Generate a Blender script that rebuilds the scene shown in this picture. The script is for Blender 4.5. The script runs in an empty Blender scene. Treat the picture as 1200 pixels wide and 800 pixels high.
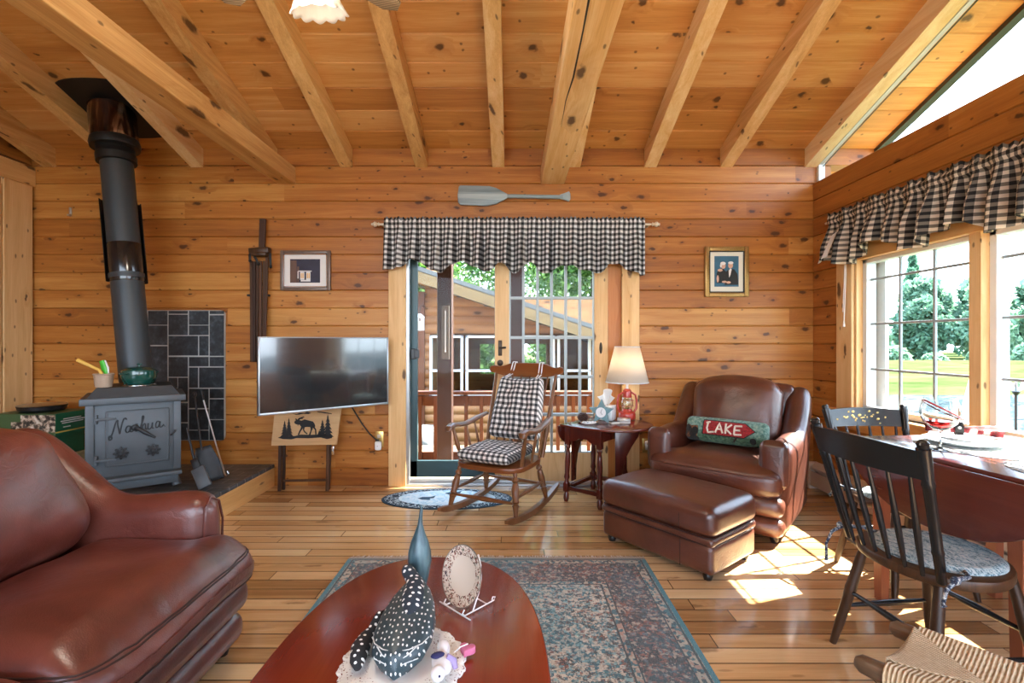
import bpy, bmesh, math, random
from mathutils import Vector, Matrix, Euler, noise as mnoise

rnd = random.Random(11)
SC = bpy.context.scene
COL = SC.collection
PI = math.pi
F = 567.0          # focal length in pixels of the 1200x800 photograph
EYE = 1.21


def at(px, py, y):
    """the room point at depth y that the photograph shows at (px, py)"""
    return Vector(((px - 600) / F * y, y, EYE - (py - 400) / F * y))


def R(d):
    return math.radians(d)


# ------------------------------------------------------------------ mesh builder
class MB:
    def __init__(s):
        s.v = []
        s.f = []
        s.uv = []
        s.M = Matrix.Identity(4)
        s.has_uv = False

    def add(s, vs, fs, uvs=None):
        b = len(s.v)
        for i, p in enumerate(vs):
            s.v.append(s.M @ Vector(p))
            s.uv.append(uvs[i] if uvs else (0.0, 0.0))
        if uvs:
            s.has_uv = True
        for f in fs:
            s.f.append([b + i for i in f])
        return s

    def bm(s, bm_, mat=None):
        bm_.verts.ensure_lookup_table()
        bm_.verts.index_update()
        vs = [(mat @ v.co if mat else v.co.copy()) for v in bm_.verts]
        fs = [[v.index for v in f.verts] for f in bm_.faces]
        bm_.free()
        return s.add(vs, fs)

    def box(s, c, size, rot=None, bev=0.0, seg=2):
        b = bmesh.new()
        bmesh.ops.create_cube(b, size=1.0)
        bmesh.ops.scale(b, vec=Vector(size), verts=b.verts)
        if bev > 0:
            bmesh.ops.bevel(b, geom=list(b.edges), offset=bev, segments=seg, profile=0.5, affect='EDGES')
        m = Matrix.Translation(Vector(c))
        if rot is not None:
            m = m @ (rot if isinstance(rot, Matrix) else Euler(rot).to_matrix().to_4x4())
        return s.bm(b, m)

    def box2(s, lo, hi, bev=0.0, seg=2):
        c = [(a + b) / 2 for a, b in zip(lo, hi)]
        return s.box(c, [abs(b - a) for a, b in zip(lo, hi)], None, bev, seg)

    def beam(s, a, b, w, h, up=(0, 0, 1), bev=0.0):
        a, b = Vector(a), Vector(b)
        z = (b - a)
        L = z.length
        z.normalize()
        u = Vector(up)
        if abs(z.dot(u)) > 0.98:
            u = Vector((0, 1, 0))
        x = u.cross(z).normalized()
        y = z.cross(x)
        m = Matrix((x, y, z)).transposed().to_4x4()
        m.translation = (a + b) / 2
        bb = bmesh.new()
        bmesh.ops.create_cube(bb, size=1.0)
        bmesh.ops.scale(bb, vec=Vector((w, h, L)), verts=bb.verts)
        if bev > 0:
            bmesh.ops.bevel(bb, geom=list(bb.edges), offset=bev, segments=2, profile=0.5, affect='EDGES')
        return s.bm(bb, m)

    def tube(s, pts, r, n=8, closed=False, caps=True, flat=None):
        pts = [Vector(p) for p in pts]
        k = len(pts)
        rs = r if isinstance(r, (list, tuple)) else [r] * k
        T = []
        for i in range(k):
            if closed:
                t = pts[(i + 1) % k] - pts[i - 1]
            else:
                t = pts[min(i + 1, k - 1)] - pts[max(i - 1, 0)]
            if t.length < 1e-9:
                t = Vector((0, 0, 1))
            T.append(t.normalized())
        ref = Vector((0, 0, 1)) if abs(T[0].z) < 0.9 else Vector((1, 0, 0))
        nrm = (ref - T[0] * ref.dot(T[0])).normalized()
        vs, fs = [], []
        for i in range(k):
            if i:
                nrm = nrm - T[i] * nrm.dot(T[i])
                nrm = nrm.normalized() if nrm.length > 1e-6 else T[i].orthogonal().normalized()
            bi = T[i].cross(nrm)
            for j in range(n):
                a = 2 * PI * j / n
                fx, fy = (1, 1) if flat is None else flat
                vs.append(pts[i] + nrm * (math.cos(a) * rs[i] * fx) + bi * (math.sin(a) * rs[i] * fy))
        m = k if closed else k - 1
        for i in range(m):
            i2 = (i + 1) % k
            for j in range(n):
                j2 = (j + 1) % n
                fs.append([i * n + j, i * n + j2, i2 * n + j2, i2 * n + j])
        if caps and not closed:
            fs.append(list(range(n))[::-1])
            fs.append([(k - 1) * n + j for j in range(n)])
        return s.add(vs, fs)

    def lathe(s, prof, n=24, m=None, capb=True, capt=True, fn=None):
        vs, fs = [], []
        for (r, z) in prof:
            for j in range(n):
                a = 2 * PI * j / n
                p = Vector((r * math.cos(a), r * math.sin(a), z))
                if fn:
                    p = fn(p, a)
                vs.append(m @ p if m else p)
        k = len(prof)
        for i in range(k - 1):
            for j in range(n):
                j2 = (j + 1) % n
                fs.append([i * n + j, i * n + j2, (i + 1) * n + j2, (i + 1) * n + j])
        if capb and prof[0][0] > 1e-5:
            fs.append(list(range(n))[::-1])
        if capt and prof[-1][0] > 1e-5:
            fs.append([(k - 1) * n + j for j in range(n)])
        return s.add(vs, fs)

    def turned(s, a, b, prof, n=12):
        """a turned spindle between a and b; prof = [(t, radius)]"""
        a, b = Vector(a), Vector(b)
        return s.tube([a + (b - a) * t for t, _ in prof], [r for _, r in prof], n)

    def prism(s, poly, z0, z1, m=None, bev=0.0):
        b = bmesh.new()
        lo = [b.verts.new((x, y, z0)) for x, y in poly]
        f = b.faces.new(lo)
        r = bmesh.ops.extrude_face_region(b, geom=[f])
        for e in r['geom']:
            if isinstance(e, bmesh.types.BMVert):
                e.co.z = z1
        bmesh.ops.recalc_face_normals(b, faces=b.faces)
        if bev > 0:
            es = [e for e in b.edges if abs(e.verts[0].co.z - e.verts[1].co.z) < 1e-6]
            bmesh.ops.bevel(b, geom=es, offset=bev, segments=2, profile=0.5, affect='EDGES')
        return s.bm(b, m)

    def surf(s, fn, nu, nv, cu=False, uvf=None):
        vs, fs, uv = [], [], []
        for i in range(nu + (0 if cu else 1)):
            for j in range(nv + 1):
                u, v = i / nu, j / nv
                vs.append(fn(u, v))
                uv.append(uvf(u, v) if uvf else (u, v))
        w = nv + 1
        for i in range(nu):
            i2 = (i + 1) % nu if cu else i + 1
            for j in range(nv):
                fs.append([i * w + j, i2 * w + j, i2 * w + j + 1, i * w + j + 1])
        return s.add(vs, fs, uv)

    def ball(s, c, r, nu=16, nv=10, rot=None):
        r = r if isinstance(r, (list, tuple)) else (r, r, r)
        c = Vector(c)
        vs, fs = [], []
        m = rot if rot is not None else Matrix.Identity(4)
        for i in range(1, nv):
            t = PI * i / nv
            for j in range(nu):
                a = 2 * PI * j / nu
                vs.append(c + m @ Vector((r[0] * math.sin(t) * math.cos(a), r[1] * math.sin(t) * math.sin(a), r[2] * math.cos(t))))
        top, bot = len(vs), len(vs) + 1
        vs += [c + m @ Vector((0, 0, r[2])), c + m @ Vector((0, 0, -r[2]))]
        for i in range(nv - 2):
            for j in range(nu):
                j2 = (j + 1) % nu
                fs.append([i * nu + j, (i + 1) * nu + j, (i + 1) * nu + j2, i * nu + j2])
        for j in range(nu):
            j2 = (j + 1) % nu
            fs.append([top, j, j2])
            fs.append([bot, (nv - 2) * nu + j2, (nv - 2) * nu + j])
        return s.add(vs, fs)

    def puff(s, size, r, c=(0, 0, 0), crown=(0, 0, 0), n=6, fn=None, m=None):
        """a soft rounded box; crown = how far each pair of faces swells"""
        h = [x / 2 for x in size]
        rr = [min(r, 0.999 * x) for x in h]
        rmin = min(rr)

        def ticks(hx):
            rx = min(rmin, hx)
            t = [-hx, -hx + 0.25 * rx, -hx + 0.6 * rx]
            k = max(2, n)
            t += [-(hx - rx) + 2 * (hx - rx) * i / k for i in range(k + 1)]
            t += [hx - 0.6 * rx, hx - 0.25 * rx, hx]
            return t
        T = [ticks(x) for x in h]
        key, vs, fs, uvs = {}, [], [], []

        def vert(p, uv):
            kk = tuple(round(x, 6) for x in p)
            if kk in key:
                return key[kk]
            inner = [max(-(h[i] - rmin), min(h[i] - rmin, p[i])) for i in range(3)]
            d = Vector([p[i] - inner[i] for i in range(3)])
            if d.length > 1e-9:
                d.normalize()
            q = Vector(inner) + d * rmin
            a, b, g = (p[i] / h[i] for i in range(3))
            q.x += crown[0] * d.x * (1 - b * b) * (1 - g * g)
            q.y += crown[1] * d.y * (1 - a * a) * (1 - g * g)
            q.z += crown[2] * d.z * (1 - a * a) * (1 - b * b)
            if fn:
                q = fn(q)
            q = q + Vector(c)
            if m:
                q = m @ q
            key[kk] = len(vs)
            vs.append(q)
            uvs.append(uv)
            return key[kk]
        for ax in range(3):
            i, j = (ax + 1) % 3, (ax + 2) % 3
            for sg in (-1, 1):
                for a in range(len(T[i]) - 1):
                    for b in range(len(T[j]) - 1):
                        q = []
                        for (x, y) in ((a, b), (a + 1, b), (a + 1, b + 1), (a, b + 1)):
                            p = [0, 0, 0]
                            p[ax] = sg * h[ax]
                            p[i] = T[i][x]
                            p[j] = T[j][y]
                            q.append(vert(p, (p[0], p[1] + p[2])))
                        fs.append(q if sg > 0 else q[::-1])
        return s.add(vs, fs, uvs)


def obj(name, mb, mat, parent=None, smooth=38, solid=0.0, world=False, sub=0, disp=None):
    me = bpy.data.meshes.new(name)
    vs = mb.v
    if world and parent is not None:
        inv = world_of(parent).inverted()
        vs = [inv @ v for v in vs]
    me.from_pydata([tuple(v) for v in vs], [], mb.f)
    if mb.has_uv:
        uvl = me.uv_layers.new(name='UVMap')
        for lp in me.loops:
            uvl.data[lp.index].uv = mb.uv[lp.vertex_index]
    me.validate()
    b = bmesh.new()
    b.from_mesh(me)
    if not getattr(mb, 'keep_normals', False):
        bmesh.ops.recalc_face_normals(b, faces=b.faces)
    b.to_mesh(me)
    b.free()
    if smooth:
        for p in me.polygons:
            p.use_smooth = True
        me.set_sharp_from_angle(angle=R(smooth))
    me.materials.append(mat)
    o = bpy.data.objects.new(name, me)
    COL.objects.link(o)
    if parent is not None:
        o.parent = parent
    if sub:
        m = o.modifiers.new('sub', 'SUBSURF')
        m.levels = m.render_levels = sub
    if solid:
        m = o.modifiers.new('solid', 'SOLIDIFY')
        m.thickness = solid
        m.offset = 0
    return o


def world_of(o):
    m = Matrix.Translation(o.location) @ o.rotation_euler.to_matrix().to_4x4()
    if o.parent is not None:
        m = world_of(o.parent) @ m
    return m


def tag(o, label=None, cat=None, group=None, kind=None):
    if label:
        o['label'] = label
    if cat:
        o['category'] = cat
    if group:
        o['group'] = group
    if kind:
        o['kind'] = kind
    return o


def thing(name, label, cat, loc=(0, 0, 0), rz=0.0, group=None, kind=None):
    o = bpy.data.objects.new(name, None)
    o.empty_display_size = 0.1
    COL.objects.link(o)
    o.location = loc
    o.rotation_euler = (0, 0, rz)
    return tag(o, label, cat, group, kind)


def copy_tree(o, parent=None):
    c = o.copy()
    COL.objects.link(c)
    if parent is not None:
        c.parent = parent
    for ch in list(o.children):
        copy_tree(ch, c)
    return c


# ------------------------------------------------------------------ materials
class NT:
    def __init__(s, name):
        s.m = bpy.data.materials.new(name)
        s.m.use_nodes = True
        s.t = s.m.node_tree
        s.t.nodes.clear()
        s.out = s.t.nodes.new('ShaderNodeOutputMaterial')

    def nd(s, typ, ins=(), **props):
        n = s.t.nodes.new(typ)
        for k, v in props.items():
            setattr(n, k, v)
        it = ins.items() if isinstance(ins, dict) else enumerate(ins)
        for k, v in it:
            if v is None:
                continue
            if hasattr(v, 'is_linked') and hasattr(v, 'node'):
                s.t.links.new(v, n.inputs[k])
            else:
                n.inputs[k].default_value = v
        return n

    def ma(s, op, a, b=None, c=None, clamp=False):
        return s.nd('ShaderNodeMath', [a, b, c], operation=op, use_clamp=clamp).outputs[0]

    def vm(s, op, a, b=None):
        return s.nd('ShaderNodeVectorMath', [a, b], operation=op).outputs[0]

    def sep(s, v):
        return s.nd('ShaderNodeSeparateXYZ', [v]).outputs

    def comb(s, x, y, z):
        return s.nd('ShaderNodeCombineXYZ', [x, y, z]).outputs[0]

    def noise(s, vec, scale=5, detail=3, rough=0.5, dist=0.0):
        return s.nd('ShaderNodeTexNoise', {'Vector': vec, 'Scale': scale, 'Detail': detail, 'Roughness': rough, 'Distortion': dist}).outputs['Fac']

    def white(s, vec):
        n = s.nd('ShaderNodeTexWhiteNoise', {'Vector': vec}, noise_dimensions='3D')
        return n.outputs['Value'], n.outputs['Color']

    def vor(s, vec, scale=5, feature='F1', rnd_=1.0, dims='3D'):
        n = s.nd('ShaderNodeTexVoronoi', {'Vector': vec, 'Scale': scale, 'Randomness': rnd_}, feature=feature, voronoi_dimensions=dims)
        return n.outputs['Distance'], n.outputs['Color'] if feature == 'F1' else None

    def ramp(s, fac, stops, interp='LINEAR'):
        n = s.nd('ShaderNodeValToRGB', [fac])
        cr = n.color_ramp
        cr.interpolation = interp
        while len(cr.elements) > 1:
            cr.elements.remove(cr.elements[-1])
        cr.elements[0].position = stops[0][0]
        cr.elements[0].color = c4(stops[0][1])
        for p, c in stops[1:]:
            e = cr.elements.new(p)
            e.color = c4(c)
        return n.outputs[0]

    def mix(s, fac, a, b, blend='MIX'):
        n = s.nd('ShaderNodeMix', data_type='RGBA', blend_type=blend)
        for k, v in ((0, fac), (6, a), (7, b)):
            if hasattr(v, 'is_linked'):
                s.t.links.new(v, n.inputs[k])
            else:
                n.inputs[k].default_value = v if k == 0 else c4(v)
        return n.outputs[2]

    def step(s, a, lo, hi):
        n = s.nd('ShaderNodeMapRange', {'Value': a, 'From Min': lo, 'From Max': hi, 'To Min': 0.0, 'To Max': 1.0})
        n.clamp = True
        return n.outputs[0]

    def obj(s):
        return s.nd('ShaderNodeTexCoord').outputs['Object']

    def uv(s):
        return s.nd('ShaderNodeTexCoord').outputs['UV']

    def bump(s, h, strength=0.3, dist=0.01):
        return s.nd('ShaderNodeBump', {'Height': h, 'Strength': strength, 'Distance': dist}).outputs[0]

    def done(s, color, rough=0.5, metal=0.0, bump=None, spec=None, coat=0.0, coat_rough=0.1, sheen=0.0, emit=None, estr=0.0, trans=None):
        ins = {'Base Color': c4(color) if not hasattr(color, 'is_linked') else color, 'Roughness': rough, 'Metallic': metal}
        if bump is not None:
            ins['Normal'] = bump
        if spec is not None:
            ins['Specular IOR Level'] = spec
        if coat:
            ins['Coat Weight'] = coat
            ins['Coat Roughness'] = coat_rough
        if sheen:
            ins['Sheen Weight'] = sheen
        if emit is not None:
            ins['Emission Color'] = c4(emit) if not hasattr(emit, 'is_linked') else emit
            ins['Emission Strength'] = estr
        b = s.nd('ShaderNodeBsdfPrincipled', ins)
        sh = b.outputs[0]
        if trans is not None:
            tl = s.nd('ShaderNodeBsdfTranslucent', [c4(color) if not hasattr(color, 'is_linked') else color])
            sh = s.nd('ShaderNodeMixShader', [trans, sh, tl.outputs[0]]).outputs[0]
        s.t.links.new(sh, s.out.inputs[0])
        return s.m


def c4(c):
    if hasattr(c, 'is_linked'):
        return c
    if isinstance(c, str):
        h = c.lstrip('#')
        v = [int(h[i:i + 2], 16) / 255 for i in (0, 2, 4)]
        v = [x / 12.92 if x <= 0.04045 else ((x + 0.055) / 1.055) ** 2.4 for x in v]
        return (*v, 1.0)
    c = tuple(c)
    return c if len(c) == 4 else (*c, 1.0)


def plain(name, col, rough=0.5, metal=0.0, var=0.12, scale=20, bump=0.0, bscale=80, **kw):
    n = NT(name)
    P = n.obj()
    f = n.noise(P, scale, 4)
    c = n.mix(n.ma('MULTIPLY', f, 1.0), [x * (1 - var) for x in c4(col)[:3]], [min(1, x * (1 + var)) for x in c4(col)[:3]])
    b = n.bump(n.noise(P, bscale, 3), bump, 0.004) if bump else None
    return n.done(c, rough, metal, b, **kw)


def wood(name, dark, mid, light, along=0, across=2, board=None, blen=2.4, off=0.0, rough=0.45, knots=1.0, kscale=(1.4, 5.0),
         seam=0.0, seam_end=0.0, coat=0.0, grain=1.0, var=0.5, bump=0.12, knot_col='#3a1d0c', kthr=0.5, ksize=0.10, coat_rough=0.12, spec=0.4):
    """solid wood or boards: grain runs along axis `along`; boards are counted across axis `across`"""
    n = NT(name)
    P = n.obj()
    X = n.sep(P)
    a, c = X[along], X[across]
    third = X[[i for i in range(3) if i not in (along, across)][0]]
    if board:
        q = n.ma('DIVIDE', n.ma('ADD', c, off), board)
        idx = n.ma('FLOOR', q)
        fr = n.ma('FRACT', q)
        r1, _ = n.white(n.comb(idx, 3.1, 0.0))
        q2 = n.ma('ADD', n.ma('DIVIDE', a, blen), n.ma('MULTIPLY', r1, 7.3))
        idx2 = n.ma('FLOOR', q2)
        fr2 = n.ma('FRACT', q2)
        rb, rc = n.white(n.comb(idx, idx2, 1.7))
    else:
        rb, rc = n.nd('ShaderNodeObjectInfo').outputs['Random'], None
    shift = n.ma('MULTIPLY', rb, 37.0)
    # knots
    cc = n.ma('ADD', c, n.ma('MULTIPLY', third, 0.83))
    wob = n.ma('MULTIPLY', n.ma('SUBTRACT', n.noise(P, 22, 2), 0.5), 0.16)
    kv = n.comb(n.ma('ADD', n.ma('ADD', n.ma('MULTIPLY', a, kscale[0]), shift), wob), n.ma('ADD', n.ma('ADD', n.ma('MULTIPLY', cc, kscale[1]), shift), wob), 0.0)
    kd, kc = n.vor(kv, 1.0, dims='2D')
    kr = n.sep(kc)
    on = n.ma('GREATER_THAN', kr[0], kthr)
    ks = n.ma('MULTIPLY', n.ma('ADD', kr[1], 0.35), ksize)
    kn = n.ma('MULTIPLY', n.ma('SUBTRACT', 1.0, n.step(n.ma('DIVIDE', kd, ks), 0.55, 1.0)), on)
    halo = n.ma('MULTIPLY', n.ma('SUBTRACT', 1.0, n.step(n.ma('DIVIDE', kd, ks), 0.6, 3.2)), on)
    # small pin knots
    kv2 = n.comb(n.ma('ADD', n.ma('ADD', n.ma('MULTIPLY', a, kscale[0] * 2.3), shift), wob), n.ma('ADD', n.ma('MULTIPLY', cc, kscale[1] * 1.9), shift), 4.0)
    kd2, kc2 = n.vor(kv2, 1.0, dims='2D')
    kr2 = n.sep(kc2)
    kn2 = n.ma('MULTIPLY', n.ma('SUBTRACT', 1.0, n.step(kd2, 0.05, 0.10)), n.ma('GREATER_THAN', kr2[0], 0.72))
    kn = n.ma('MAXIMUM', kn, n.ma('MULTIPLY', kn2, 0.8))
    # grain
    bend = n.ma('MULTIPLY', halo, 1.1)
    g1v = n.comb(n.ma('ADD', n.ma('MULTIPLY', a, 0.9), shift), n.ma('ADD', n.ma('MULTIPLY', c, 17.0), bend), n.ma('MULTIPLY', third, 17.0))
    g1 = n.noise(g1v, 1.0, 5, 0.6, 0.6)
    g2v = n.comb(n.ma('MULTIPLY', a, 6.0), n.ma('ADD', n.ma('MULTIPLY', c, 190.0), shift), n.ma('MULTIPLY', third, 190.0))
    g2 = n.noise(g2v, 1.0, 3, 0.6)
    g = n.ma('ADD', n.ma('MULTIPLY', g1, 0.75 * grain), n.ma('MULTIPLY', g2, 0.35 * grain))
    g = n.ma('ADD', g, n.ma('MULTIPLY', n.ma('SUBTRACT', rb, 0.5), var))
    g = n.ma('ADD', g, 0.5 - 0.55 * grain)
    col = n.ramp(g, [(0.12, dark), (0.5, mid), (0.88, light)])
    if knots > 0:
        col = n.mix(n.ma('MULTIPLY', halo, 0.35 * knots), col, dark)
        col = n.mix(n.ma('MULTIPLY', kn, 0.85 * knots), col, knot_col)
    h = n.ma('ADD', n.ma('MULTIPLY', g2, 0.5), n.ma('MULTIPLY', g1, 0.5))
    if board and seam > 0:
        e = n.ma('MINIMUM', fr, n.ma('SUBTRACT', 1.0, fr))
        sm = n.ma('SUBTRACT', 1.0, n.step(n.ma('MULTIPLY', e, board), seam * 0.5, seam))
        if seam_end:
            e2 = n.ma('MINIMUM', fr2, n.ma('SUBTRACT', 1.0, fr2))
            sm = n.ma('MAXIMUM', sm, n.ma('SUBTRACT', 1.0, n.step(n.ma('MULTIPLY', e2, blen), seam_end * 0.5, seam_end)))
        col = n.mix(n.ma('MULTIPLY', sm, 0.85), col, '#1c0d05')
        h = n.ma('SUBTRACT', h, n.ma('MULTIPLY', sm, 3.0))
    return n.done(col, rough, 0.0, n.bump(h, bump, 0.004), coat=coat, coat_rough=coat_rough, spec=spec)
# ------------------------------------------------------------------ materials of the place
M = {}
LOGC = dict(dark='#743f19', mid='#ab6c2e', light='#cc9752')
M['log_x'] = wood('log_boards_x', board=0.149, blen=4.7, along=0, across=2, rough=0.42, var=0.34, knots=1.0, kscale=(3.4, 6.7), ksize=0.12, kthr=0.52, **LOGC)
M['log_y'] = wood('log_boards_y', board=0.149, blen=4.7, along=1, across=2, rough=0.42, var=0.34, knots=1.0, kscale=(3.4, 6.7), ksize=0.12, kthr=0.52, **LOGC)
M['ceil'] = wood('ceiling_boards', '#9c6230', '#c58a4b', '#ddb078', along=0, across=1, board=0.1992, off=-4.05 + 0.1992 * 40, blen=4.2, rough=0.5, var=0.42, kscale=(3.4, 6.0), ksize=0.11, kthr=0.66)
M['beam'] = wood('beam_pine', '#b07c42', '#dcb278', '#f4dcb2', along=1, across=0, rough=0.55, kscale=(2.0, 6.0), ksize=0.17, kthr=0.62)
M['trim_z'] = wood('trim_pine', '#c79558', '#e3bd86', '#f0d3a5', along=2, across=0, rough=0.5, kscale=(2.2, 6.0), ksize=0.13, kthr=0.5)
M['trim_zy'] = wood('trim_pine_side', '#c79558', '#e3bd86', '#f0d3a5', along=2, across=1, rough=0.5, kscale=(2.2, 6.0), ksize=0.13, kthr=0.5)
M['trim_y'] = wood('trim_pine_long', '#b57a3c', '#d2a062', '#e6bf86', along=1, across=2, rough=0.5)
M['jamb'] = wood('jamb_fir', '#b06a2c', '#c98544', '#d99c5a', along=2, across=0, rough=0.4, knots=0)
M['floor'] = wood('floor_boards', '#966e44', '#c89c69', '#e0bf90', along=0, across=1, board=0.091, blen=1.35, rough=0.17, var=0.7, knots=0.5, kscale=(1.4, 6.0), ksize=0.08, seam=0.0045, seam_end=0.003, bump=0.03, spec=0.6, coat=0.35, coat_rough=0.07)
M['curb'] = wood('curb_pine', '#b98546', '#d9ac6c', '#e8c48a', along=1, across=2, rough=0.5, kscale=(1.2, 4.0), ksize=0.14, kthr=0.3)
M['rocker'] = wood('maple_brown', '#46290f', '#71482a', '#8f6440', along=2, across=0, rough=0.32, knots=0, grain=0.8, var=0.2)
M['rocker_d'] = wood('maple_dark', '#4a2411', '#74401f', '#8f5a30', along=0, across=2, rough=0.28, knots=0, grain=0.8, var=0.2)
M['mahog'] = wood('mahogany', '#2c0d08', '#4c1a11', '#63281a', along=2, across=0, rough=0.22, knots=0, grain=0.8, var=0.2, coat=0.3)
M['mahog_top'] = wood('mahogany_top', '#3a130b', '#5f2416', '#7c3522', along=0, across=1, rough=0.18, knots=0, grain=0.8, var=0.2, coat=0.3)
M['cherry'] = wood('cherry_top', '#5f1d10', '#7b2c19', '#923c25', along=1, across=0, rough=0.22, knots=0, grain=0.55, var=0.1, coat=0.25, bump=0.04)
M['dine'] = wood('dining_wood', '#43190f', '#5a271c', '#6d382a', along=1, across=2, rough=0.22, knots=0, grain=0.6, var=0.1, coat=0.6, bump=0.03)
M['dine_leg'] = wood('dining_leg_wood', '#6e3a26', '#8f5238', '#a3654a', along=2, across=0, rough=0.35, knots=0, grain=0.6, var=0.1)
M['black_wood'] = plain('black_painted_wood', (0.009, 0.0085, 0.0085), 0.27, var=0.5, scale=8)
M['worn_wood'] = wood('worn_brown_wood', '#1c120c', '#3a2618', '#5e4026', along=2, across=0, rough=0.4, knots=0, grain=0.9, var=0.2)
M['old_wood'] = wood('old_dark_wood', '#22130b', '#41281a', '#5e412b', along=2, across=0, rough=0.6, knots=0)
M['oak_tray'] = wood('oak_tray', '#9a7348', '#b88f5f', '#cfa877', along=0, across=2, rough=0.45, knots=0)
M['handle_y'] = wood('yellow_wood', '#c98d2c', '#e0ac45', '#edc468', along=0, across=2, rough=0.5, knots=0)
M['paddle'] = wood('paddle_grey', '#465257', '#8596a0', '#bccad0', along=0, across=2, rough=0.4, knots=0, grain=1.3)
M['paddle_s'] = wood('paddle_shaft', '#5b686c', '#8f9fa6', '#b4c2c6', along=0, across=2, rough=0.4, knots=0, grain=0.6)


def leather(name, dark, mid, light, rough=0.33, scale=1.0):
    n = NT(name)
    P = n.obj()
    f = n.noise(P, 3.2 * scale, 5, 0.6, 0.4)
    col = n.ramp(f, [(0.28, dark), (0.5, mid), (0.75, light)])
    d, _ = n.vor(P, 260.0, 'F1')
    w = n.noise(n.vm('MULTIPLY', P, (5, 5, 5)), 1.0, 3, 0.5, 1.0)
    rg = n.noise(n.vm('MULTIPLY', P, (16, 16, 24)), 1.0, 2, 0.5, 0.9)
    rg = n.ma('POWER', n.ma('SUBTRACT', 1.0, n.ma('ABSOLUTE', n.ma('MULTIPLY', n.ma('SUBTRACT', rg, 0.5), 4.0)), clamp=True), 3.0)
    rg = n.ma('MULTIPLY', rg, n.step(n.noise(P, 4.0, 2), 0.45, 0.7))
    h = n.ma('ADD', n.ma('ADD', n.ma('MULTIPLY', d, 0.10), n.ma('MULTIPLY', w, 1.5)), n.ma('MULTIPLY', rg, -0.35))
    rr = n.ma('ADD', rough - 0.09, n.ma('MULTIPLY', f, 0.2))
    return n.done(col, rr, 0.0, n.bump(h, 0.35, 0.012), spec=0.6, coat=0.6, coat_rough=0.33)


M['leather'] = leather('burgundy_leather', '#431a14', '#5f2c23', '#794439')
M['leather2'] = leather('brown_leather', '#3d1c13', '#532a1d', '#6a3b2a')
M['seam'] = plain('dark_stitching', (0.03, 0.012, 0.01), 0.6)
M['iron'] = plain('grey_cast_iron', (0.095, 0.112, 0.124), 0.5, 0.3, var=0.18, scale=9, bump=0.25, bscale=160)
M['iron_d'] = plain('dark_cast_iron', (0.035, 0.038, 0.042), 0.5, 0.4, var=0.2)
M['pipe'] = plain('grey_stove_pipe', (0.045, 0.055, 0.062), 0.45, 0.25, var=0.1, scale=6)
M['pipe_d'] = plain('black_metal', (0.012, 0.012, 0.013), 0.45, 0.3)
M['steel'] = plain('brushed_steel', (0.55, 0.55, 0.55), 0.28, 1.0, var=0.1)
M['chrome'] = plain('bright_steel', (0.75, 0.75, 0.74), 0.14, 1.0, var=0.03)
M['brass'] = plain('brass', (0.62, 0.42, 0.14), 0.3, 1.0)
M['bronze'] = plain('dark_bronze', (0.05, 0.035, 0.025), 0.4, 0.8)
M['black_gloss'] = plain('glossy_black_sleeve', (0.012, 0.012, 0.013), 0.18, 0.2, coat=0.5)
M['thermo'] = plain('weathered_grey_board', (0.11, 0.085, 0.065), 0.6, var=0.25, scale=30)
M['copper'] = (lambda n: n.done(n.ramp(n.noise(n.vm('MULTIPLY', n.obj(), (14, 14, 2)), 1.0, 3, 0.5, 0.8), [(0.35, (0.02, 0.012, 0.01)), (0.52, (0.09, 0.045, 0.03)), (0.66, (0.55, 0.38, 0.28))]), 0.15, 0.85))(NT('copper_sleeve'))
M['white_p'] = plain('white_plastic', (0.78, 0.78, 0.76), 0.35, var=0.03)
M['vinyl'] = plain('white_vinyl', (0.72, 0.75, 0.77), 0.35, var=0.03)
M['cream_p'] = plain('cream_paint', (0.62, 0.52, 0.4), 0.45, var=0.05)
M['teal_al'] = plain('dark_teal_aluminium', (0.028, 0.062, 0.068), 0.35, 0.2, var=0.08)
M['grille'] = plain('backlit_shaded_grille', (0.3, 0.34, 0.36), 0.4, var=0.04)  # white vinyl grille greyed: its backlit shade is put into the colour
M['stool'] = wood('grey_brown_wood', '#3e2c1f', '#6a523d', '#8a715a', along=0, across=2, rough=0.4, knots=0)
M['grey_al'] = plain('grey_muntin_paint', (0.34, 0.38, 0.37), 0.4, 0.1, var=0.05)
M['alu'] = plain('threshold_aluminium', (0.42, 0.42, 0.42), 0.3, 0.8, var=0.1)
M['enamel'] = plain('dark_green_enamel', (0.008, 0.07, 0.055), 0.12, var=0.05, coat=0.5)
M['green_pl'] = plain('bright_green_plastic', (0.05, 0.45, 0.03), 0.35)
M['red_metal'] = plain('red_enamel_metal', (0.42, 0.035, 0.02), 0.3, coat=0.3)
M['black_pl'] = plain('black_plastic', (0.012, 0.012, 0.013), 0.35)
M['paper'] = plain('white_paper', (0.82, 0.82, 0.8), 0.7, var=0.03, trans=0.3)
M['china'] = plain('white_china', (0.78, 0.79, 0.78), 0.15, var=0.03, coat=0.4)
M['gold'] = plain('gilt_wood', (0.35, 0.2, 0.06), 0.35, 0.6, var=0.4, scale=120)
M['silver_w'] = plain('silver_brown_frame', (0.16, 0.11, 0.085), 0.35, 0.2, var=0.3, scale=40)
M['mat_board'] = plain('cream_mat_board', (0.72, 0.68, 0.58), 0.8, var=0.03)
M['white_mat'] = plain('pale_mat_board', (0.75, 0.73, 0.7), 0.8, var=0.03)
M['clock_teal'] = plain('teal_painted_wood', (0.13, 0.24, 0.26), 0.5, var=0.15)
M['pine_cone'] = plain('brown_pine_cone', (0.06, 0.022, 0.012), 0.6, var=0.3)
M['ink'] = plain('black_ink', (0.008, 0.008, 0.008), 0.6)
M['skin'] = plain('printed_skin', (0.62, 0.36, 0.26), 0.6)
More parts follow.
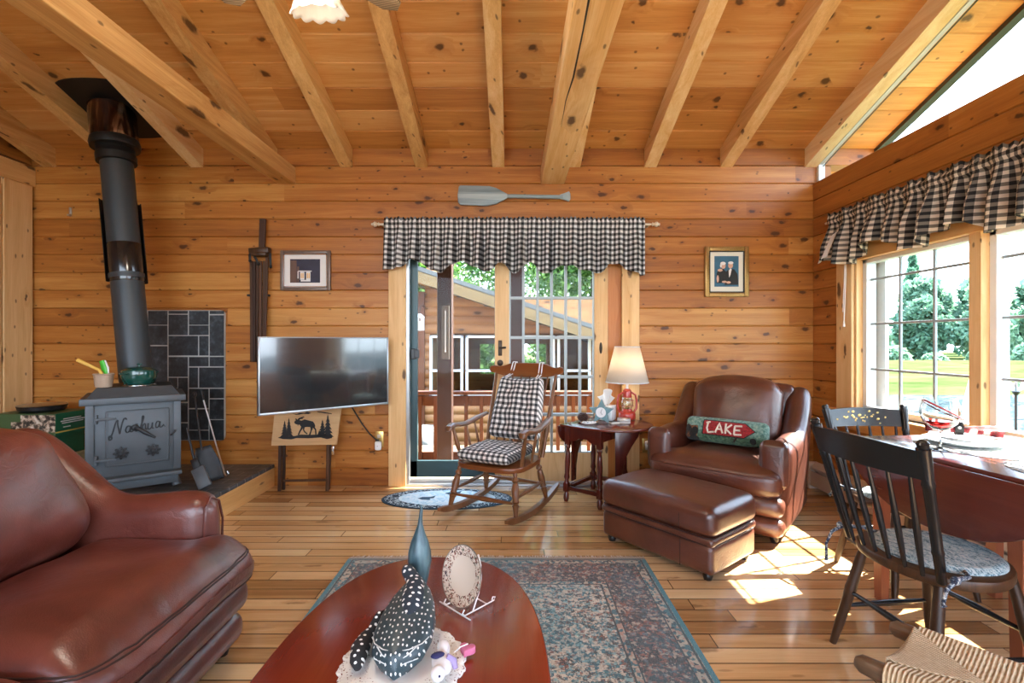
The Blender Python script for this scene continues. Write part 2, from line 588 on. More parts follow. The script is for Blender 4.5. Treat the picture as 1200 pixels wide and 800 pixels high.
M['white_ink'] = plain('white_ink', (0.75, 0.75, 0.75), 0.6, var=0.02)
M['blue_ink'] = plain('blue_backdrop_print', (0.03, 0.12, 0.2), 0.5, var=0.5, scale=12)
M['night_ink'] = plain('night_print', (0.018, 0.016, 0.035), 0.4, var=0.9, scale=14)
M['brown_ink'] = plain('brown_print', (0.12, 0.06, 0.04), 0.5, var=0.3)
M['amber_ink'] = plain('amber_print', (0.7, 0.45, 0.18), 0.5, var=0.2)
M['green_box'] = plain('green_carton', (0.015, 0.13, 0.06), 0.45, var=0.12)
M['olive_box'] = plain('olive_carton', (0.05, 0.1, 0.035), 0.45, var=0.15)
M['tan_box'] = plain('tan_carton', (0.5, 0.4, 0.2), 0.5, var=0.15)
M['photo_box'] = (lambda n: n.done(n.ramp(n.noise(n.obj(), 26, 3, 0.6), [(0.36, '#151210'), (0.47, '#4c463e'), (0.55, '#b8a48e'), (0.66, '#d8cfc2')]), 0.4))(NT('printed_carton_photo'))
M['yellow_pr'] = plain('yellow_print', (0.7, 0.5, 0.1), 0.5)
M['hook_cord'] = plain('cream_yarn', (0.7, 0.62, 0.5), 0.9, var=0.2, scale=200)
M['cord_dark'] = plain('black_cable', (0.015, 0.013, 0.012), 0.5)
M['cord_w'] = plain('white_cord', (0.8, 0.78, 0.74), 0.7)
M['shade_in'] = plain('lamp_shade_linen', (0.82, 0.74, 0.62), 0.8, var=0.03, trans=0.5)
M['bulb'] = (lambda n: n.done((1, 1, 1), 0.3, emit=(1.0, 0.78, 0.5), estr=1.0))(NT('lit_bulb'))
M['bulb2'] = (lambda n: n.done((1, 1, 1), 0.3, emit=(1.0, 0.86, 0.66), estr=1.6))(NT('lit_fan_bulb'))
M['fan_glass'] = plain('frosted_fan_glass', (0.85, 0.83, 0.8), 0.35, var=0.03, trans=0.55)
M['rattan'] = (lambda n: n.done(n.ramp(n.ma('SINE', n.ma('MULTIPLY', n.sep(n.obj())[1], 700.0)), [(0.0, '#5e4a34'), (0.6, '#b59a78'), (1.0, '#cdb694')]), 0.6))(NT('rattan_fan_blade'))


def glass(name, tint=(1, 1, 1), fres=1.45, rough=0.0):
    n = NT(name)
    fc = n.nd('ShaderNodeLayerWeight', [0.5]).outputs['Facing']
    f0 = 0.3 * ((fres - 1) / (fres + 1)) ** 2
    f = n.ma('ADD', f0, n.ma('MULTIPLY', n.ma('POWER', fc, 5.0), 0.6))
    tr = n.nd('ShaderNodeBsdfTransparent', [c4(tint)]).outputs[0]
    gl = n.nd('ShaderNodeBsdfGlossy', {'Roughness': rough}).outputs[0]
    mx = n.nd('ShaderNodeMixShader', [f, tr, gl]).outputs[0]
    n.t.links.new(mx, n.out.inputs[0])
    return n.m


M['pane'] = glass('window_glass', (0.97, 0.99, 0.98), 1.3)
M['clear'] = (lambda n: (n.t.links.new(n.nd('ShaderNodeBsdfGlass', {'Color': (0.97, 0.99, 0.99, 1), 'Roughness': 0.0, 'IOR': 1.45}).outputs[0], n.out.inputs[0]), n.m)[1])(NT('clear_glassware'))
M['red_glass'] = plain('red_glass_band', (0.45, 0.02, 0.02), 0.1, coat=0.5)
M['tv_screen'] = (lambda n: n.done((0.010, 0.015, 0.017), 0.12, spec=1.0, coat=1.0, coat_rough=0.05))(NT('dark_glossy_screen'))
M['tv_frame'] = plain('silver_tv_bezel', (0.42, 0.45, 0.47), 0.3, 0.8, var=0.04)


def gingham(name, p=0.036, dark=(0.012, 0.012, 0.014), light=(0.8, 0.78, 0.76), mid=None, rough=0.85, trans=0.0):
    n = NT(name)
    U = n.sep(n.uv())
    a = n.ma('LESS_THAN', n.ma('FRACT', n.ma('DIVIDE', U[0], p)), 0.5)
    b = n.ma('LESS_THAN', n.ma('FRACT', n.ma('DIVIDE', U[1], p)), 0.5)
    s = n.ma('MULTIPLY', n.ma('ADD', a, b), 0.5)
    th = n.noise(n.vm('MULTIPLY', n.uv(), (900, 900, 1)), 1.0, 1)
    mid = mid or tuple(x * 0.24 + y * 0.3 for x, y in zip(light, dark))
    col = n.ramp(s, [(0.0, light), (0.34, mid), (0.75, dark)], 'CONSTANT')
    return n.done(col, rough, bump=n.bump(th, 0.2, 0.002), trans=trans or None)


M['gingham'] = gingham('black_white_gingham', 0.042, light=(0.85, 0.85, 0.85), trans=0.2)
M['gingham_tan'] = gingham('black_cream_gingham', 0.038, light=(0.78, 0.68, 0.56), trans=0.3)
M['gingham_c'] = gingham('cushion_gingham', 0.040, light=(0.75, 0.72, 0.68))
M['white_lining'] = plain('white_lining', (0.75, 0.75, 0.74), 0.85, var=0.02)


def slate(name):
    n = NT(name)
    P = n.obj()
    _, r = n.white(n.comb(n.nd('ShaderNodeObjectInfo').outputs['Random'], 1, 1))
    f = n.noise(P, 18, 5, 0.65)
    col = n.ramp(f, [(0.3, '#15191c'), (0.55, '#2b3136'), (0.8, '#515a60')])
    return n.done(col, 0.45, bump=n.bump(f, 0.5, 0.006))


M['slate'] = slate('slate_tile')
M['grout'] = plain('pale_grout', (0.42, 0.42, 0.4), 0.85)


def hearth_tiles():
    n = NT('slate_hearth_tile')
    P = n.obj()
    br = n.nd('ShaderNodeTexBrick', {'Vector': P, 'Color1': c4('#2b3338'), 'Color2': c4('#4c565c'), 'Mortar': c4('#9a9a94'), 'Scale': 1.0, 'Mortar Size': 0.004, 'Brick Width': 0.2, 'Row Height': 0.1})
    f = n.noise(P, 20, 4)
    return n.done(n.mix(0.4, br.outputs[0], n.ramp(f, [(0.3, '#20262a'), (0.7, '#6b747a')])), 0.35)


M['hearth'] = hearth_tiles()


def rug_mat():
    n = NT('persian_rug_pile')
    U = n.sep(n.uv())
    W, L = 1.64, 2.5
    u, v = U[0], U[1]
    du = n.ma('MINIMUM', u, n.ma('SUBTRACT', W, u))
    dv = n.ma('MINIMUM', v, n.ma('SUBTRACT', L, v))
    d = n.ma('MINIMUM', du, dv)
    mu = n.ma('ABSOLUTE', n.ma('SUBTRACT', u, W / 2))
    # pattern domain: mirrored and gridded like knots
    kx = n.ma('DIVIDE', n.ma('FLOOR', n.ma('MULTIPLY', mu, 190.0)), 190.0)
    ky = n.ma('DIVIDE', n.ma('FLOOR', n.ma('MULTIPLY', v, 190.0)), 190.0)
    K = n.comb(kx, ky, 0.0)
    fine = n.noise(K, 58, 2, 0.6, 1.2)
    mot = n.noise(K, 24, 2, 0.6, 1.8)
    big = n.noise(K, 3.2, 2, 0.5, 0.5)
    wear = n.noise(n.comb(u, v, 3.0), 420, 2, 0.7)
    _, cell = n.vor(K, 66.0)
    cs = n.sep(cell)[0]
    field = n.ramp(cs, [(0.0, '#14606e'), (0.16, '#d2c4ac'), (0.36, '#141c26'), (0.52, '#86b4b6'), (0.66, '#e2d5be'), (0.82, '#8f4a36'), (0.9, '#1d6c7a')], 'CONSTANT')
    mcol = n.ramp(mot, [(0.36, '#101c26'), (0.43, '#35808c'), (0.5, '#d8ccb8'), (0.58, '#7d4232'), (0.64, '#141a22')], 'CONSTANT')
    field = n.mix(n.ma('MULTIPLY', n.step(fine, 0.42, 0.58), 0.75), field, mcol)
    border = n.ramp(cs, [(0.0, '#1d222c'), (0.25, '#8a4a38'), (0.4, '#2f3742'), (0.58, '#b8a892'), (0.74, '#5b6f78'), (0.88, '#2a2430')], 'CONSTANT')
    border = n.mix(n.ma('MULTIPLY', n.step(fine, 0.45, 0.6), 0.7), border, n.ramp(mot, [(0.4, '#20242e'), (0.5, '#a35f4a'), (0.58, '#c8bba6')], 'CONSTANT'))
    guard = n.ramp(cs, [(0.0, '#c2b59d'), (0.4, '#2c6a74'), (0.6, '#26303a'), (0.8, '#b9907a')], 'CONSTANT')

    def band(x, lo, hi):
        return n.ma('MULTIPLY', n.ma('GREATER_THAN', x, lo), n.ma('LESS_THAN', x, hi))
    col = field
    col = n.mix(band(d, 0.075, 0.265), col, border)
    col = n.mix(band(d, 0.035, 0.075), col, guard)
    col = n.mix(band(d, 0.265, 0.295), col, guard)
    for lo, hi in ((0.072, 0.078), (0.262, 0.268), (0.292, 0.3), (0.024, 0.034)):
        col = n.mix(band(d, lo, hi), col, '#141c24')
    col = n.mix(band(du, -1, 0.022), col, '#2f7f8c')
    col = n.mix(band(dv, -1, 0.024), col, '#8a7a68')
    # knots of bare pale warp showing through the pile
    col = n.mix(n.ma('MULTIPLY', n.step(wear, 0.5, 0.62), 0.5), col, '#d6d0c2')
    col = n.mix(n.ma('MULTIPLY', n.step(wear, 0.5, 0.36), 0.5), col, '#12181c')
    col = n.mix(n.ma('MULTIPLY', n.step(big, 0.42, 0.7), 0.4), col, '#2f8494')
    return n.done(col, 0.95, bump=n.bump(wear, 0.6, 0.006), sheen=0.1)


M['rug'] = rug_mat()
M['fringe'] = plain('cream_fringe', (0.62, 0.55, 0.45), 0.9, var=0.2)


def doormat():
    n = NT('blue_white_mat')
    U = n.sep(n.uv())          # u angle 0..1, v radius 0..1
    P = n.obj()
    r = U[1]
    nz = n.noise(P, 26, 3, 0.6, 1.0)
    wr = n.noise(P, 34, 2, 0.5, 2.0)
    field = n.ramp(nz, [(0.3, '#8fb6c4'), (0.48, '#c4dae0'), (0.62, '#e0e6e2'), (0.75, '#b5ced4')])
    wreath = n.ramp(wr, [(0.4, '#10222e'), (0.5, '#2c4a58'), (0.54, '#c9d3d2'), (0.62, '#7f9aa0')], 'CONSTANT')
    col = n.mix(n.ma('GREATER_THAN', r, 0.74), field, wreath)
    col = n.mix(n.ma('GREATER_THAN', r, 0.955), col, '#16303c')
    return n.done(col, 0.9, bump=n.bump(nz, 0.4, 0.004))


M['doormat'] = doormat()


def hooked_pillow():
    n = NT('hooked_lake_pillow')
    P = n.obj()
    X = n.sep(P)
    x, z = X[0], X[2]
    y = X[1]
    loops, _ = n.vor(P, 150.0)
    front = n.ma('LESS_THAN', y, 0.012)

    def red_zone(g):
        rect = n.ma('MULTIPLY', n.ma('MULTIPLY', n.ma('GREATER_THAN', x, -0.135 - g), n.ma('LESS_THAN', x, 0.125)), n.ma('LESS_THAN', n.ma('ABSOLUTE', n.ma('SUBTRACT', z, 0.008)), 0.047 + g))
        tip = n.ma('MULTIPLY', n.ma('GREATER_THAN', x, 0.12), n.ma('LESS_THAN', n.ma('ADD', n.ma('MULTIPLY', n.ma('ABSOLUTE', n.ma('SUBTRACT', z, 0.008)), 1.3), x), 0.19 + g * 1.4))
        tip = n.ma('MULTIPLY', tip, n.ma('LESS_THAN', n.ma('ABSOLUTE', n.ma('SUBTRACT', z, 0.008)), 0.047 + g))
        return n.ma('MULTIPLY', n.ma('MAXIMUM', rect, tip), front)
    nz = n.noise(P, 22, 3)
    sky = n.ramp(n.noise(P, 60, 2), [(0.35, '#4c7468'), (0.55, '#769a8c'), (0.7, '#93ab98')])
    low = n.ramp(n.noise(P, 60, 2), [(0.35, '#2c4a36'), (0.6, '#4a6b50'), (0.75, '#6b8264')])
    col = n.mix(n.step(n.ma('ADD', z, n.ma('MULTIPLY', nz, 0.03)), -0.03, 0.01), low, sky)
    # hooked spruce and lodge scene at the left end
    pine = n.ma('MULTIPLY', n.ma('LESS_THAN', n.ma('ADD', x, n.ma('MULTIPLY', nz, 0.09)), -0.12), n.ma('LESS_THAN', n.ma('ADD', z, n.ma('MULTIPLY', nz, 0.05)), 0.045))
    col = n.mix(pine, col, n.ramp(nz, [(0.36, '#15120e'), (0.5, '#2a2118'), (0.56, '#7d4c2a'), (0.66, '#14110e')], 'CONSTANT'))
    dog = n.ma('LESS_THAN', n.nd('ShaderNodeVectorMath', [n.vm('SUBTRACT', n.comb(x, 0.0, z), (0.185, 0.0, -0.055))], operation='LENGTH').outputs['Value'], 0.02)
    col = n.mix(dog, col, '#15140f')
    col = n.mix(red_zone(0.006), col, '#120c0a')
    col = n.mix(red_zone(0.0), col, n.ramp(n.noise(P, 90, 2), [(0.35, '#7a1518'), (0.65, '#b02a2a')]))
    return n.done(col, 0.95, bump=n.bump(loops, 0.9, 0.006), sheen=0.1)


M['lake_pillow'] = hooked_pillow()


def spotted(name, base, thr=0.17, scale=55.0, dot=(0.78, 0.78, 0.75), rough=0.4, stretch=(1, 1, 1)):
    n = NT(name)
    X = n.sep(n.vm('MULTIPLY', n.obj(), stretch))
    P = n.comb(X[0], n.ma('ADD', X[1], n.ma('MULTIPLY', X[2], 0.6)), 0.0)
    d, _ = n.vor(P, scale, 'F1', 0.5, dims='2D')
    f = n.ma('LESS_THAN', d, thr)
    nz = n.noise(n.obj(), 160, 2)
    col = n.mix(n.ma('MULTIPLY', nz, 0.5), base, [min(1, x * 2.6 + 0.01) for x in c4(base)[:3]])
    return n.done(n.mix(f, col, dot), rough)


M['loon_back'] = spotted('loon_dotted_back', (0.02, 0.036, 0.043), 0.17, 70.0, stretch=(1.25, 0.62, 1.0))
M['loon_neck'] = spotted('loon_fuzzy_neck', (0.012, 0.02, 0.03), 0.21, 50.0, rough=0.9)
M['loon_baby'] = spotted('fuzzy_chick', (0.008, 0.008, 0.009), 0.2, 56.0, rough=0.9)
M['loon_line'] = plain('pale_carved_line', (0.6, 0.62, 0.6), 0.6)
M['gourd'] = (lambda n: n.done(n.ramp(n.noise(n.vm('MULTIPLY', n.obj(), (40, 40, 5)), 1.0, 4), [(0.3, '#1e3036'), (0.5, '#3c5760'), (0.7, '#5d7a80')]), 0.35))(NT('blue_grey_gourd'))


def lace():
    n = NT('cream_crochet_lace')
    P = n.obj()
    d, _ = n.vor(P, 175.0)
    r = n.nd('ShaderNodeVectorMath', [P], operation='LENGTH').outputs['Value']
    ring = n.ma('GREATER_THAN', r, 0.078)
    hole = n.ma('MULTIPLY', n.ma('LESS_THAN', d, 0.36), ring)
    b = n.nd('ShaderNodeBsdfPrincipled', {'Base Color': (0.84, 0.82, 0.77, 1), 'Roughness': 0.9}).outputs[0]
    t = n.nd('ShaderNodeBsdfTransparent').outputs[0]
    n.t.links.new(n.nd('ShaderNodeMixShader', [hole, b, t]).outputs[0], n.out.inputs[0])
    return n.m


M['lace'] = lace()
M['felt_w'] = plain('white_felt', (0.72, 0.7, 0.7), 0.9, var=0.1, scale=60)
M['felt_pk'] = plain('pink_felt', (0.6, 0.16, 0.28), 0.9, var=0.1, scale=60)
M['felt_lav'] = plain('lavender_felt', (0.35, 0.28, 0.5), 0.9)
M['felt_navy'] = plain('navy_felt', (0.02, 0.02, 0.08), 0.9)


def floral_plate():
    n = NT('floral_china_plate')
    P = n.obj()
    X = n.sep(P)
    r = n.nd('ShaderNodeVectorMath', [n.comb(X[0], X[1], 0.0)], operation='LENGTH').outputs['Value']
    nz = n.noise(P, 115, 3, 0.6, 1.0)
    ink = n.ramp(n.noise(P, 60, 2), [(0.4, '#2c3a2c'), (0.5, '#7a2a1c'), (0.6, '#3b2a35')])
    on = n.ma('MULTIPLY', n.ma('MULTIPLY', n.ma('GREATER_THAN', r, 0.058), n.ma('LESS_THAN', r, 0.088)), n.ma('GREATER_THAN', nz, 0.53))
    col = n.mix(n.ma('MULTIPLY', on, 0.95), '#d2c2b0', ink)
    rim = n.ma('GREATER_THAN', r, 0.0885)
    return n.done(n.mix(rim, col, '#6e6258'), 0.15, coat=0.4)


M['floral'] = floral_plate()


def tweed(name, a, b, scale=170):
    n = NT(name)
    P = n.obj()
    f = n.noise(P, scale, 2, 0.6, 1.0)
    w = n.noise(n.vm('MULTIPLY', P, (40, 140, 90)), 1.0, 2)
    g = n.ma('ADD', n.ma('MULTIPLY', f, 0.5), n.ma('MULTIPLY', w, 0.5))
    return n.done(n.ramp(g, [(0.4, a), (0.5, b), (0.62, '#c3c6c2')]), 0.95, bump=n.bump(g, 0.8, 0.006))


M['pad'] = tweed('grey_blue_braided_pad', '#4a646e', '#9fb6bb')
M['pad_tie'] = tweed('navy_tie', '#1c2434', '#3c4a60')
M['placemat'] = tweed('pale_braided_mat', '#7d8788', '#bfc4c2', 120)


def cord_weave(name):
    n = NT(name)
    U = n.sep(n.uv())
    s = n.ma('SINE', n.ma('MULTIPLY', U[0], 2 * PI / 0.0085))
    f = n.noise(n.vm('MULTIPLY', n.uv(), (260, 60, 1)), 1.0, 3)
    g = n.ma('ADD', n.ma('MULTIPLY', s, 0.3), f)
    col = n.ramp(g, [(0.0, '#7a6144'), (0.4, '#b89b74'), (0.8, '#d8c2a0')])
    return n.done(col, 0.8, bump=n.bump(g, 0.9, 0.006))


M['rush'] = cord_weave('woven_rush_cord')
M['basket'] = (lambda n: n.done(n.ramp(n.nd('ShaderNodeTexWave', {'Vector': n.vm('MULTIPLY', n.obj(), (1, 1, 1)), 'Scale': 60.0, 'Distortion': 3.0}, bands_direction='Z').outputs['Fac'], [(0.2, '#6b4c3a'), (0.6, '#c9ae92'), (0.9, '#ddc8b0')]), 0.8))(NT('woven_basket'))


def plaid_napkin():
    n = NT('red_plaid_napkin')
    P = n.sep(n.obj())
    a = n.ma('SINE', n.ma('MULTIPLY', P[0], 150.0))
    b = n.ma('SINE', n.ma('MULTIPLY', n.ma('ADD', P[1], P[2]), 130.0))
    s = n.ma('ADD', a, b)
    return n.done(n.ramp(n.ma('ADD', n.ma('MULTIPLY', s, 0.25), 0.5), [(0.0, '#c9bdb0'), (0.35, '#8c3036'), (0.6, '#6a1218'), (0.85, '#2c1414')], 'CONSTANT'), 0.85)


M['napkin'] = plaid_napkin()

# outdoors
M['wing_log'] = wood('outdoor_log', '#6d431d', '#94653a', '#ad8156', along=0, across=2, board=0.149, blen=3.0, rough=0.6, var=0.4)
M['deck'] = wood('deck_boards', '#6b5a46', '#8b7860', '#a08f78', along=0, across=1, board=0.14, blen=3.5, rough=0.7, seam=0.006, knots=0.4)
M['porch'] = wood('brown_stained_post', '#1e0e07', '#30180c', '#402314', along=2, across=0, rough=0.6, knots=0.3)
M['rail'] = wood('brown_stained_rail', '#482512', '#64381f', '#7c4c2c', along=2, across=0, rough=0.6, knots=0.3)
M['fascia'] = wood('fascia_board', '#5a4828', '#7a6440', '#937c56', along=0, across=2, rough=0.6, knots=0.4)
M['roofing'] = plain('grey_roof_shingle', (0.12, 0.125, 0.12), 0.9, var=0.3, scale=30)
M['fascia_d'] = plain('dark_metal_fascia', (0.028, 0.028, 0.03), 0.4, 0.3)
M['int_dark'] = plain('dim_room_beyond', (0.09, 0.06, 0.04), 0.8)
M['stone'] = plain('grey_fieldstone', (0.2, 0.21, 0.2), 0.9, var=0.5, scale=6, bump=0.5, bscale=20)
M['bark'] = plain('tree_bark', (0.07, 0.05, 0.035), 0.9, var=0.4, scale=12)


def leafmat(name, a, b, c):
    n = NT(name)
    P = n.obj()
    f = n.noise(P, 0.9, 3, 0.6)
    w = n.noise(P, 9.0, 2, 0.6)
    g = n.ma('ADD', n.ma('MULTIPLY', f, 0.6), n.ma('MULTIPLY', w, 0.4))
    return n.done(n.ramp(g, [(0.35, a), (0.5, b), (0.65, c)]), 0.6, trans=0.4)


M['leaf'] = leafmat('maple_leaves', '#1c3514', '#44702a', '#a3c06a')
M['leaf_d'] = leafmat('spruce_needles', '#35584a', '#578266', '#85a88a')
M['leaf_s'] = leafmat('far_shore_leaves', '#33543f', '#557a62', '#86a68a')  # bluish, paler greens here and below put distance haze into the leaf colour
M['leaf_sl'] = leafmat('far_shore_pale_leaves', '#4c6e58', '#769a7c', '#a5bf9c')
M['leaf_l'] = leafmat('birch_leaves', '#40662a', '#7d9f48', '#b3c774')
M['marsh'] = (lambda n: n.done(n.ramp(n.noise(n.vm('MULTIPLY', n.obj(), (0.12, 0.5, 1)), 1.0, 5, 0.7), [(0.3, '#2b371c'), (0.5, '#414a2c'), (0.7, '#54583c')]), 0.9, spec=0.0))(NT('marsh_grass'))
M['ground'] = plain('lawn_and_earth', (0.07, 0.09, 0.035), 0.95, var=0.4, scale=1.5, spec=0.0)


def lake():
    n = NT('rippled_lake_water')
    P = n.obj()
    w = n.noise(n.vm('MULTIPLY', P, (0.55, 1.6, 1)), 1.4, 4, 0.65, 0.5)
    w2 = n.noise(n.vm('MULTIPLY', P, (0.16, 0.5, 1)), 1.0, 2)
    h = n.ma('ADD', w, w2)
    nm = n.bump(h, 1.0, 0.5)
    d = n.nd('ShaderNodeBsdfDiffuse', [n.ramp(w, [(0.35, '#161f24'), (0.6, '#2b383d')])]).outputs[0]
    g = n.nd('ShaderNodeBsdfGlossy', {'Color': (0.75, 0.8, 0.82, 1), 'Roughness': 0.12, 'Normal': nm}).outputs[0]
    n.t.links.new(n.nd('ShaderNodeMixShader', [0.07, d, g]).outputs[0], n.out.inputs[0])
    return n.m


M['lake'] = lake()
# ================================================================== THE SETTING
XL, XR, YB, YF = -4.02, 2.52, 4.05, -3.6
ROW = 0.149
SLOPE = 1 / 3
RIDGE_Y = -0.6


def ceil_z(y):
    return 2.82 + SLOPE * (YB - y) if y >= RIDGE_Y else ceil_z(RIDGE_Y) - SLOPE * (RIDGE_Y - y)


def board_wall(name, mat, along, a0, a1, rows, face, out, openings=(), thick=0.15, top=None):
    """a log-board wall: rows of bevelled boards, `along` axis 0 or 1, front face at `face`, thickness towards out (+1/-1)"""
    mb = MB()
    g, dp = 0.007, 0.009
    for k in range(rows):
        z0, z1 = k * ROW, (k + 1) * ROW
        cuts = sorted({z0, z1} | {z for o in openings for z in (o[2], o[3]) if z0 + 1e-4 < z < z1 - 1e-4})
        for q in range(len(cuts) - 1):
            b0, b1 = cuts[q], cuts[q + 1]
            segs = [(a0, a1)]
            for o in openings:
                if o[2] < (b0 + b1) / 2 < o[3]:
                    segs = [s for (s0, s1) in segs for s in ((s0, min(s1, o[0])), (max(s0, o[1]), s1)) if s[1] - s[0] > 1e-4]
            lo = g if abs(b0 - z0) < 1e-6 else 0
            hi = g if abs(b1 - z1) < 1e-6 else 0
            prof = [(thick, b0), (dp if lo else 0, b0)]
            if lo:
                prof.append((0, b0 + lo))
            if hi:
                prof.append((0, b1 - hi))
            prof += [(dp if hi else 0, b1), (thick, b1)]
            for s0, s1 in segs:
                vs = []
                for s in (s0, s1):
                    for d, z in prof:
                        vs.append((s, face + out * d, z) if along == 0 else (face + out * d, s, z))
                n = len(prof)
                fs = [list(range(n)), list(range(n, 2 * n))[::-1]]
                for i in range(n):
                    j = (i + 1) % n
                    fs.append([i, j, n + j, n + i])
                mb.add(vs, fs)
    return tag(obj(name, mb, mat, smooth=0), kind='structure')


DOOR = (-0.90, 0.93, -1.0, 14 * ROW)
LAKE = (1.72, 3.56, 0.70, 1.83)
SIDE = (-2.9, 0.7, 0.70, 2.0)
board_wall('wall_back', M['log_x'], 0, XL - 0.15, XR + 0.15, 18, YB, 1, [DOOR])
board_wall('wall_right', M['log_y'], 1, YF, YB, 17, XR, 1, [LAKE, SIDE])
board_wall('wall_left', M['log_y'], 1, YF, YB, 18, XL, -1)
board_wall('wall_front', M['log_x'], 0, XL, XR, 22, YF, -1, [(-3.5, 2.2, 0.30, 2.95)])

# gable boards above the side walls and beside the high window
mb = MB()
for k in range(18, 30):
    z0, z1 = k * ROW, (k + 1) * ROW
    y_hi = min(YB, YB - (z0 - 2.82) / SLOPE) if z0 > 2.82 else YB
    if y_hi > RIDGE_Y:
        mb.box2((XL - 0.15, max(YF, 2 * RIDGE_Y - y_hi), z0 + 0.004), (XL, y_hi, z1 - 0.004))
tag(obj('gable_wall_left', mb, M['log_y'], smooth=0), kind='structure')
mb = MB()
for k in range(17, 30):
    z0, z1 = k * ROW, (k + 1) * ROW
    y_hi = min(2.3, YB - (z0 - 2.82) / SLOPE)
    if y_hi > RIDGE_Y:
        mb.box2((XR, max(YF, 2 * RIDGE_Y - y_hi), z0 + 0.004), (XR + 0.15, y_hi, z1 - 0.004))
tag(obj('gable_wall_right', mb, M['log_y'], smooth=0), kind='structure')

# frieze blocking boards between the rafters
mb = MB()
mb.box2((XL - 0.15, YB, 2.684), (3.05, YB + 0.15, 2.99), 0.004)
tag(obj('trim_1', mb, M['log_x'], smooth=0), kind='structure')

# floor
mb = MB()
mb.box2((XL - 0.15, YF - 0.1, -0.12), (XR + 0.15, YB + 0.15, 0.0))
tag(obj('floor', mb, M['floor'], smooth=0), kind='structure')

# ceiling: v-jointed boards laid across the slope, running out over the eave on the lake side
mb = MB()
w = 0.1992
k0 = int((YB + 0.6 - RIDGE_Y) / w) + 1
g, dp = 0.006, 0.008


def ceil_strip(y1, y0, x0, x1):
    prof = []
    for y, d in ((y1, dp), (y1 - g, 0), (y0 + g, 0), (y0, dp)):
        prof.append((y, ceil_z(y) + d))
    prof += [(y0, ceil_z(y0) + 0.04), (y1, ceil_z(y1) + 0.04)]
    vs = [(x, y, z) for x in (x0, x1) for y, z in prof]
    n = len(prof)
    fs = [list(range(n)), list(range(n, 2 * n))[::-1]] + [[i, (i + 1) % n, n + (i + 1) % n, n + i] for i in range(n)]
    mb.add(vs, fs)


for i in range(-3, k0 - 3):
    ya, yb = YB - i * w, YB - (i + 1) * w
    if yb >= RIDGE_Y:
        ceil_strip(ya, yb, XL - 0.15, 3.05)
nrear = 18
for i in range(nrear):
    ya = RIDGE_Y - i * 0.18
    ceil_strip(ya, ya - 0.18, XL - 0.15, 3.05)
tag(obj('ceiling', mb, M['ceil'], smooth=0), kind='structure')
# roof covering above the boards keeps daylight out of the joints
mb = MB()
for ya, yb in ((YB + 0.7, RIDGE_Y), (RIDGE_Y, YF - 0.6)):
    mb.add([(x, y, ceil_z(y) + d) for x in (XL - 0.2, 3.07) for y in (ya, yb) for d in (0.045, 0.12)],
           [[0, 1, 3, 2], [4, 6, 7, 5], [0, 4, 5, 1], [2, 3, 7, 6], [0, 2, 6, 4], [1, 5, 7, 3]])
tag(obj('roof', mb, M['roofing'], smooth=0), kind='structure')
# dark barge board along the overhang
mb = MB()
mb.add([(x, y, ceil_z(y) + d) for x in (3.03, 3.09) for y in (YB + 0.7, RIDGE_Y) for d in (-0.035, 0.13)],
       [[0, 1, 3, 2], [4, 6, 7, 5], [0, 4, 5, 1], [2, 3, 7, 6], [0, 2, 6, 4], [1, 5, 7, 3]])
tag(obj('trim_2', mb, M['fascia_d'], smooth=0), kind='structure')

# added unseen eave extension, keeps clerestory sun off the rug
mb = MB()
for d0, d1, x0, x1 in ((0.0, 0.12, 3.05, 3.75), (-0.035, 0.13, 3.75, 3.81)):
    mb.add([(x, y, ceil_z(y) + d) for x in (x0, x1) for y in (2.90, RIDGE_Y) for d in (d0, d1)],
           [[0, 1, 3, 2], [4, 6, 7, 5], [0, 4, 5, 1], [2, 3, 7, 6], [0, 2, 6, 4], [1, 5, 7, 3]])
tag(obj('sun_block_eave', mb, M['ceil'], smooth=0), kind='structure')

# rafters, each a beam of its own
RB = 2.667


def rafter(xc, w=0.102, y1=YB + 0.02, y0=RIDGE_Y):
    mb = MB()
    vs = []
    for x in (xc - w / 2, xc + w / 2):
        for y in (y1, y0):
            vs.append((x, y, RB + SLOPE * (YB - y)))
            vs.append((x, y, ceil_z(y) + 0.004))
    mb.add(vs, [[0, 1, 3, 2], [4, 6, 7, 5], [0, 4, 5, 1], [2, 3, 7, 6], [0, 2, 6, 4], [1, 5, 7, 3]])
    return mb


RX = [(58 - 600) / 140, (143 - 600) / 140, (231 - 600) / 140, (318 - 600) / 140, (406 - 600) / 140, (494 - 600) / 140,
      (584 - 600) / 140, (673 - 600) / 140, (762 - 600) / 140, (851 - 600) / 140]
for x in RX:
    o = obj('ceiling_beam', rafter(x), M['beam'], smooth=0)
    o['kind'] = 'structure'
o = obj('ceiling_beam', rafter(2.50, 0.10), M['beam'], smooth=0)
o['kind'] = 'structure'
# the two level tie beams that hang below the rafters
for (x0, x1) in ((-1.965, -1.812), (0.241, 0.437)):
    mb = MB()
    mb.box2((x0, -0.6, 2.527), (x1, YB + 0.02, 2.667), 0.006)
    o = obj('ceiling_beam', mb, M['beam'], smooth=0)
    o['kind'] = 'structure'
mb = MB()                              # the long drying crack along the underside of the centre beam
ck_ = [at(420 + cx / 2.222, cy / 2.222, 1) for cx, cy in ((606, -60), (600, 0), (585, 80), (560, 200), (540, 262), (528, 330))]
ck_ = [Vector((0, 0, EYE)) + (p - Vector((0, 0, EYE))) * (1.3175 / (p.z - EYE)) for p in ck_]
mb.tube(ck_, [0.004, 0.005, 0.004, 0.005, 0.003, 0.001], 4)
obj('crack', mb, M['ink'], o, smooth=0)

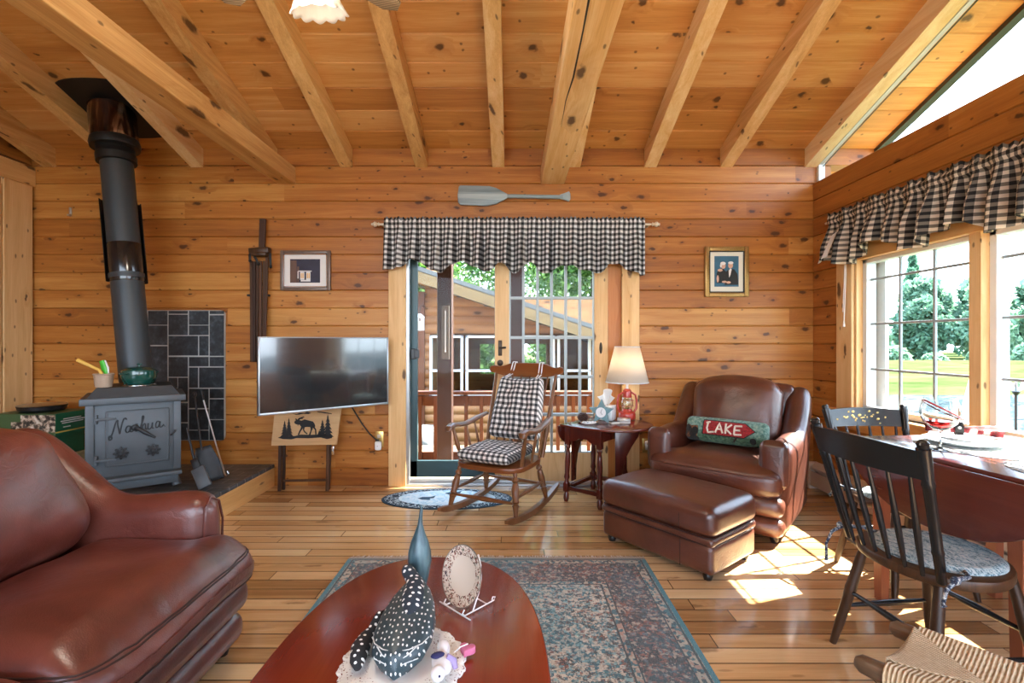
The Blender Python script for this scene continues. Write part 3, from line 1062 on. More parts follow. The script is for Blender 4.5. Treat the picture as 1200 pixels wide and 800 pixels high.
# ------------------------------------------------------------------ lake window (two sashes)
win = tag(bpy.data.objects.new('window_1', None), 'wide two-sash lake window with white grilles under the checked valance', 'window', None, 'structure')
COL.objects.link(win)
mb = MB()                              # pine casing on the room face
mb.box2((XR - 0.022, 3.56, 0.60), (XR, 3.73, 1.99), 0.004)
mb.box2((XR - 0.022, 1.55, 0.60), (XR, 1.72, 1.99), 0.004)
obj('casing', mb, M['trim_zy'], win, smooth=0)
mb = MB()
mb.box2((XR - 0.024, 1.72, 1.80), (XR, 3.56, 1.99), 0.004)
mb.box2((XR - 0.05, 1.50, 0.675), (XR + 0.13, 3.78, 0.70), 0.006)     # stool
mb.box2((XR - 0.022, 1.55, 0.56), (XR, 3.73, 0.674), 0.004)
obj('casing', mb, M['trim_y'], win, smooth=0)
mb = MB()                              # reveal
mb.box2((XR, 3.54, 0.70), (XR + 0.13, 3.56, 1.83))
mb.box2((XR, 1.72, 0.70), (XR + 0.13, 1.74, 1.83))
mb.box2((XR, 1.72, 1.805), (XR + 0.13, 3.56, 1.83))
mb.box2((XR, 2.60, 0.70), (XR + 0.05, 2.67, 1.805), 0.003)
obj('jamb', mb, M['trim_zy'], win, smooth=0)
for (y0, y1) in ((2.67, 3.54), (1.74, 2.60)):
    f = MB()
    x0, x1 = XR + 0.045, XR + 0.115
    for lo, hi in (((y0, 0.70), (y0 + 0.04, 1.805)), ((y1 - 0.04, 0.70), (y1, 1.805)), ((y0, 0.70), (y1, 0.745)), ((y0, 1.775), (y1, 1.805))):
        f.box2((x0, lo[0], lo[1]), (x1, hi[0], hi[1]), 0.004)
    fr = obj('sash', f, M['vinyl'], win, smooth=0)
    mu = MB()
    ga, gb = y0 + 0.04, y1 - 0.04
    for i in (1, 2):
        y = ga + (gb - ga) * i / 3
        mu.box2((XR + 0.072, y - 0.008, 0.745), (XR + 0.088, y + 0.008, 1.775), 0.003)
    for z in (1.011, 1.336, 1.656):
        mu.box2((XR + 0.073, ga, z - 0.008), (XR + 0.087, gb, z + 0.008), 0.003)
    obj('grille', mu, M['grille'], fr, smooth=0)
    p = MB()
    p.box2((XR + 0.078, ga, 0.745), (XR + 0.082, gb, 1.775))
    obj('pane', p, M['pane'], fr, smooth=0)
mb = MB()
mb.box2((XR + 0.05, 2.605, 0.70), (XR + 0.12, 2.665, 1.805), 0.003)
obj('mullion', mb, M['vinyl'], win, smooth=0)
mb = MB()
mb.box2((XR + 0.15, 3.46, 0.66), (XR + 0.175, 3.58, 1.9), 0.004)
mb.box2((XR + 0.15, 1.66, 0.66), (XR + 0.175, 1.78, 1.9), 0.004)
mb.box2((XR + 0.15, 1.66, 1.79), (XR + 0.175, 3.58, 1.9), 0.004)
obj('outer_trim', mb, M['vinyl'], win, smooth=0)

# trapezoid window above the log wall
win2 = tag(bpy.data.objects.new('window_2', None), 'long sloping clerestory window between the last rafter and the log wall', 'window', None, 'structure')
COL.objects.link(win2)
zt = 17 * ROW
mb = MB()
mb.add([(XR + 0.06, YB, zt), (XR + 0.06, 2.3, zt), (XR + 0.06, 2.3, ceil_z(2.3)), (XR + 0.06, YB, ceil_z(YB))], [[0, 1, 2, 3]])
obj('pane', mb, M['pane'], win2, smooth=0)
mb = MB()
mb.beam((XR + 0.05, YB + 0.02, RB + 0.004), (XR + 0.05, 2.3, RB + 0.004 + SLOPE * 1.75), 0.03, 0.02)
mb.box2((XR + 0.03, YB - 0.03, zt), (XR + 0.08, YB, 2.70))
obj('glazing_bead', mb, M['vinyl'], win2, smooth=0)
mb = MB()
mb.beam((XR + 0.065, YB + 0.02, RB - 0.018), (XR + 0.065, 2.3, RB - 0.018 + SLOPE * 1.75), 0.006, 0.006)
obj('gasket', mb, M['black_pl'], win2, smooth=0)

# ------------------------------------------------------------------ patio door
door = tag(bpy.data.objects.new('door_1', None), 'patio door with a full glass storm leaf and a gridded wooden leaf', 'door', None, 'structure')
COL.objects.link(door)
ZT = 14 * ROW
mb = MB()
mb.box2((-1.03, YB - 0.022, 0.0), (-0.885, YB, 2.2), 0.004)
mb.box2((0.915, YB - 0.022, 0.0), (1.062, YB, 2.2), 0.004)
obj('casing', mb, M['trim_z'], door, smooth=0)
mb = MB()
mb.box2((-0.885, YB - 0.02, ZT - 0.02), (0.915, YB, 2.2), 0.004)
obj('casing', mb, M['trim_z'], door, smooth=0)
mb = MB()
mb.box2((0.81, YB + 0.03, 0.02), (0.93, YB + 0.15, ZT))
mb.box2((-0.90, YB + 0.02, ZT - 0.03), (0.93, YB + 0.15, ZT))
mb.box2((-0.905, YB + 0.0, 0.02), (-0.893, YB + 0.15, ZT))
obj('jamb', mb, M['jamb'], door, smooth=0)
mb = MB()
mb.box2((-0.893, YB + 0.0, 0.02), (-0.862, YB + 0.06, ZT), 0.003)
mb.box2((-0.893, YB - 0.01, 0.0), (0.93, YB + 0.15, 0.02), 0.004)
mb.box2((-0.893, YB + 0.02, 0.02), (0.0, YB + 0.06, 0.045), 0.003)
obj('threshold', mb, M['alu'], door, smooth=0)
# storm leaf
st = MB()
x0, x1 = -0.872, -0.10
ys, ye = YB + 0.09, YB + 0.125
for lo, hi in (((x0, 0.05), (x0 + 0.062, ZT - 0.03)), ((x0, 0.05), (x1, 0.19)), ((x0, ZT - 0.13), (x1, ZT - 0.03)), ((x1 - 0.05, 0.05), (x1, ZT - 0.03))):
    st.box2((lo[0], ys, lo[1]), (hi[0], ye, hi[1]), 0.004)
leaf = obj('storm_leaf', st, M['teal_al'], door, smooth=0)
mb = MB()
mb.box2((x0 + 0.062, ys + 0.012, 0.19), (x1 - 0.05, ys + 0.018, ZT - 0.13))
obj('pane', mb, M['pane'], leaf, smooth=0)
mb = MB()
mb.box2((x0 + 0.012, ys - 0.035, 1.06), (x0 + 0.055, ys, 1.15), 0.006)
mb.box2((x0 + 0.045, ys - 0.05, 1.07), (x0 + 0.085, ys - 0.02, 1.14), 0.006)
obj('latch', mb, M['black_pl'], leaf, smooth=0)
# wooden leaf with grid
wl = MB()
x0, x1 = -0.145, 0.825
ys, ye = YB + 0.035, YB + 0.08
for lo, hi in (((x0, 0.03), (x0 + 0.122, ZT - 0.03)), ((x1 - 0.13, 0.03), (x1, ZT - 0.03)), ((x0 + 0.122, 0.03), (x1 - 0.13, 0.27)), ((x0 + 0.122, ZT - 0.16), (x1 - 0.13, ZT - 0.03))):
    wl.box2((lo[0], ys, lo[1]), (hi[0], ye, hi[1]), 0.004)
leaf = obj('wooden_leaf', wl, M['trim_z'], door, smooth=0)
gx0, gx1 = x0 + 0.122, x1 - 0.13
mb = MB()
mb.box2((gx0, ys + 0.02, 0.27), (gx1, ys + 0.026, ZT - 0.16))
obj('pane', mb, M['pane'], leaf, smooth=0)
mb = MB()
for i in range(0, 7):
    x = gx0 + (gx1 - gx0) * i / 6
    mb.box2((x - 0.011, ys + 0.004, 0.27), (x + 0.011, ys + 0.042, ZT - 0.16), 0.003)
for py in (349, 395.5, 441.7, 486, 531):
    z = EYE - (py - 400) / F * (ys)
    mb.box2((gx0, ys + 0.005, z - 0.012), (gx1, ys + 0.041, z + 0.012), 0.003)
obj('grille', mb, M['grey_al'], leaf, smooth=0)
mb = MB()
hx = x0 + 0.045
mb.box2((hx - 0.016, ys - 0.008, 1.09), (hx + 0.016, ys, 1.22), 0.004)
mb.tube([(hx, ys - 0.005, 1.155), (hx, ys - 0.05, 1.155), (hx + 0.05, ys - 0.055, 1.16)], 0.009, 8)
mb.lathe([(0.0, 0), (0.026, 0), (0.026, 0.014), (0.0, 0.02)], 16, Matrix.Translation((hx, ys, 1.03)) @ Matrix.Rotation(R(90), 4, 'X'))
obj('lever_handle', mb, M['bronze'], leaf)
mb = MB()
mb.ball((x1 - 0.075, ys - 0.002, 1.155), (0.013, 0.008, 0.05), 12, 8)
obj('finger_pull', mb, M['bronze'], leaf)

# pale board casing and head board in the left corner
mb = MB()
mb.box2((XL, 3.80, 0.0), (XL + 0.03, 4.03, 2.50), 0.005)
tag(obj('trim_3', mb, M['trim_zy'], smooth=0), kind='structure')
mb = MB()
mb.box2((XL, 3.0, 0.0), (XL + 0.022, 3.79, 2.45), 0.004)
mb.box2((XL, 3.0, 2.50), (XL + 0.035, 4.05, 2.66), 0.005)
tag(obj('trim_4', mb, M['trim_y'], smooth=0), kind='structure')
# ================================================================== HEARTH CORNER
hp = thing('hearth_platform', 'low stove hearth of dark slate tiles with a pale pine curb', 'hearth', (-3.0, 3.5, 0))
mb = MB()
mb.box2((-2.03, 2.86, 0.0), (-1.985, YB - 0.002, 0.155), 0.004)
obj('curb', mb, M['curb'], hp, smooth=0, world=True)
mb = MB()
mb.box2((XL + 0.036, 2.86, 0.0), (-2.03, 2.90, 0.155), 0.004)
obj('curb', mb, M['curb'], hp, smooth=0, world=True)
mb = MB()
mb.box2((XL + 0.036, 2.85, 0.155), (-1.985, YB - 0.002, 0.185), 0.006)
obj('tile_slab', mb, M['hearth'], hp, smooth=0, world=True)
mb = MB()
mb.box2((XL + 0.036, 2.90, 0.0), (-2.03, YB - 0.002, 0.155))
obj('core', mb, M['iron_d'], hp, smooth=0, world=True)

# slate panel on the wall behind the stove
sp = thing('slate_wall_panel', 'slate tile heat shield with pale grout on the log wall behind the stove', 'tile panel', (-2.79, YB, 0.38))
PX0, PX1, PZ0, PZ1 = -3.18, -2.395, 0.385, 1.47
pts = []
for cx, cz, a0 in ((PX1 - 0.035, PZ1 - 0.035, 0), (PX0 + 0.035, PZ1 - 0.035, 90), (PX0 + 0.035, PZ0 + 0.035, 180), (PX1 - 0.035, PZ0 + 0.035, 270)):
    for i in range(5):
        a = R(a0 + 22.5 * i)
        pts.append((cx + 0.035 * math.cos(a), cz + 0.035 * math.sin(a)))
mb = MB()
mb.prism(pts, 0, 0.016, Matrix.Translation((0, YB - 0.001, 0)) @ Matrix.Rotation(R(90), 4, 'X'))
obj('grout_bed', mb, M['grout'], sp, smooth=0, world=True)
# tiles in crop units (x 468..757, y 65..503 of the photograph enlarged 2.857x)
TL = [(470, 68, 498, 218), (470, 222, 498, 330), (502, 68, 566, 80), (502, 80, 566, 116), (502, 118, 566, 183), (502, 187, 566, 330),
      (570, 68, 634, 79), (638, 68, 703, 116), (707, 68, 755, 80), (570, 82, 634, 150), (638, 118, 703, 150), (570, 153, 668, 218), (672, 153, 703, 218), (707, 84, 755, 219),
      (570, 223, 634, 289), (638, 223, 703, 254), (707, 223, 755, 254), (638, 258, 668, 325), (672, 258, 755, 325),
      (570, 292, 599, 325), (602, 292, 634, 372), (638, 329, 703, 393), (707, 329, 755, 360), (570, 329, 599, 395), (707, 364, 755, 430),
      (638, 397, 703, 465), (602, 376, 634, 440), (502, 334, 566, 400), (570, 399, 599, 465), (638, 468, 703, 500), (707, 433, 755, 500), (602, 444, 634, 500), (470, 334, 498, 500), (502, 404, 566, 500), (570, 468, 599, 500)]
for (a, b, c, d) in TL:
    t = MB()
    px0, px1, py0, py1 = a / 2.857, c / 2.857, 340 + b / 2.857, 340 + d / 2.857
    A, B = at(px0, py1, YB), at(px1, py0, YB)
    if B.x > PX1 - 0.004:
        B.x = PX1 - 0.005
    t.box2((A.x, YB - 0.022, max(A.z, PZ0 + 0.005)), (B.x, YB - 0.014, min(B.z, PZ1 - 0.005)), 0.0015, 1)
    obj('tile', t, M['slate'], sp, smooth=0, world=True)

# ---------------------------------------------------------------- wood stove
stove = thing('wood_stove', 'grey cast iron wood stove with raised script lettering on its door', 'stove', (-2.697, 3.47, 0.193), R(36.87))
mb = MB()
mb.box2((-0.25, -0.22, 0.11), (0.25, 0.22, 0.60), 0.008)
obj('body', mb, M['iron'], stove)
mb = MB()
mb.box2((-0.285, -0.262, 0.60), (0.285, 0.262, 0.645), 0.006)
obj('top_plate', mb, M['iron'], stove)
mb = MB()
vs = [(sx * a, sy * b, z) for (a, b, z) in ((0.25, 0.24, 0.645), (0.205, 0.215, 0.708)) for sx, sy in ((-1, -1), (1, -1), (1, 1), (-1, 1))]
mb.add(vs, [[0, 1, 2, 3], [4, 5, 6, 7], [0, 1, 5, 4], [1, 2, 6, 5], [2, 3, 7, 6], [3, 0, 4, 7]])
obj('stepped_top', mb, M['iron_d'], stove, smooth=0)
for sx in (-1, 1):
    mb = MB()
    mb.box2((sx * 0.235 - 0.022, -0.235, 0.11), (sx * 0.235 + 0.022, -0.215, 0.60), 0.004)
    obj('corner_post', mb, M['iron'], stove)
mb = MB()
mb.box2((-0.26, -0.30, 0.09), (0.26, -0.20, 0.118), 0.006)
mb.box2((-0.24, -0.255, 0.03), (0.24, -0.235, 0.09), 0.004)
obj('ash_lip', mb, M['iron'], stove)
for sx in (-1, 1):
    for sy in (-1, 1):
        mb = MB()
        mb.tube([(sx * 0.22, sy * 0.19, 0.12), (sx * 0.225, sy * 0.195, 0.06), (sx * 0.235, sy * 0.205, 0.0)], [0.03, 0.022, 0.028], 10)
        obj('leg', mb, M['iron'], stove)
dr = MB()
dr.box2((-0.155, -0.242, 0.185), (0.19, -0.218, 0.555), 0.008)
for (x0, z0, x1, z1) in ((-0.148, 0.192, 0.183, 0.198), (-0.148, 0.542, 0.183, 0.548), (-0.148, 0.192, -0.142, 0.548), (0.177, 0.192, 0.183, 0.548)):
    dr.box2((x0, -0.247, z0), (x1, -0.240, z1))
dr = obj('door', dr, M['iron'], stove)
for z in (0.235, 0.505):
    mb = MB()
    mb.tube([(-0.205, -0.225, z - 0.03), (-0.205, -0.225, z + 0.03)], 0.012, 10)
    mb.box2((-0.205, -0.252, z - 0.008), (-0.10, -0.238, z + 0.008), 0.003)
    obj('hinge', mb, M['iron'], dr)
for x in (-0.075, 0.098):
    mb = MB()
    prof = []
    for i in range(48):
        a = 2 * PI * i / 48
        r = 0.037 + 0.007 * math.cos(8 * a)
        prof.append((r * math.cos(a), r * math.sin(a)))
    T = Matrix.Translation((x, -0.243, 0.272)) @ Matrix.Rotation(R(90), 4, 'X')
    mb.prism(prof, 0, 0.014, T, 0.003)
    for i in range(8):
        a = 2 * PI * i / 8
        mb.M = T
        mb.ball((0.026 * math.cos(a), 0.026 * math.sin(a), 0.015), (0.006, 0.006, 0.006), 8, 6)
        mb.M = Matrix.Identity(4)
    mb.lathe([(0.014, 0.012), (0.015, 0.024), (0.009, 0.03), (0.0, 0.031)], 16, T)
    obj('draft_knob', mb, M['iron_d'], dr)
mb = MB()
mb.tube([(0.0, -0.242, 0.435), (0.02, -0.275, 0.43), (0.05, -0.285, 0.405), (0.11, -0.285, 0.36)], [0.012, 0.012, 0.013, 0.007], 10)
mb.ball((0.0, -0.246, 0.435), (0.022, 0.012, 0.022), 12, 8)
obj('latch_handle', mb, M['iron_d'], dr)
mb = MB()
mb.tube([(0.20, -0.225, 0.36), (0.205, -0.25, 0.37), (0.225, -0.25, 0.395)], 0.006, 8)
obj('latch_catch', mb, M['iron_d'], stove)


def script_text(strokes, ox, oz, sx, sz, slope, r):
    m = MB()
    for st in strokes:
        # smooth the stroke
        p = []
        k = len(st)
        for i in range(k - 1):
            p0, p1, p2, p3 = (st[max(i - 1, 0)], st[i], st[i + 1], st[min(i + 2, k - 1)])
            for t in (0, 0.25, 0.5, 0.75):
                q = [0.5 * (2 * b + (c - a) * t + (2 * a - 5 * b + 4 * c - d) * t * t + (3 * b - a - 3 * c + d) * t ** 3) for a, b, c, d in zip(p0, p1, p2, p3)]
                p.append(q)
        p.append(st[-1])
        m.tube([(ox + x * sx, -0.2435, oz + y * sz + slope * x * sx) for x, y in p], r, 6)
    return m


NASHUA = [
    [(0.0, -.45), (0.02, -.15), (.14, -.1), (.2, -.35), (.1, -.5), (.0, -.35), (.2, .0), (.42, 1.1), (.55, 1.5), (.62, 1.35)],
    [(.55, 1.5), (.62, .8), (.72, 0.0)], [(.72, 0.0), (.85, .9), (1.0, 1.55), (1.12, 1.6), (1.16, 1.42)],
    [(1.45, .62), (1.25, .7), (1.12, .35), (1.2, .02), (1.38, .15), (1.47, .68), (1.45, .1), (1.55, 0.02), (1.68, .2)],
    [(1.68, .2), (1.86, .85), (1.95, .4), (1.9, .02), (1.75, .08), (2.1, .2)],
    [(2.1, .2), (2.32, 1.1), (2.36, 1.5), (2.26, 1.4), (2.22, 0.0)], [(2.22, .1), (2.36, .62), (2.48, .6), (2.5, .05), (2.62, .1)],
    [(2.68, .68), (2.66, .15), (2.78, .0), (2.92, .2), (2.98, .68), (2.97, .1), (3.08, .02)],
    [(3.5, .62), (3.32, .7), (3.2, .35), (3.26, .02), (3.42, .15), (3.52, .68), (3.5, .1), (3.62, 0.0), (3.8, .25)],
    [(3.84, .02), (3.88, .06)],
]
obj('lettering', script_text(NASHUA, -0.138, 0.395, 0.078, 0.062, 0.1, 0.0042), M['iron_d'], dr)

# ---------------------------------------------------------------- stove pipe
sppe = thing('stove_pipe', 'tall grey stovepipe with a copper sleeve rising through the ceiling', 'stovepipe', (-2.757, 3.55, 0.90))
A, B = Vector((-2.757, 3.55, 0.918)), Vector((-3.0, 3.63, 2.945))
ax = (B - A).normalized()


def along(t0, t1, prof_r, name, mat):
    m = MB()
    p0, p1 = A + (B - A) * t0, A + (B - A) * t1
    k = len(prof_r)
    m.tube([p0 + (p1 - p0) * q[0] for q in prof_r], [q[1] for q in prof_r], 28)
    obj(name, m, mat, sppe, world=True, smooth=50)


along(0.0, 0.83, [(0, 0.101), (0.0, 0.101), (0.02, 0.101), (0.45, 0.101), (0.45, 0.109), (0.47, 0.109), (0.47, 0.101), (1, 0.101)], 'pipe', M['pipe'])
along(0.80, 0.86, [(0, 0.101), (0.02, 0.124), (0.45, 0.126), (0.5, 0.119), (1, 0.119)], 'collar', M['pipe_d'])
along(0.855, 0.885, [(0, 0.12), (0.0, 0.152), (0.5, 0.157), (1, 0.15)], 'adapter_ring', M['pipe_d'])
along(0.88, 1.005, [(0, 0.146), (1, 0.146)], 'copper_sleeve', M['copper'])
along(0.36, 0.50, [(0, 0.1015), (0.03, 0.1045), (0.5, 0.1045), (0.97, 0.1045), (1, 0.1015)], 'damper_sleeve', M['black_gloss'])
m = MB()
pts = [A + (B - A) * t for t in (0.36, 0.66)]
side = Vector((0.8, -0.6, 0))
back = Vector((0.05, 0.115, 0))
for s in (-1, 1):
    pass
vs = []
for p in pts:
    for i in range(9):
        a = R(38 + 180 * i / 8)
        vs.append(p + Vector((0.122 * math.cos(a), 0.122 * math.sin(a), 0)))
m.add(vs, [[i, i + 1, 10 + i, 9 + i] for i in range(8)])
obj('heat_shield', m, M['pipe_d'], sppe, world=True, solid=0.003)
m = MB()
cen = Vector((-2.98, 3.64, 0))
prof = []
for i in range(40):
    a = 2 * PI * i / 40
    prof.append((cen.x + 0.36 * abs(math.cos(a)) ** 0.75 * (1 if math.cos(a) > 0 else -1), cen.y + 0.275 * abs(math.sin(a)) ** 0.75 * (1 if math.sin(a) > 0 else -1)))
vs = [(x, y, ceil_z(y) - d) for d in (0.004, 0.012) for x, y in prof]
n = 40
m.add(vs, [list(range(n)), list(range(n, 2 * n))[::-1]] + [[i, (i + 1) % n, n + (i + 1) % n, n + i] for i in range(n)])
obj('ceiling_plate', m, M['pipe_d'], sppe, world=True, smooth=0)

# ---------------------------------------------------------------- things on the stove
ZS = 0.193 + 0.708
pot = thing('casserole_pot', 'dark green enamel casserole pot with a lid on the stove top', 'pot', (-2.616, 3.396, ZS + 0.0095), R(80))
pot.scale = (0.86, 0.86, 0.9)
m = MB()
m.lathe([(0.085, 0), (0.101, 0.01), (0.122, 0.06), (0.118, 0.098), (0.112, 0.098), (0.10, 0.02), (0.0, 0.012)], 32, capb=True)
obj('bowl', m, M['enamel'], pot)
m = MB()
m.lathe([(0.119, 0.0985), (0.119, 0.108), (0.09, 0.128), (0.045, 0.138), (0.0, 0.14)], 32)
obj('lid', m, M['enamel'], pot)
m = MB()
m.lathe([(0.008, 0.138), (0.008, 0.148), (0.02, 0.152), (0.018, 0.162), (0, 0.165)], 16)
obj('knob', m, M['enamel'], pot)
for s in (-1, 1):
    m = MB()
    m.tube([(s * 0.113, -0.03, 0.085), (s * 0.14, -0.03, 0.088), (s * 0.148, 0, 0.09), (s * 0.14, 0.03, 0.088), (s * 0.113, 0.03, 0.085)], 0.007, 8)
    obj('handle', m, M['enamel'], pot)
tv = thing('trivet', 'thin wire trivet under the green pot', 'trivet', (-2.616, 3.396, ZS + 0.001))
tv.scale = (0.85, 0.85, 1)
m = MB()
for r in (0.05, 0.09, 0.115):
    m.tube([(r * math.cos(2 * PI * i / 32), r * math.sin(2 * PI * i / 32), 0.005) for i in range(32)], 0.0035, 6, closed=True)
for i in range(3):
    a = PI * i / 3
    m.tube([(0.115 * math.cos(a), 0.115 * math.sin(a), 0.005), (-0.115 * math.cos(a), -0.115 * math.sin(a), 0.005)], 0.003, 6)
obj('wire_rings', m, M['chrome'], tv)
m = MB()
for i in range(3):
    a = 2 * PI * i / 3
    m = MB(); m.ball((0.11 * math.cos(a), 0.11 * math.sin(a), 0.004), 0.004, 8, 6); obj('foot', m, M['chrome'], tv)
pass

bk = thing('woven_basket', 'small woven basket holding utensils on the stove top', 'basket', (-2.763, 3.274, ZS + 0.001))
m = MB()
m.lathe([(0.045, 0), (0.05, 0.03), (0.055, 0.085), (0.05, 0.085), (0.044, 0.01), (0, 0.008)], 20)
obj('basket_wall', m, M['basket'], bk)
m = MB()
m.tube([(0.054 * math.cos(2 * PI * i / 24), 0.054 * math.sin(2 * PI * i / 24), 0.086) for i in range(24)], 0.006, 6, closed=True)
obj('rim', m, M['basket'], bk)
ut = thing('long_match_brush', 'yellow wooden handle sticking out of the small basket toward the corner', 'brush', (-2.763, 3.274, ZS + 0.013))
m = MB()
m.tube([(0.028, 0.0, 0.006), (-0.022, -0.01, 0.104), (-0.15, -0.03, 0.172)], [0.006, 0.010, 0.013], 10)
obj('handle', m, M['handle_y'], ut)
m = MB()
m.tube([(0.018, 0, 0.014), (0.026, 0.002, 0.010)], 0.009, 8)
obj('bristles', m, M['ink'], ut)
ut = thing('utility_lighter', 'bright green plastic handle standing in the small basket', 'lighter', (-2.755, 3.285, ZS + 0.013))
m = MB()
m.tube([(0.0, 0.0, 0.075), (-0.012, 0, 0.11), (-0.032, 0, 0.165)], [0.010, 0.017, 0.014], 10, flat=(1.2, 0.6))
obj('handle', m, M['green_pl'], ut)
m = MB()
m.tube([(0.003, 0, 0.004), (0.0, 0, 0.075)], 0.005, 8)
obj('nozzle', m, M['pipe_d'], ut)
m = MB()
m.tube([(0.016, 0, 0.08), (0.012, 0, 0.12), (-0.008, 0, 0.168)], [0.004, 0.006, 0.004], 8)
obj('trigger_guard', m, M['white_p'], ut)

# ---------------------------------------------------------------- fire tools leaning right of the stove
fs = thing('ash_shovel', 'black ash shovel leaning beside the stove', 'shovel', (-2.2, 3.46, 0.186))
m = MB()
m.tube([(-2.36, 3.60, 0.80), (-2.245, 3.50, 0.42)], 0.0075, 8)
m.ball((-2.365, 3.604, 0.815), (0.016, 0.016, 0.022), 10, 8)
obj('shaft', m, M['pipe_d'], fs, world=True)
m = MB()


def pan(u, v):
    x = (u - 0.5) * 0.15 * (0.65 + 0.5 * min(1, v * 2))
    l = v * 0.26
    bowl = 0.03 * (abs(u - 0.5) * 2) ** 2
    d = Vector((0.115, 0.10, -0.38)).normalized() * -1
    dn = Vector((0.3, -0.1, -1)).normalized()
    sd = Vector((0.55, 0.8, 0.1)).normalized()
    up = dn.cross(sd)
    return Vector((-2.25, 3.505, 0.445)) + dn * l + sd * x + up * (bowl - 0.0)


m.surf(pan, 10, 8)
obj('blade', m, M['iron_d'], fs, world=True, solid=0.004)
fp = thing('fire_poker', 'thin fire poker with a curled end leaning against the stove side', 'poker', (-2.12, 3.46, 0.186))
m = MB()
m.tube([(-2.365, 3.71, 0.76), (-2.17, 3.65, 0.215), (-2.15, 3.645, 0.20), (-2.135, 3.645, 0.215), (-2.145, 3.645, 0.235)], 0.006, 8)
obj('rod', m, M['steel'], fp, world=True)
m = MB()
m.tube([(-2.387, 3.72, 0.83), (-2.365, 3.71, 0.76)], [0.011, 0.009], 8)
obj('grip', m, M['pipe_d'], fp, world=True)

# fireside broom: dark head with pale band
fb = thing('hearth_brush', 'flat grey hearth brush standing beside the shovel', 'brush', (-2.16, 3.40, 0.186))
m = MB()
m.beam((-2.115, 3.34, 0.205), (-2.19, 3.37, 0.33), 0.085, 0.028, up=(0.3, -1, 0), bev=0.006)
obj('bristles', m, M['iron'], fb, world=True)
m = MB()
m.beam((-2.19, 3.37, 0.33), (-2.225, 3.384, 0.39), 0.05, 0.02, up=(0.3, -1, 0), bev=0.006)
m.tube([(-2.225, 3.384, 0.39), (-2.30, 3.42, 0.60)], 0.008, 8)
obj('handle', m, M['pipe_d'], fb, world=True)

# ---------------------------------------------------------------- cartons in the corner
cart = [((-3.60, 3.72), (0.44, 0.30, 0.16), 0.186, 'tan_box', 'tan carton at the bottom of the stack in the corner'),
        ((-3.63, 3.73), (0.42, 0.28, 0.165), 0.347, 'green_box', 'dark green carton, middle one of the corner stack'),
        ((-3.585, 3.70), (0.47, 0.30, 0.165), 0.513, 'olive_box', 'green carton with a printed photo, topmost of the corner stack')]
for (cx, cy), (sx, sy, sz), z, mk, lab in cart:
    b = thing('carton', lab, 'carton', (cx, cy, z), 0, 'cartons stacked beside the stove')
    m = MB()
    m.box2((-sx / 2, -sy / 2, 0), (sx / 2, sy / 2, sz), 0.003)
    obj('box_body', m, M[mk], b, smooth=0)
    f = -sy / 2 - 0.0015
    if mk == 'olive_box':
        m = MB(); m.box2((-0.02, f, 0.03), (sx / 2, f + 0.002, sz - 0.008)); m.box2((-0.09, f, 0.03), (-0.02, f + 0.002, sz - 0.06))
        obj('printed_photo', m, M['photo_box'], b, smooth=0)
        g_ = sx / 2 + 0.0015; m = MB(); m.box2((g_ - 0.002, -sy / 2, 0.0), (g_, sy / 2, sz))
        obj('printed_panel', m, M['green_box'], b, smooth=0)
        m = MB()
        for zz, xa, xb in ((0.115, -0.09, 0.06), (0.1, -0.11, 0.1), (0.085, -0.1, 0.08), (0.055, -0.09, -0.03)):
            m.box2((g_ - 0.001, xa, zz), (g_ + 0.001, xb, zz + 0.007))
        obj('white_print', m, M['white_ink'], b, smooth=0)
        m = MB()
        m.box2((g_ - 0.001, -sy / 2, 0.022), (g_ + 0.001, sy / 2, 0.032))
        obj('yellow_print', m, M['yellow_pr'], b, smooth=0)
    else:
        m = MB()
        for zz, xa, xb in ((0.1, 0.10, 0.19), (0.085, 0.12, 0.19), (0.06, 0.11, 0.18)):
            m.box2((xa, f - 0.001, zz), (xb, f + 0.001, zz + 0.006))
        obj('white_print', m, M['white_ink'] if mk == 'green_box' else M['ink'], b, smooth=0)
gr = thing('griddle_pan', 'round black griddle pan lying on the topmost carton', 'pan', (-3.61, 3.72, 0.6795))
gr.scale = (0.82, 0.82, 0.9)
m = MB()
m.lathe([(0.15, 0.0), (0.17, 0.012), (0.178, 0.045), (0.172, 0.047), (0.16, 0.018), (0.0, 0.015)], 36)
obj('dish', m, M['black_pl'], gr)
m = MB()
m.lathe([(0.172, 0.046), (0.18, 0.05), (0.172, 0.055), (0.05, 0.062), (0, 0.063)], 36)
obj('cover', m, M['steel'], gr)

# small metal hook plate on the wall
hk = tag(obj('wall_hook', MB().box2((-3.70, YB - 0.012, 2.27), (-3.68, YB - 0.001, 2.33), 0.003).box2((-3.70, YB - 0.03, 2.255), (-3.68, YB - 0.004, 2.27), 0.003), M['steel'], smooth=0), 'tiny metal hook high on the log wall behind the stovepipe', 'hook')

# ================================================================== BACK WALL THINGS
# wooden tripod hung on the wall
tp = thing('wooden_tripod', 'antique wooden tripod hung folded on the log wall above the screen', 'tripod', (-2.09, YB, 1.0))
Yw = YB - 0.05


def P2(cx, cy, y=None):
    return at(270 + cx / 4, 240 + cy / 4, y or Yw)


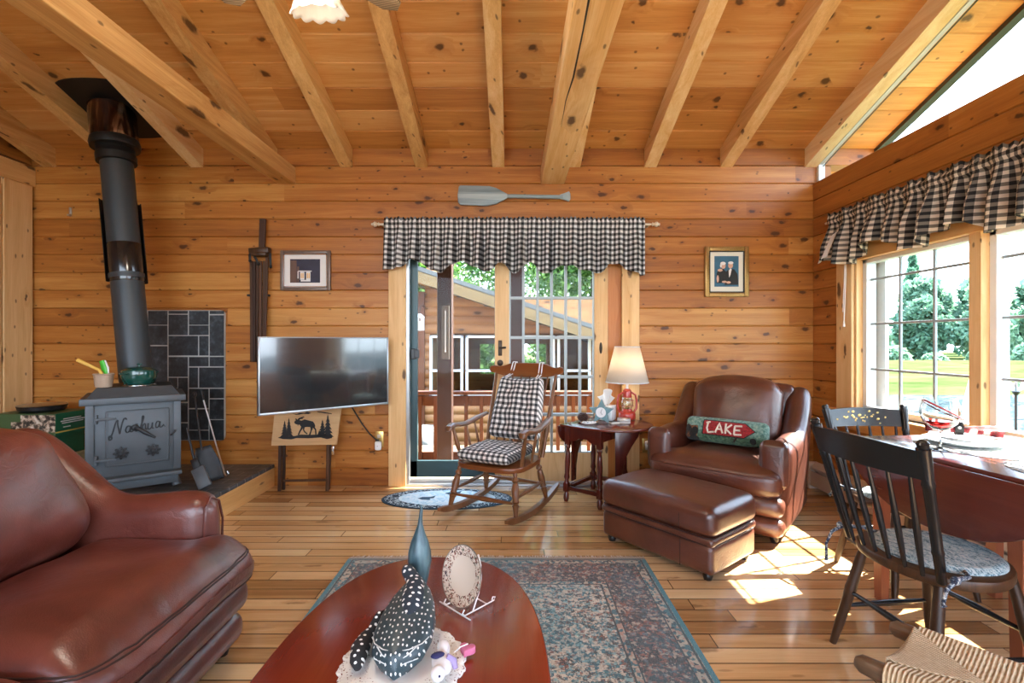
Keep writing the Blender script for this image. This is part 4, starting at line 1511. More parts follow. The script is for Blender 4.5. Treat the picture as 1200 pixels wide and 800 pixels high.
m = MB(); m.beam(P2(153, 66), P2(148, 205), 0.05, 0.022, up=(0, 1, 0), bev=0.003)
obj('centre_post', m, M['old_wood'], tp, world=True, smooth=0)
m = MB(); m.box(P2(138, 215), (0.165, 0.06, 0.05), (0, R(-4), 0), 0.01); m.box(P2(138, 232), (0.13, 0.07, 0.03), None, 0.006)
obj('head', m, M['worn_wood'], tp, world=True)
for a, b in (((92, 228), (92, 262)), ((186, 226), (188, 290)), ((112, 240), (132, 276))):
    m = MB(); m.beam(P2(*a, Yw - 0.03), P2(*b, Yw - 0.03), 0.018, 0.014, up=(0, 1, 0), bev=0.003)
    m.ball(P2(*b, Yw - 0.032), 0.013, 10, 8)
    obj('bracket', m, M['pipe_d'], tp, world=True)
for (a, b, dy) in (((98, 262), (100, 735), 0.0), ((112, 265), (112, 735), -0.02), ((128, 268), (122, 735), 0.0), ((142, 262), (140, 735), -0.02), ((160, 262), (154, 735), 0.0), ((172, 245), (158, 735), -0.02)):
    m = MB(); m.beam(P2(*a, Yw + dy), P2(*b, Yw + dy), 0.022, 0.016, up=(0, 1, 0), bev=0.003)
    obj('leg', m, M['old_wood'], tp, world=True, smooth=0)
for q_, w_ in (((172, 424), 0.035), ((88, 424), 0.02)):
    m = MB(); m.box(P2(*q_), (w_, 0.04, 0.018), None, 0.003)
    obj('clamp', m, M['pipe_d'], tp, world=True)


def picture(name, label, x0, x1, z0, z1, fw, fmat, matw, mmat, group=None, inner=None):
    t = thing(name, label, 'picture', ((x0 + x1) / 2, YB - 0.001, z0))
    w, h = x1 - x0, z1 - z0
    m = MB()
    for lo, hi in (((-w / 2, 0), (-w / 2 + fw, h)), ((w / 2 - fw, 0), (w / 2, h)), ((-w / 2 + fw, 0), (w / 2 - fw, fw)), ((-w / 2 + fw, h - fw), (w / 2 - fw, h))):
        m.box2((lo[0], -0.028, lo[1]), (hi[0], 0, hi[1]), 0.006)
    obj('frame', m, fmat, t)
    if inner is not None:
        m = MB()
        e = fw
        for lo, hi in (((-w / 2 + e, e), (-w / 2 + e + 0.008, h - e)), ((w / 2 - e - 0.008, e), (w / 2 - e, h - e)), ((-w / 2 + e, e), (w / 2 - e, e + 0.008)), ((-w / 2 + e, h - e - 0.008), (w / 2 - e, h - e))):
            m.box2((lo[0], -0.022, lo[1]), (hi[0], -0.01, hi[1]))
        obj('frame_liner', m, inner, t, smooth=0)
    m = MB(); m.box2((-w / 2 + fw * 0.9, -0.012, fw * 0.9), (w / 2 - fw * 0.9, -0.008, h - fw * 0.9))
    obj('mat_board', m, mmat, t, smooth=0)
    return t, w, h


t, w, h = picture('framed_print', 'brown framed print of white buildings at night in a pale mat', -1.93, -1.512, 1.635, 1.968, 0.028, M['silver_w'], 0.07, M['white_mat'], inner=M['chrome'])
pr = MB(); pr.box2((-0.13, -0.014, 0.065), (0.12, -0.011, 0.262))
pr = obj('print', pr, M['night_ink'], t, smooth=0)
m = MB()
m.box2((-0.128, -0.0155, 0.067), (-0.075, -0.0135, 0.25)); m.box2((-0.07, -0.0155, 0.07), (-0.055, -0.0135, 0.2))
obj('printed_wall', m, M['brown_ink'], pr, smooth=0)
m = MB()
for a, b, c, d in ((-0.066, 0.10, -0.058, 0.16), (-0.045, 0.09, -0.01, 0.155), (0.005, 0.085, 0.04, 0.155), (-0.06, 0.158, 0.05, 0.165), (-0.04, 0.075, 0.04, 0.088)):
    m.box2((a, -0.0165, b), (c, -0.013, d))
obj('printed_building', m, M['white_ink'], pr, smooth=0)
m = MB()
for a, b, c, d in ((-0.04, 0.101, -0.03, 0.145), (-0.026, 0.101, -0.015, 0.145), (0.01, 0.101, 0.022, 0.145), (0.026, 0.101, 0.036, 0.145)):
    m.box2((a, -0.0175, b), (c, -0.013, d))
obj('printed_windows', m, M['amber_ink'], pr, smooth=0)

t, w, h = picture('framed_portrait', 'gilt framed portrait of an elderly couple in evening dress', 1.607, 1.972, 1.582, 2.0, 0.036, M['gold'], 0.06, M['mat_board'], inner=M['ink'])
pr = MB(); pr.box2((-0.101, -0.014, 0.085), (0.101, -0.011, 0.34))
pr = obj('print', pr, M['blue_ink'], t, smooth=0)


def flatpoly(poly, y0, y1):
    m = MB()
    m.prism(poly, 0, abs(y1 - y0), Matrix.Translation((0, y1, 0)) @ Matrix.Rotation(R(90), 4, 'X'))
    return m


def ell(cx, cz, rx, rz, n=20):
    return [(cx + rx * math.cos(2 * PI * i / n), cz + rz * math.sin(2 * PI * i / n)) for i in range(n)]


m = flatpoly([(-0.015, 0.1), (-0.02, 0.17), (0.0, 0.215), (0.03, 0.235), (0.065, 0.228), (0.09, 0.19), (0.098, 0.1)], -0.0165, -0.013)
m2 = flatpoly([(-0.085, 0.115), (-0.082, 0.2), (-0.06, 0.232), (-0.03, 0.235), (-0.005, 0.21), (0.0, 0.115)], -0.016, -0.013)
m.add(m2.v, m2.f)
obj('printed_clothes', m, M['ink'], pr, smooth=0)
m = flatpoly([(0.02, 0.16), (0.016, 0.22), (0.03, 0.236), (0.042, 0.23), (0.03, 0.18)], -0.0175, -0.013)
obj('printed_shirt', m, M['white_ink'], pr, smooth=0)
m = MB()
for e in (ell(0.032, 0.262, 0.019, 0.025), ell(-0.028, 0.258, 0.018, 0.024), ell(-0.055, 0.222, 0.02, 0.012), ell(-0.075, 0.15, 0.009, 0.03), ell(-0.02, 0.125, 0.02, 0.009), ell(0.015, 0.12, 0.018, 0.01)):
    q = flatpoly(e, -0.018, -0.013); m.add(q.v, q.f)
obj('printed_faces', m, M['skin'], pr, smooth=0)
m = MB()
for e in (ell(0.034, 0.283, 0.021, 0.012), ell(-0.031, 0.278, 0.022, 0.014), ell(-0.048, 0.26, 0.007, 0.016)):
    q = flatpoly(e, -0.0188, -0.013); m.add(q.v, q.f)
obj('printed_hair', m, M['white_ink'], pr, smooth=0)

# paddle above the door
pd = thing('canoe_paddle', 'short blue-grey wooden paddle hung level above the checked door valance', 'paddle', (0.0, YB - 0.03, 2.42))


def P3(cx, cy):
    q = at(440 + cx / 3.53, 200 + cy / 3.53, YB - 0.03)
    return (q.x, q.z - 2.42)


blade = [P3(*c) for c in ((345, 66), (352, 61), (470, 64), (500, 72), (545, 96), (556, 104), (548, 112), (500, 138), (460, 146), (352, 142), (342, 132), (340, 100))]
m = MB()
m.prism(blade, -0.009, 0.009, Matrix.Rotation(R(90), 4, 'X'), 0.005)
obj('blade', m, M['paddle'], pd)
a, b = P3(545, 105), P3(775, 109)
m = MB(); m.tube([(a[0], 0, a[1]), (b[0], 0, b[1])], 0.0165, 14)
obj('shaft', m, M['paddle_s'], pd)
gp = [P3(*c) for c in ((762, 100), (785, 92), (800, 86), (806, 96), (806, 118), (800, 128), (785, 122), (762, 116))]
m = MB(); m.prism(gp, -0.012, 0.012, Matrix.Rotation(R(90), 4, 'X'), 0.005)
obj('grip', m, M['paddle_s'], pd)

# ---------------------------------------------------------------- television
tvx = Vector((-1.7155 + -1.004, 3.264 + 3.9, 0)) / 2
ang = math.atan2(3.9 - 3.264, -1.004 + 1.7155)
tvo = thing('television', 'large flat television turned out from the log wall on its bracket', 'television', (tvx.x, tvx.y, 0.975), ang)
W, H = 0.956, 0.535
m = MB()
fwid = 0.011
for lo, hi in (((-W / 2, -H / 2), (-W / 2 + fwid, H / 2)), ((W / 2 - fwid, -H / 2), (W / 2, H / 2)), ((-W / 2, -H / 2), (W / 2, -H / 2 + 0.017)), ((-W / 2, H / 2 - 0.008), (W / 2, H / 2))):
    m.box2((lo[0], -0.018, lo[1]), (hi[0], 0.018, hi[1]), 0.003)
obj('bezel', m, M['tv_frame'], tvo)
m = MB(); m.box2((-W / 2 + 0.006, -0.013, -H / 2 + 0.01), (W / 2 - 0.006, -0.008, H / 2 - 0.005))
obj('screen', m, M['tv_screen'], tvo, smooth=0)
m = MB(); m.box2((-W / 2 + 0.004, -0.006, -H / 2 + 0.004), (W / 2 - 0.004, 0.018, H / 2 - 0.004)); m.puff((0.7, 0.05, 0.36), 0.02, (0, 0.035, -0.03))
obj('back_cover', m, M['black_pl'], tvo)
m = MB(); m.box2((-0.12, 0.06, -0.1), (0.12, 0.075, 0.1), 0.004)
obj('bracket_plate', m, M['pipe_d'], tvo)
inv = world_of(tvo).inverted()
m = MB()
pA, pB, pC = inv @ Vector((-1.40, 3.66, 0.975)), inv @ Vector((-1.66, 3.82, 0.975)), inv @ Vector((-1.50, YB - 0.012, 0.975))
m.beam(pA, pB, 0.03, 0.05, bev=0.004); m.beam(pB, pC, 0.03, 0.05, bev=0.004)
obj('swing_arm', m, M['pipe_d'], tvo)
m = MB(); q = inv @ Vector((-1.50, YB - 0.012, 0.975)); m.box(q, (0.14, 0.02, 0.22), (0, 0, -ang), 0.003)
obj('wall_plate', m, M['pipe_d'], tvo)

# outlet with plug and the cable
ol = thing('wall_outlet', 'brass wall outlet plate low on the logs beside the patio door casing', 'outlet', (-1.11, YB - 0.002, 0.385))
m = MB(); m.box2((-0.036, -0.006, -0.055), (0.036, 0, 0.075), 0.003)
obj('plate', m, M['brass'], ol)
for z in (-0.02, 0.035):
    m = MB(); m.box2((-0.016, -0.009, z - 0.014), (0.016, -0.004, z + 0.014), 0.004)
    obj('socket', m, M['cream_p'], ol)
pl = thing('plug_adapter', 'white plug-in adapter in the outlet under the cable', 'adapter', (-1.112, YB - 0.011, 0.345))
m = MB(); m.puff((0.056, 0.04, 0.075), 0.018, (0, -0.0225, 0))
obj('case', m, M['white_p'], pl)
m = MB(); m.ball((0, -0.043, 0), (0.005, 0.002, 0.005), 8, 6)
obj('light', m, M['cream_p'], pl)
m = MB()
cp = [at(411, 474, 3.95), at(416, 483, YB - 0.03), at(424, 496, YB - 0.025), at(433, 508, YB - 0.022), at(442, 516, YB - 0.02)]
m.tube(cp, 0.006, 8)
m.box(cp[-1], (0.03, 0.02, 0.02), None, 0.004)
tag(obj('television_cable', m, M['cord_dark']), 'black cable running down the logs from the television to the outlet', 'cable')

# ---------------------------------------------------------------- moose tray table leaning under the television
tt = thing('tray_table', 'folded wooden tray table with a black moose silhouette under the television', 'tray table', (-1.68, 3.9, 0))


def P4(cx, cy, y):
    return at(310 + cx / 6.4, 465 + cy / 6.4, y)


TY = 3.86
m = MB()
p = [P4(50, 365, TY), P4(540, 357, TY), P4(575, 70, TY + 0.02), P4(80, 70, TY + 0.02)]
dz = Vector((0, 0.018, 0))
m.add(p + [q + dz for q in p], [[0, 1, 2, 3], [4, 7, 6, 5], [0, 4, 5, 1], [1, 5, 6, 2], [2, 6, 7, 3], [3, 7, 4, 0]])
tray = obj('tray', m, M['oak_tray'], tt, world=True, smooth=0)


def sil(polys):
    m = MB()
    for poly in polys:
        n = len(poly)
        a = [P4(x, y, TY - 0.003 + (365 - y) / 295 * 0.02) for x, y in poly]
        b = [q + Vector((0, 0.004, 0)) for q in a]
        m.add(a + b, [list(range(n)), list(range(n, 2 * n))[::-1]] + [[i, (i + 1) % n, n + (i + 1) % n, n + i] for i in range(n)])
    return m


moose = [[(222, 192), (228, 178), (244, 170), (258, 172), (276, 178), (300, 168), (330, 176), (362, 184), (374, 200), (380, 218), (372, 232), (352, 226), (320, 224), (292, 228), (274, 222), (262, 208), (244, 206), (230, 202)],
         [(276, 218), (294, 222), (282, 242), (268, 262), (258, 286), (248, 284), (260, 256), (270, 238)],
         [(288, 222), (302, 224), (296, 246), (306, 262), (322, 272), (318, 280), (300, 268), (288, 248)],
         [(340, 222), (364, 220), (360, 240), (352, 256), (344, 284), (332, 284), (344, 254), (346, 238)],
         [(356, 214), (378, 212), (376, 228), (386, 242), (390, 280), (380, 282), (378, 246), (364, 232)],
         [(246, 172), (256, 158), (272, 152), (292, 146), (300, 152), (284, 158), (290, 164), (270, 166), (258, 174)],
         [(244, 172), (236, 160), (228, 166), (238, 174)], [(246, 204), (254, 206), (250, 218)]]
obj('moose_silhouette', sil(moose), M['ink'], tray, world=True, smooth=0)


def spruce(cx, top, base, wdt):
    k = 6
    pts = [(cx, top)]
    for i in range(1, k + 1):
        y = top + (base - top) * i / k
        pts += [(cx + wdt * i / k, y), (cx + wdt * i / k * 0.45, y - 2)]
    left = [(2 * cx - x, y) for x, y in pts[1:]][::-1]
    return pts + left


trees = [spruce(150, 178, 300, 34), spruce(182, 158, 296, 34), spruce(434, 170, 292, 38), spruce(474, 130, 300, 44), spruce(410, 250, 296, 22),
         [(100, 306), (130, 292), (170, 296), (230, 292), (270, 282), (350, 284), (420, 280), (500, 284), (506, 308), (470, 316), (420, 304), (330, 310), (240, 308), (200, 318), (140, 316)],
         [(205, 122), (240, 128), (262, 118), (300, 120), (318, 110), (350, 120), (330, 128), (290, 126), (262, 132), (236, 134)],
         [(390, 106), (440, 112), (500, 122), (506, 128), (450, 122), (400, 114)]]
obj('spruce_silhouettes', sil(trees), M['ink'], tray, world=True, smooth=0)
for a, b in (((122, 365), (112, 712)), ((150, 365), (142, 708)), ((482, 360), (470, 712)), ((500, 360), (478, 714))):
    y0 = TY + 0.04
    A_, B_ = P4(*a, y0 + 0.03), P4(*b, 3.90 if b[0] in (112, 470) else 3.94)
    B_.z = max(B_.z, 0.0)
    B_.z = 0.004
    A_.z = 0.62
    m = MB(); m.beam(A_, B_, 0.024, 0.02, up=(0, 1, 0), bev=0.004)
    obj('leg', m, M['old_wood'], tt, world=True, smooth=0)
m = MB(); m.beam(P4(140, 628, 3.915), P4(480, 622, 3.915), 0.018, 0.018, up=(0, 1, 0), bev=0.004)
obj('stretcher', m, M['old_wood'], tt, world=True, smooth=0)
m = MB(); q = P4(515, 400, 3.9); m.box(q, (0.02, 0.03, 0.07), None, 0.004)
obj('clip', m, M['chrome'], tt, world=True)

# small outlet between the side table and the armchair
ol = thing('wall_outlet', 'wooden outlet plate on the logs behind the side table and armchair', 'outlet', (1.13, YB - 0.002, 0.34))
m = MB(); m.box2((-0.04, -0.006, -0.06), (0.04, 0, 0.06), 0.003)
obj('plate', m, M['brass'], ol)
for z in (-0.021, 0.021):
    m = MB(); m.box2((-0.016, -0.009, z - 0.014), (0.016, -0.004, z + 0.014), 0.004)
    obj('socket', m, M['cream_p'], ol)
pl = thing('night_light', 'round cream night light in the outlet beside the armchair', 'night light', (1.13, YB - 0.012, 0.36))
m = MB(); m.puff((0.05, 0.03, 0.05), 0.014, (0, -0.018, 0.0))
obj('case', m, M['white_p'], pl)
m = MB(); m.ball((0, -0.035, 0.005), (0.015, 0.012, 0.015), 12, 8)
obj('globe', m, M['cream_p'], pl)
# ================================================================== VALANCES
def interp(pts, u):
    for (a, za), (b, zb) in zip(pts, pts[1:]):
        if u <= b:
            t = (u - a) / (b - a) if b > a else 0
            t = (1 - math.cos(PI * max(0, min(1, t)))) / 2
            return za + (zb - za) * t
    return pts[-1][1]


def valance_mesh(pos, length, ztop, zrod, bottom, seed, fold=0.022, nfold=30, full=1.18, nv=22, warp=0.011):
    r = random.Random(seed)
    ph = [0.0]
    for i in range(nfold):
        ph.append(ph[-1] + r.uniform(0.6, 1.4))
    tot = ph[-1]
    ph = [p / tot for p in ph]
    amp = [r.uniform(0.55, 1.25) for _ in range(nfold + 1)]

    def phase(u):
        for i in range(nfold):
            if u <= ph[i + 1] + 1e-9:
                t = (u - ph[i]) / (ph[i + 1] - ph[i])
                return math.sin(PI * (i + t)) * amp[i]
        return 0.0
    m = MB()

    def fn(u, v):
        zb = interp(bottom, u)
        z = ztop + (zb - ztop) * v
        if z > zrod + 0.02:
            A = 0.010 + (z - zrod - 0.02) * 0.25
            z += 0.006 * math.sin(u * 410 + seed)
        elif z > zrod - 0.02:
            A = 0.004
        else:
            A = 0.008 + fold * min(1, (zrod - 0.02 - z) / 0.18)
        off = phase(u) * A + (0.012 if zrod - 0.02 < z < zrod + 0.02 else 0.004) + 0.006 * mnoise.noise(Vector((u * 14, z * 5, seed)))
        return pos(u * length, off, z)
    m.surf(fn, int(length * 190), nv, uvf=lambda u, v: (u * length * full + warp * phase(u) * min(1, 0.35 + v), v * (ztop - interp(bottom, u))))
    return m


vb = thing('window_valance', 'black and white checked ruffled valance hung straight above the patio door', 'valance', (0.0, 3.96, 2.175))
vx0, vx1 = -1.045, 1.085
lows = [(45, 410), (100, 402), (150, 368), (270, 420), (345, 377), (475, 418), (512, 379), (582, 423), (636, 380), (705, 427), (780, 392), (930, 422), (975, 384), (1090, 432)]
bt = []
for cx, cy in lows:
    p = at(440 + cx / 3.53, 200 + cy / 3.53, 3.96)
    bt.append(((p.x - vx0) / (vx1 - vx0), p.z))
bt = [(0.0, bt[0][1])] + bt[1:-1] + [(1.0, bt[-1][1])]
mb = valance_mesh(lambda s, o, z: Vector((vx0 + s - 0.015 * max(0, 2.15 - z) * (1 - s / 2.13) * 2, 3.955 - o, z)), vx1 - vx0, 2.222, 2.17, bt, 3, fold=0.034, nfold=38, full=1.12)
obj('cloth', mb, M['gingham'], vb, world=True, smooth=0 or 80, solid=0.002)
mb = MB(); mb.tube([(vx0 - 0.04, 3.965, 2.17), (vx1 + 0.06, 3.965, 2.17)], 0.009, 10)
obj('rod', mb, M['cream_p'], vb, world=True)
for s, x in ((-1, vx0 - 0.04), (1, vx1 + 0.06)):
    mb = MB()
    mb.turned((x, 3.965, 2.17), (x + s * 0.07, 3.965, 2.17), [(0, 0.009), (0.1, 0.018), (0.25, 0.009), (0.4, 0.02), (0.6, 0.022), (0.8, 0.01), (0.9, 0.012), (1, 0.003)], 12)
    obj('finial', mb, M['cream_p'], vb, world=True)
    mb = MB(); mb.box2((x - s * 0.02 - 0.008, 3.965, 2.16), (x - s * 0.02 + 0.008, YB - 0.002, 2.18), 0.002)
    obj('bracket', mb, M['cream_p'], vb, world=True)

vr = thing('window_valance', 'black and cream checked ruffled valance drooping over the lake window', 'valance', (2.44, 2.6, 2.13))
vy0, vy1 = 3.73, 1.55
L = vy0 - vy1


def yb(px, py, x=2.44):
    y = F * x / (px - 600)
    return (vy0 - y) / L, EYE - (py - 400) / F * y


bt = [(0.0, 1.83)] + [yb(*q) for q in ((1001, 309), (1033, 281), (1056, 284), (1067, 293), (1086, 288), (1100, 272), (1122, 263), (1136, 257), (1166, 273))] + [(0.68, 1.80), (0.74, 1.88), (0.82, 1.79), (0.9, 1.87), (1.0, 1.79)]
mb = valance_mesh(lambda s, o, z: Vector((2.442 - o * 1.25 - 0.10 * max(0, 2.1 - z), vy0 - s, z)), L, 2.185, 2.13, bt, 8, fold=0.042, nfold=30, warp=0.004)
obj('cloth', mb, M['gingham_tan'], vr, world=True, smooth=80, solid=0.002)
mb = MB()
mb.surf(lambda u, v: Vector((2.455 - 0.09 * v + 0.01 * math.sin(u * 9), vy0 + 0.012 - u * 0.11, 2.08 - v * (0.27 - 0.05 * u))), 8, 8)
obj('lining', mb, M['white_lining'], vr, world=True, smooth=80, solid=0.002)
mb = MB(); mb.tube([(2.452, vy0 + 0.05, 2.13), (2.452, vy1 - 0.05, 2.13)], 0.009, 10)
obj('rod', mb, M['cream_p'], vr, world=True)
for y in (vy0 + 0.03, vy1 - 0.03):
    mb = MB(); mb.box2((2.452, y - 0.008, 2.12), (2.518, y + 0.008, 2.14), 0.002)
    obj('bracket', mb, M['cream_p'], vr, world=True)
m = MB()
q0 = at(999, 322, 3.50)
for dx, l in ((0.0, 0.62), (0.012, 0.55)):
    m.tube([(2.478, 3.585 + dx, 1.98), (2.476, 3.59 + dx, 1.98 - l * 0.5), (2.47, 3.60 + dx, 1.98 - l * 1.0)], 0.0035, 6)
m.tube([(2.47, 3.60, 1.36), (2.47, 3.60, 1.32)], [0.005, 0.008], 8)
tag(obj('blind_cord', m, M['cord_w']), 'white pull cord hanging on the lake window casing', 'cord')

# ================================================================== ROCKING CHAIR
rc = thing('rocking_chair', 'brown wooden spindle back rocking chair with checked cushions', 'rocking chair', (-0.08, 3.48, 0.0), R(-27))


def rock_z(y):
    return 0.012 + 0.30 * (y - 0.02) ** 2 + (0.10 * max(0, y - 0.18) ** 2)


for s in (-1, 1):
    m = MB()
    pts = [(s * 0.255, y, rock_z(y) + 0.012) for y in [-0.40 + 0.86 * i / 16 for i in range(17)]]
    vs = []
    for i, p in enumerate(pts):
        hw = 0.017 * (0.75 if i in (0, 16) else 1)
        hh = 0.019 * (0.6 if i in (0, 16) else 1)
        for a, b in ((-1, -1), (1, -1), (1, 1), (-1, 1)):
            vs.append((p[0] + a * hw, p[1], p[2] + b * hh + 0.008))
    fs = [[0, 1, 2, 3], [64, 67, 66, 65]]
    for i in range(16):
        for j in range(4):
            fs.append([i * 4 + j, i * 4 + (j + 1) % 4, (i + 1) * 4 + (j + 1) % 4, (i + 1) * 4 + j])
    m.add(vs, fs)
    obj('rocker', m, M['rocker'], rc, smooth=40)
# seat
out = []
for i in range(40):
    a = 2 * PI * i / 40
    c_, s_ = math.cos(a), math.sin(a)
    out.append((0.262 * abs(c_) ** 0.55 * (1 if c_ > 0 else -1), 0.245 * abs(s_) ** 0.5 * (1 if s_ > 0 else -1) - 0.015))
m = MB(); m.prism(out, 0.335, 0.372, None, 0.008)
obj('seat', m, M['rocker_d'], rc)
TURN = [(0, 0.013), (0.06, 0.016), (0.12, 0.013), (0.15, 0.021), (0.2, 0.023), (0.24, 0.014), (0.27, 0.02), (0.45, 0.026), (0.62, 0.02), (0.66, 0.026), (0.69, 0.016), (0.73, 0.026), (0.78, 0.02), (1.0, 0.014)]
for sx, yt, yb_ in ((-1, -0.20, -0.27), (1, -0.20, -0.27), (-1, 0.16, 0.23), (1, 0.16, 0.23)):
    m = MB(); m.turned((sx * 0.215, yt, 0.345), (sx * 0.255, yb_, rock_z(yb_) + 0.03), TURN, 14)
    obj('leg', m, M['rocker'], rc)
STR = [(0, 0.008), (0.2, 0.011), (0.45, 0.016), (0.5, 0.018), (0.55, 0.016), (0.8, 0.011), (1, 0.008)]
for a, b in (((-0.245, -0.245, 0.15), (0.245, -0.245, 0.15)), ((-0.24, 0.20, 0.17), (0.24, 0.20, 0.17)), ((-0.24, -0.24, 0.185), (-0.24, 0.20, 0.185)), ((0.24, -0.24, 0.185), (0.24, 0.20, 0.185))):
    m = MB(); m.turned(a, b, STR, 10)
    obj('stretcher', m, M['rocker'], rc)
for s in (-1, 1):
    m = MB(); m.turned((s * 0.235, 0.20, 0.36), (s * 0.262, 0.41, 0.955), [(0, 0.014), (0.1, 0.019), (0.2, 0.015), (0.35, 0.02), (0.5, 0.017), (0.75, 0.013), (1, 0.012)], 12)
    obj('back_post', m, M['rocker'], rc)
for i in range(6):
    x = -0.17 + 0.34 * i / 5
    m = MB(); m.turned((x * 0.95, 0.205, 0.36), (x * 1.12, 0.42, 0.945), [(0, 0.007), (0.3, 0.011), (0.6, 0.008), (1, 0.006)], 8)
    obj('spindle', m, M['rocker'], rc)
# crest rail with scrolled ends
crest = [(-0.315, 0.965), (-0.325, 0.985), (-0.315, 1.008), (-0.285, 1.015), (-0.25, 1.005), (-0.21, 1.012), (-0.16, 1.03), (-0.08, 1.037), (0.08, 1.037), (0.16, 1.03), (0.21, 1.012), (0.25, 1.005), (0.285, 1.015), (0.315, 1.008), (0.325, 0.985), (0.315, 0.965), (0.285, 0.955), (0.25, 0.945), (0.18, 0.93), (0.0, 0.925), (-0.18, 0.93), (-0.25, 0.945), (-0.285, 0.955)]
m = MB()
b = MB(); b.prism(crest, -0.013, 0.013, None, 0.005)
vs = [Vector((v.x, 0.425 + (v.y - 0.93) * 0.35 - v.z + 0.05 * (1 - (v.x / 0.32) ** 2) - 0.03, v.y)) for v in b.v]
m.add(vs, b.f)
obj('crest_rail', m, M['rocker_d'], rc)
for s in (-1, 1):
    m = MB()
    m.tube([(s * 0.27, 0.27, 0.645), (s * 0.285, 0.15, 0.625), (s * 0.295, 0.0, 0.598), (s * 0.295, -0.12, 0.605), (s * 0.29, -0.19, 0.612), (s * 0.285, -0.235, 0.60), (s * 0.285, -0.245, 0.58)], [0.016, 0.024, 0.026, 0.028, 0.031, 0.027, 0.014], 12, flat=(0.7, 1.2))
    obj('arm', m, M['rocker'], rc)
    m = MB(); m.turned((s * 0.235, -0.15, 0.36), (s * 0.288, -0.185, 0.60), [(0, 0.011), (0.15, 0.016), (0.3, 0.012), (0.5, 0.018), (0.75, 0.012), (1, 0.010)], 12)
    obj('arm_post', m, M['rocker'], rc)
    for yy in (0.0, 0.12):
        m = MB(); m.turned((s * 0.24, yy, 0.36), (s * 0.29, yy - 0.01, 0.605), [(0, 0.007), (0.5, 0.010), (1, 0.006)], 8)
        obj('arm_spindle', m, M['rocker'], rc)


def tufts(q, pts, depth, rad, ax, sgn):
    """pull the cloth in at the tuft points"""
    for a, b in pts:
        i, j = [k for k in range(3) if k != ax]
        d2 = ((q[i] - a) ** 2 + (q[j] - b) ** 2) / rad ** 2
        if q[ax] * sgn > 0:
            q[ax] -= sgn * depth * math.exp(-d2)
    return q


sc_ = thing('seat_cushion', 'checked tufted cushion lying on the rocking chair seat', 'cushion', (rc.location.x, rc.location.y, 0.386), R(-27))
m = MB()
m.puff((0.405, 0.43, 0.075), 0.036, (0, -0.065, 0.047), (0.01, 0.01, 0.02), 12, fn=lambda q: tufts(q, [(-0.1, -0.09), (0.1, -0.09), (-0.1, 0.1), (0.1, 0.1)], 0.016, 0.05, 2, 1))
obj('cushion_body', m, M['gingham_c'], sc_, smooth=80)
bc = thing('tied_cushion', 'tall checked tufted cushion tied to the rocking chair back', 'cushion', (rc.location.x, rc.location.y, 0.0), R(-27))
T = Matrix.Translation((0.025, 0.228, 0.716)) @ Matrix.Rotation(R(-19), 4, 'X')
m = MB()
tf = [(x, z) for x in (-0.075, 0.075) for z in (-0.13, 0.01, 0.14)]


def bfn(q):
    q = tufts(q, tf, 0.042, 0.045, 1, -1)
    k = 1 - 0.1 * (q.z / 0.26)
    q.x *= k
    if q.z > 0.15:
        q.z -= 0.03 * math.cos(q.x / 0.19 * PI / 2) * (q.z - 0.15) / 0.1
    return q


m.puff((0.39, 0.085, 0.475), 0.04, (0, 0, 0), (0.008, 0.032, 0.006), 12, fn=bfn, m=T)
obj('cushion_body', m, M['gingham_c'], bc, smooth=80)
for s in (-1, 1):
    m = MB()
    for d in (-0.008, 0.008):
        m.tube([T @ Vector((s * 0.14 + d - 0.025, 0.0, 0.215)), (s * 0.125 + d * 1.5, 0.412, 0.95), (s * 0.12 + d * 1.5, 0.447, 1.03), (s * 0.12 + d * 1.5, 0.458, 1.043), (s * 0.12 + d, 0.49, 1.045), (s * 0.12, 0.505, 0.97)], 0.0045, 6)
    obj('tie', m, M['white_ink'], bc)

# ================================================================== OVAL DOORMAT
m = MB()
dc = (at(430, 583, 1).x, 0)
Mx, My = -0.50, 3.80
m.surf(lambda u, v: Vector((0.50 * v * math.cos(2 * PI * u), 0.245 * v * math.sin(2 * PI * u), 0.011 if v < 0.97 else 0.005)), 64, 12, True)
m.surf(lambda u, v: Vector((0.50 * math.cos(2 * PI * u), 0.245 * math.sin(2 * PI * u), 0.005 - 0.0045 * v)), 64, 1, True, uvf=lambda u, v: (u, 1.0))
dm = obj('door_mat', m, M['doormat'], smooth=30)
dm.location = (Mx, My - 0.08, 0.0)
tag(dm, 'oval blue and white mat with a leafy border before the patio door', 'mat')
cr = []
for (x, y, l) in ((-0.16, -0.02, 0.12), (0.03, 0.1, 0.12)):
    cr.append([(x - l / 2, y), (x - l / 4, y + 0.03), (x + l / 4, y + 0.032), (x + l * 0.55, y + 0.06), (x + l / 2, y + 0.005), (x + l / 4, y - 0.005), (x + l * 0.35, y - 0.035), (x - l * 0.2, y - 0.03)])
m = MB()
for c in cr:
    m.prism(c, 0.0108, 0.0122)
o = obj('bird_motif', m, plain('navy_motif', (0.03, 0.07, 0.1), 0.9), dm, smooth=0)

# ================================================================== BUTTERFLY SIDE TABLE
st = thing('side_table', 'dark mahogany drop leaf side table with turned legs under the lamp', 'side table', (0.65, 3.73, 0.0), R(-40))
ZT_ = 0.595


def oval(a, b, n=48, e=0.85):
    r = []
    for i in range(n):
        t = 2 * PI * i / n
        r.append((a * abs(math.cos(t)) ** e * (1 if math.cos(t) >= 0 else -1), b * abs(math.sin(t)) ** e * (1 if math.sin(t) >= 0 else -1)))
    return r


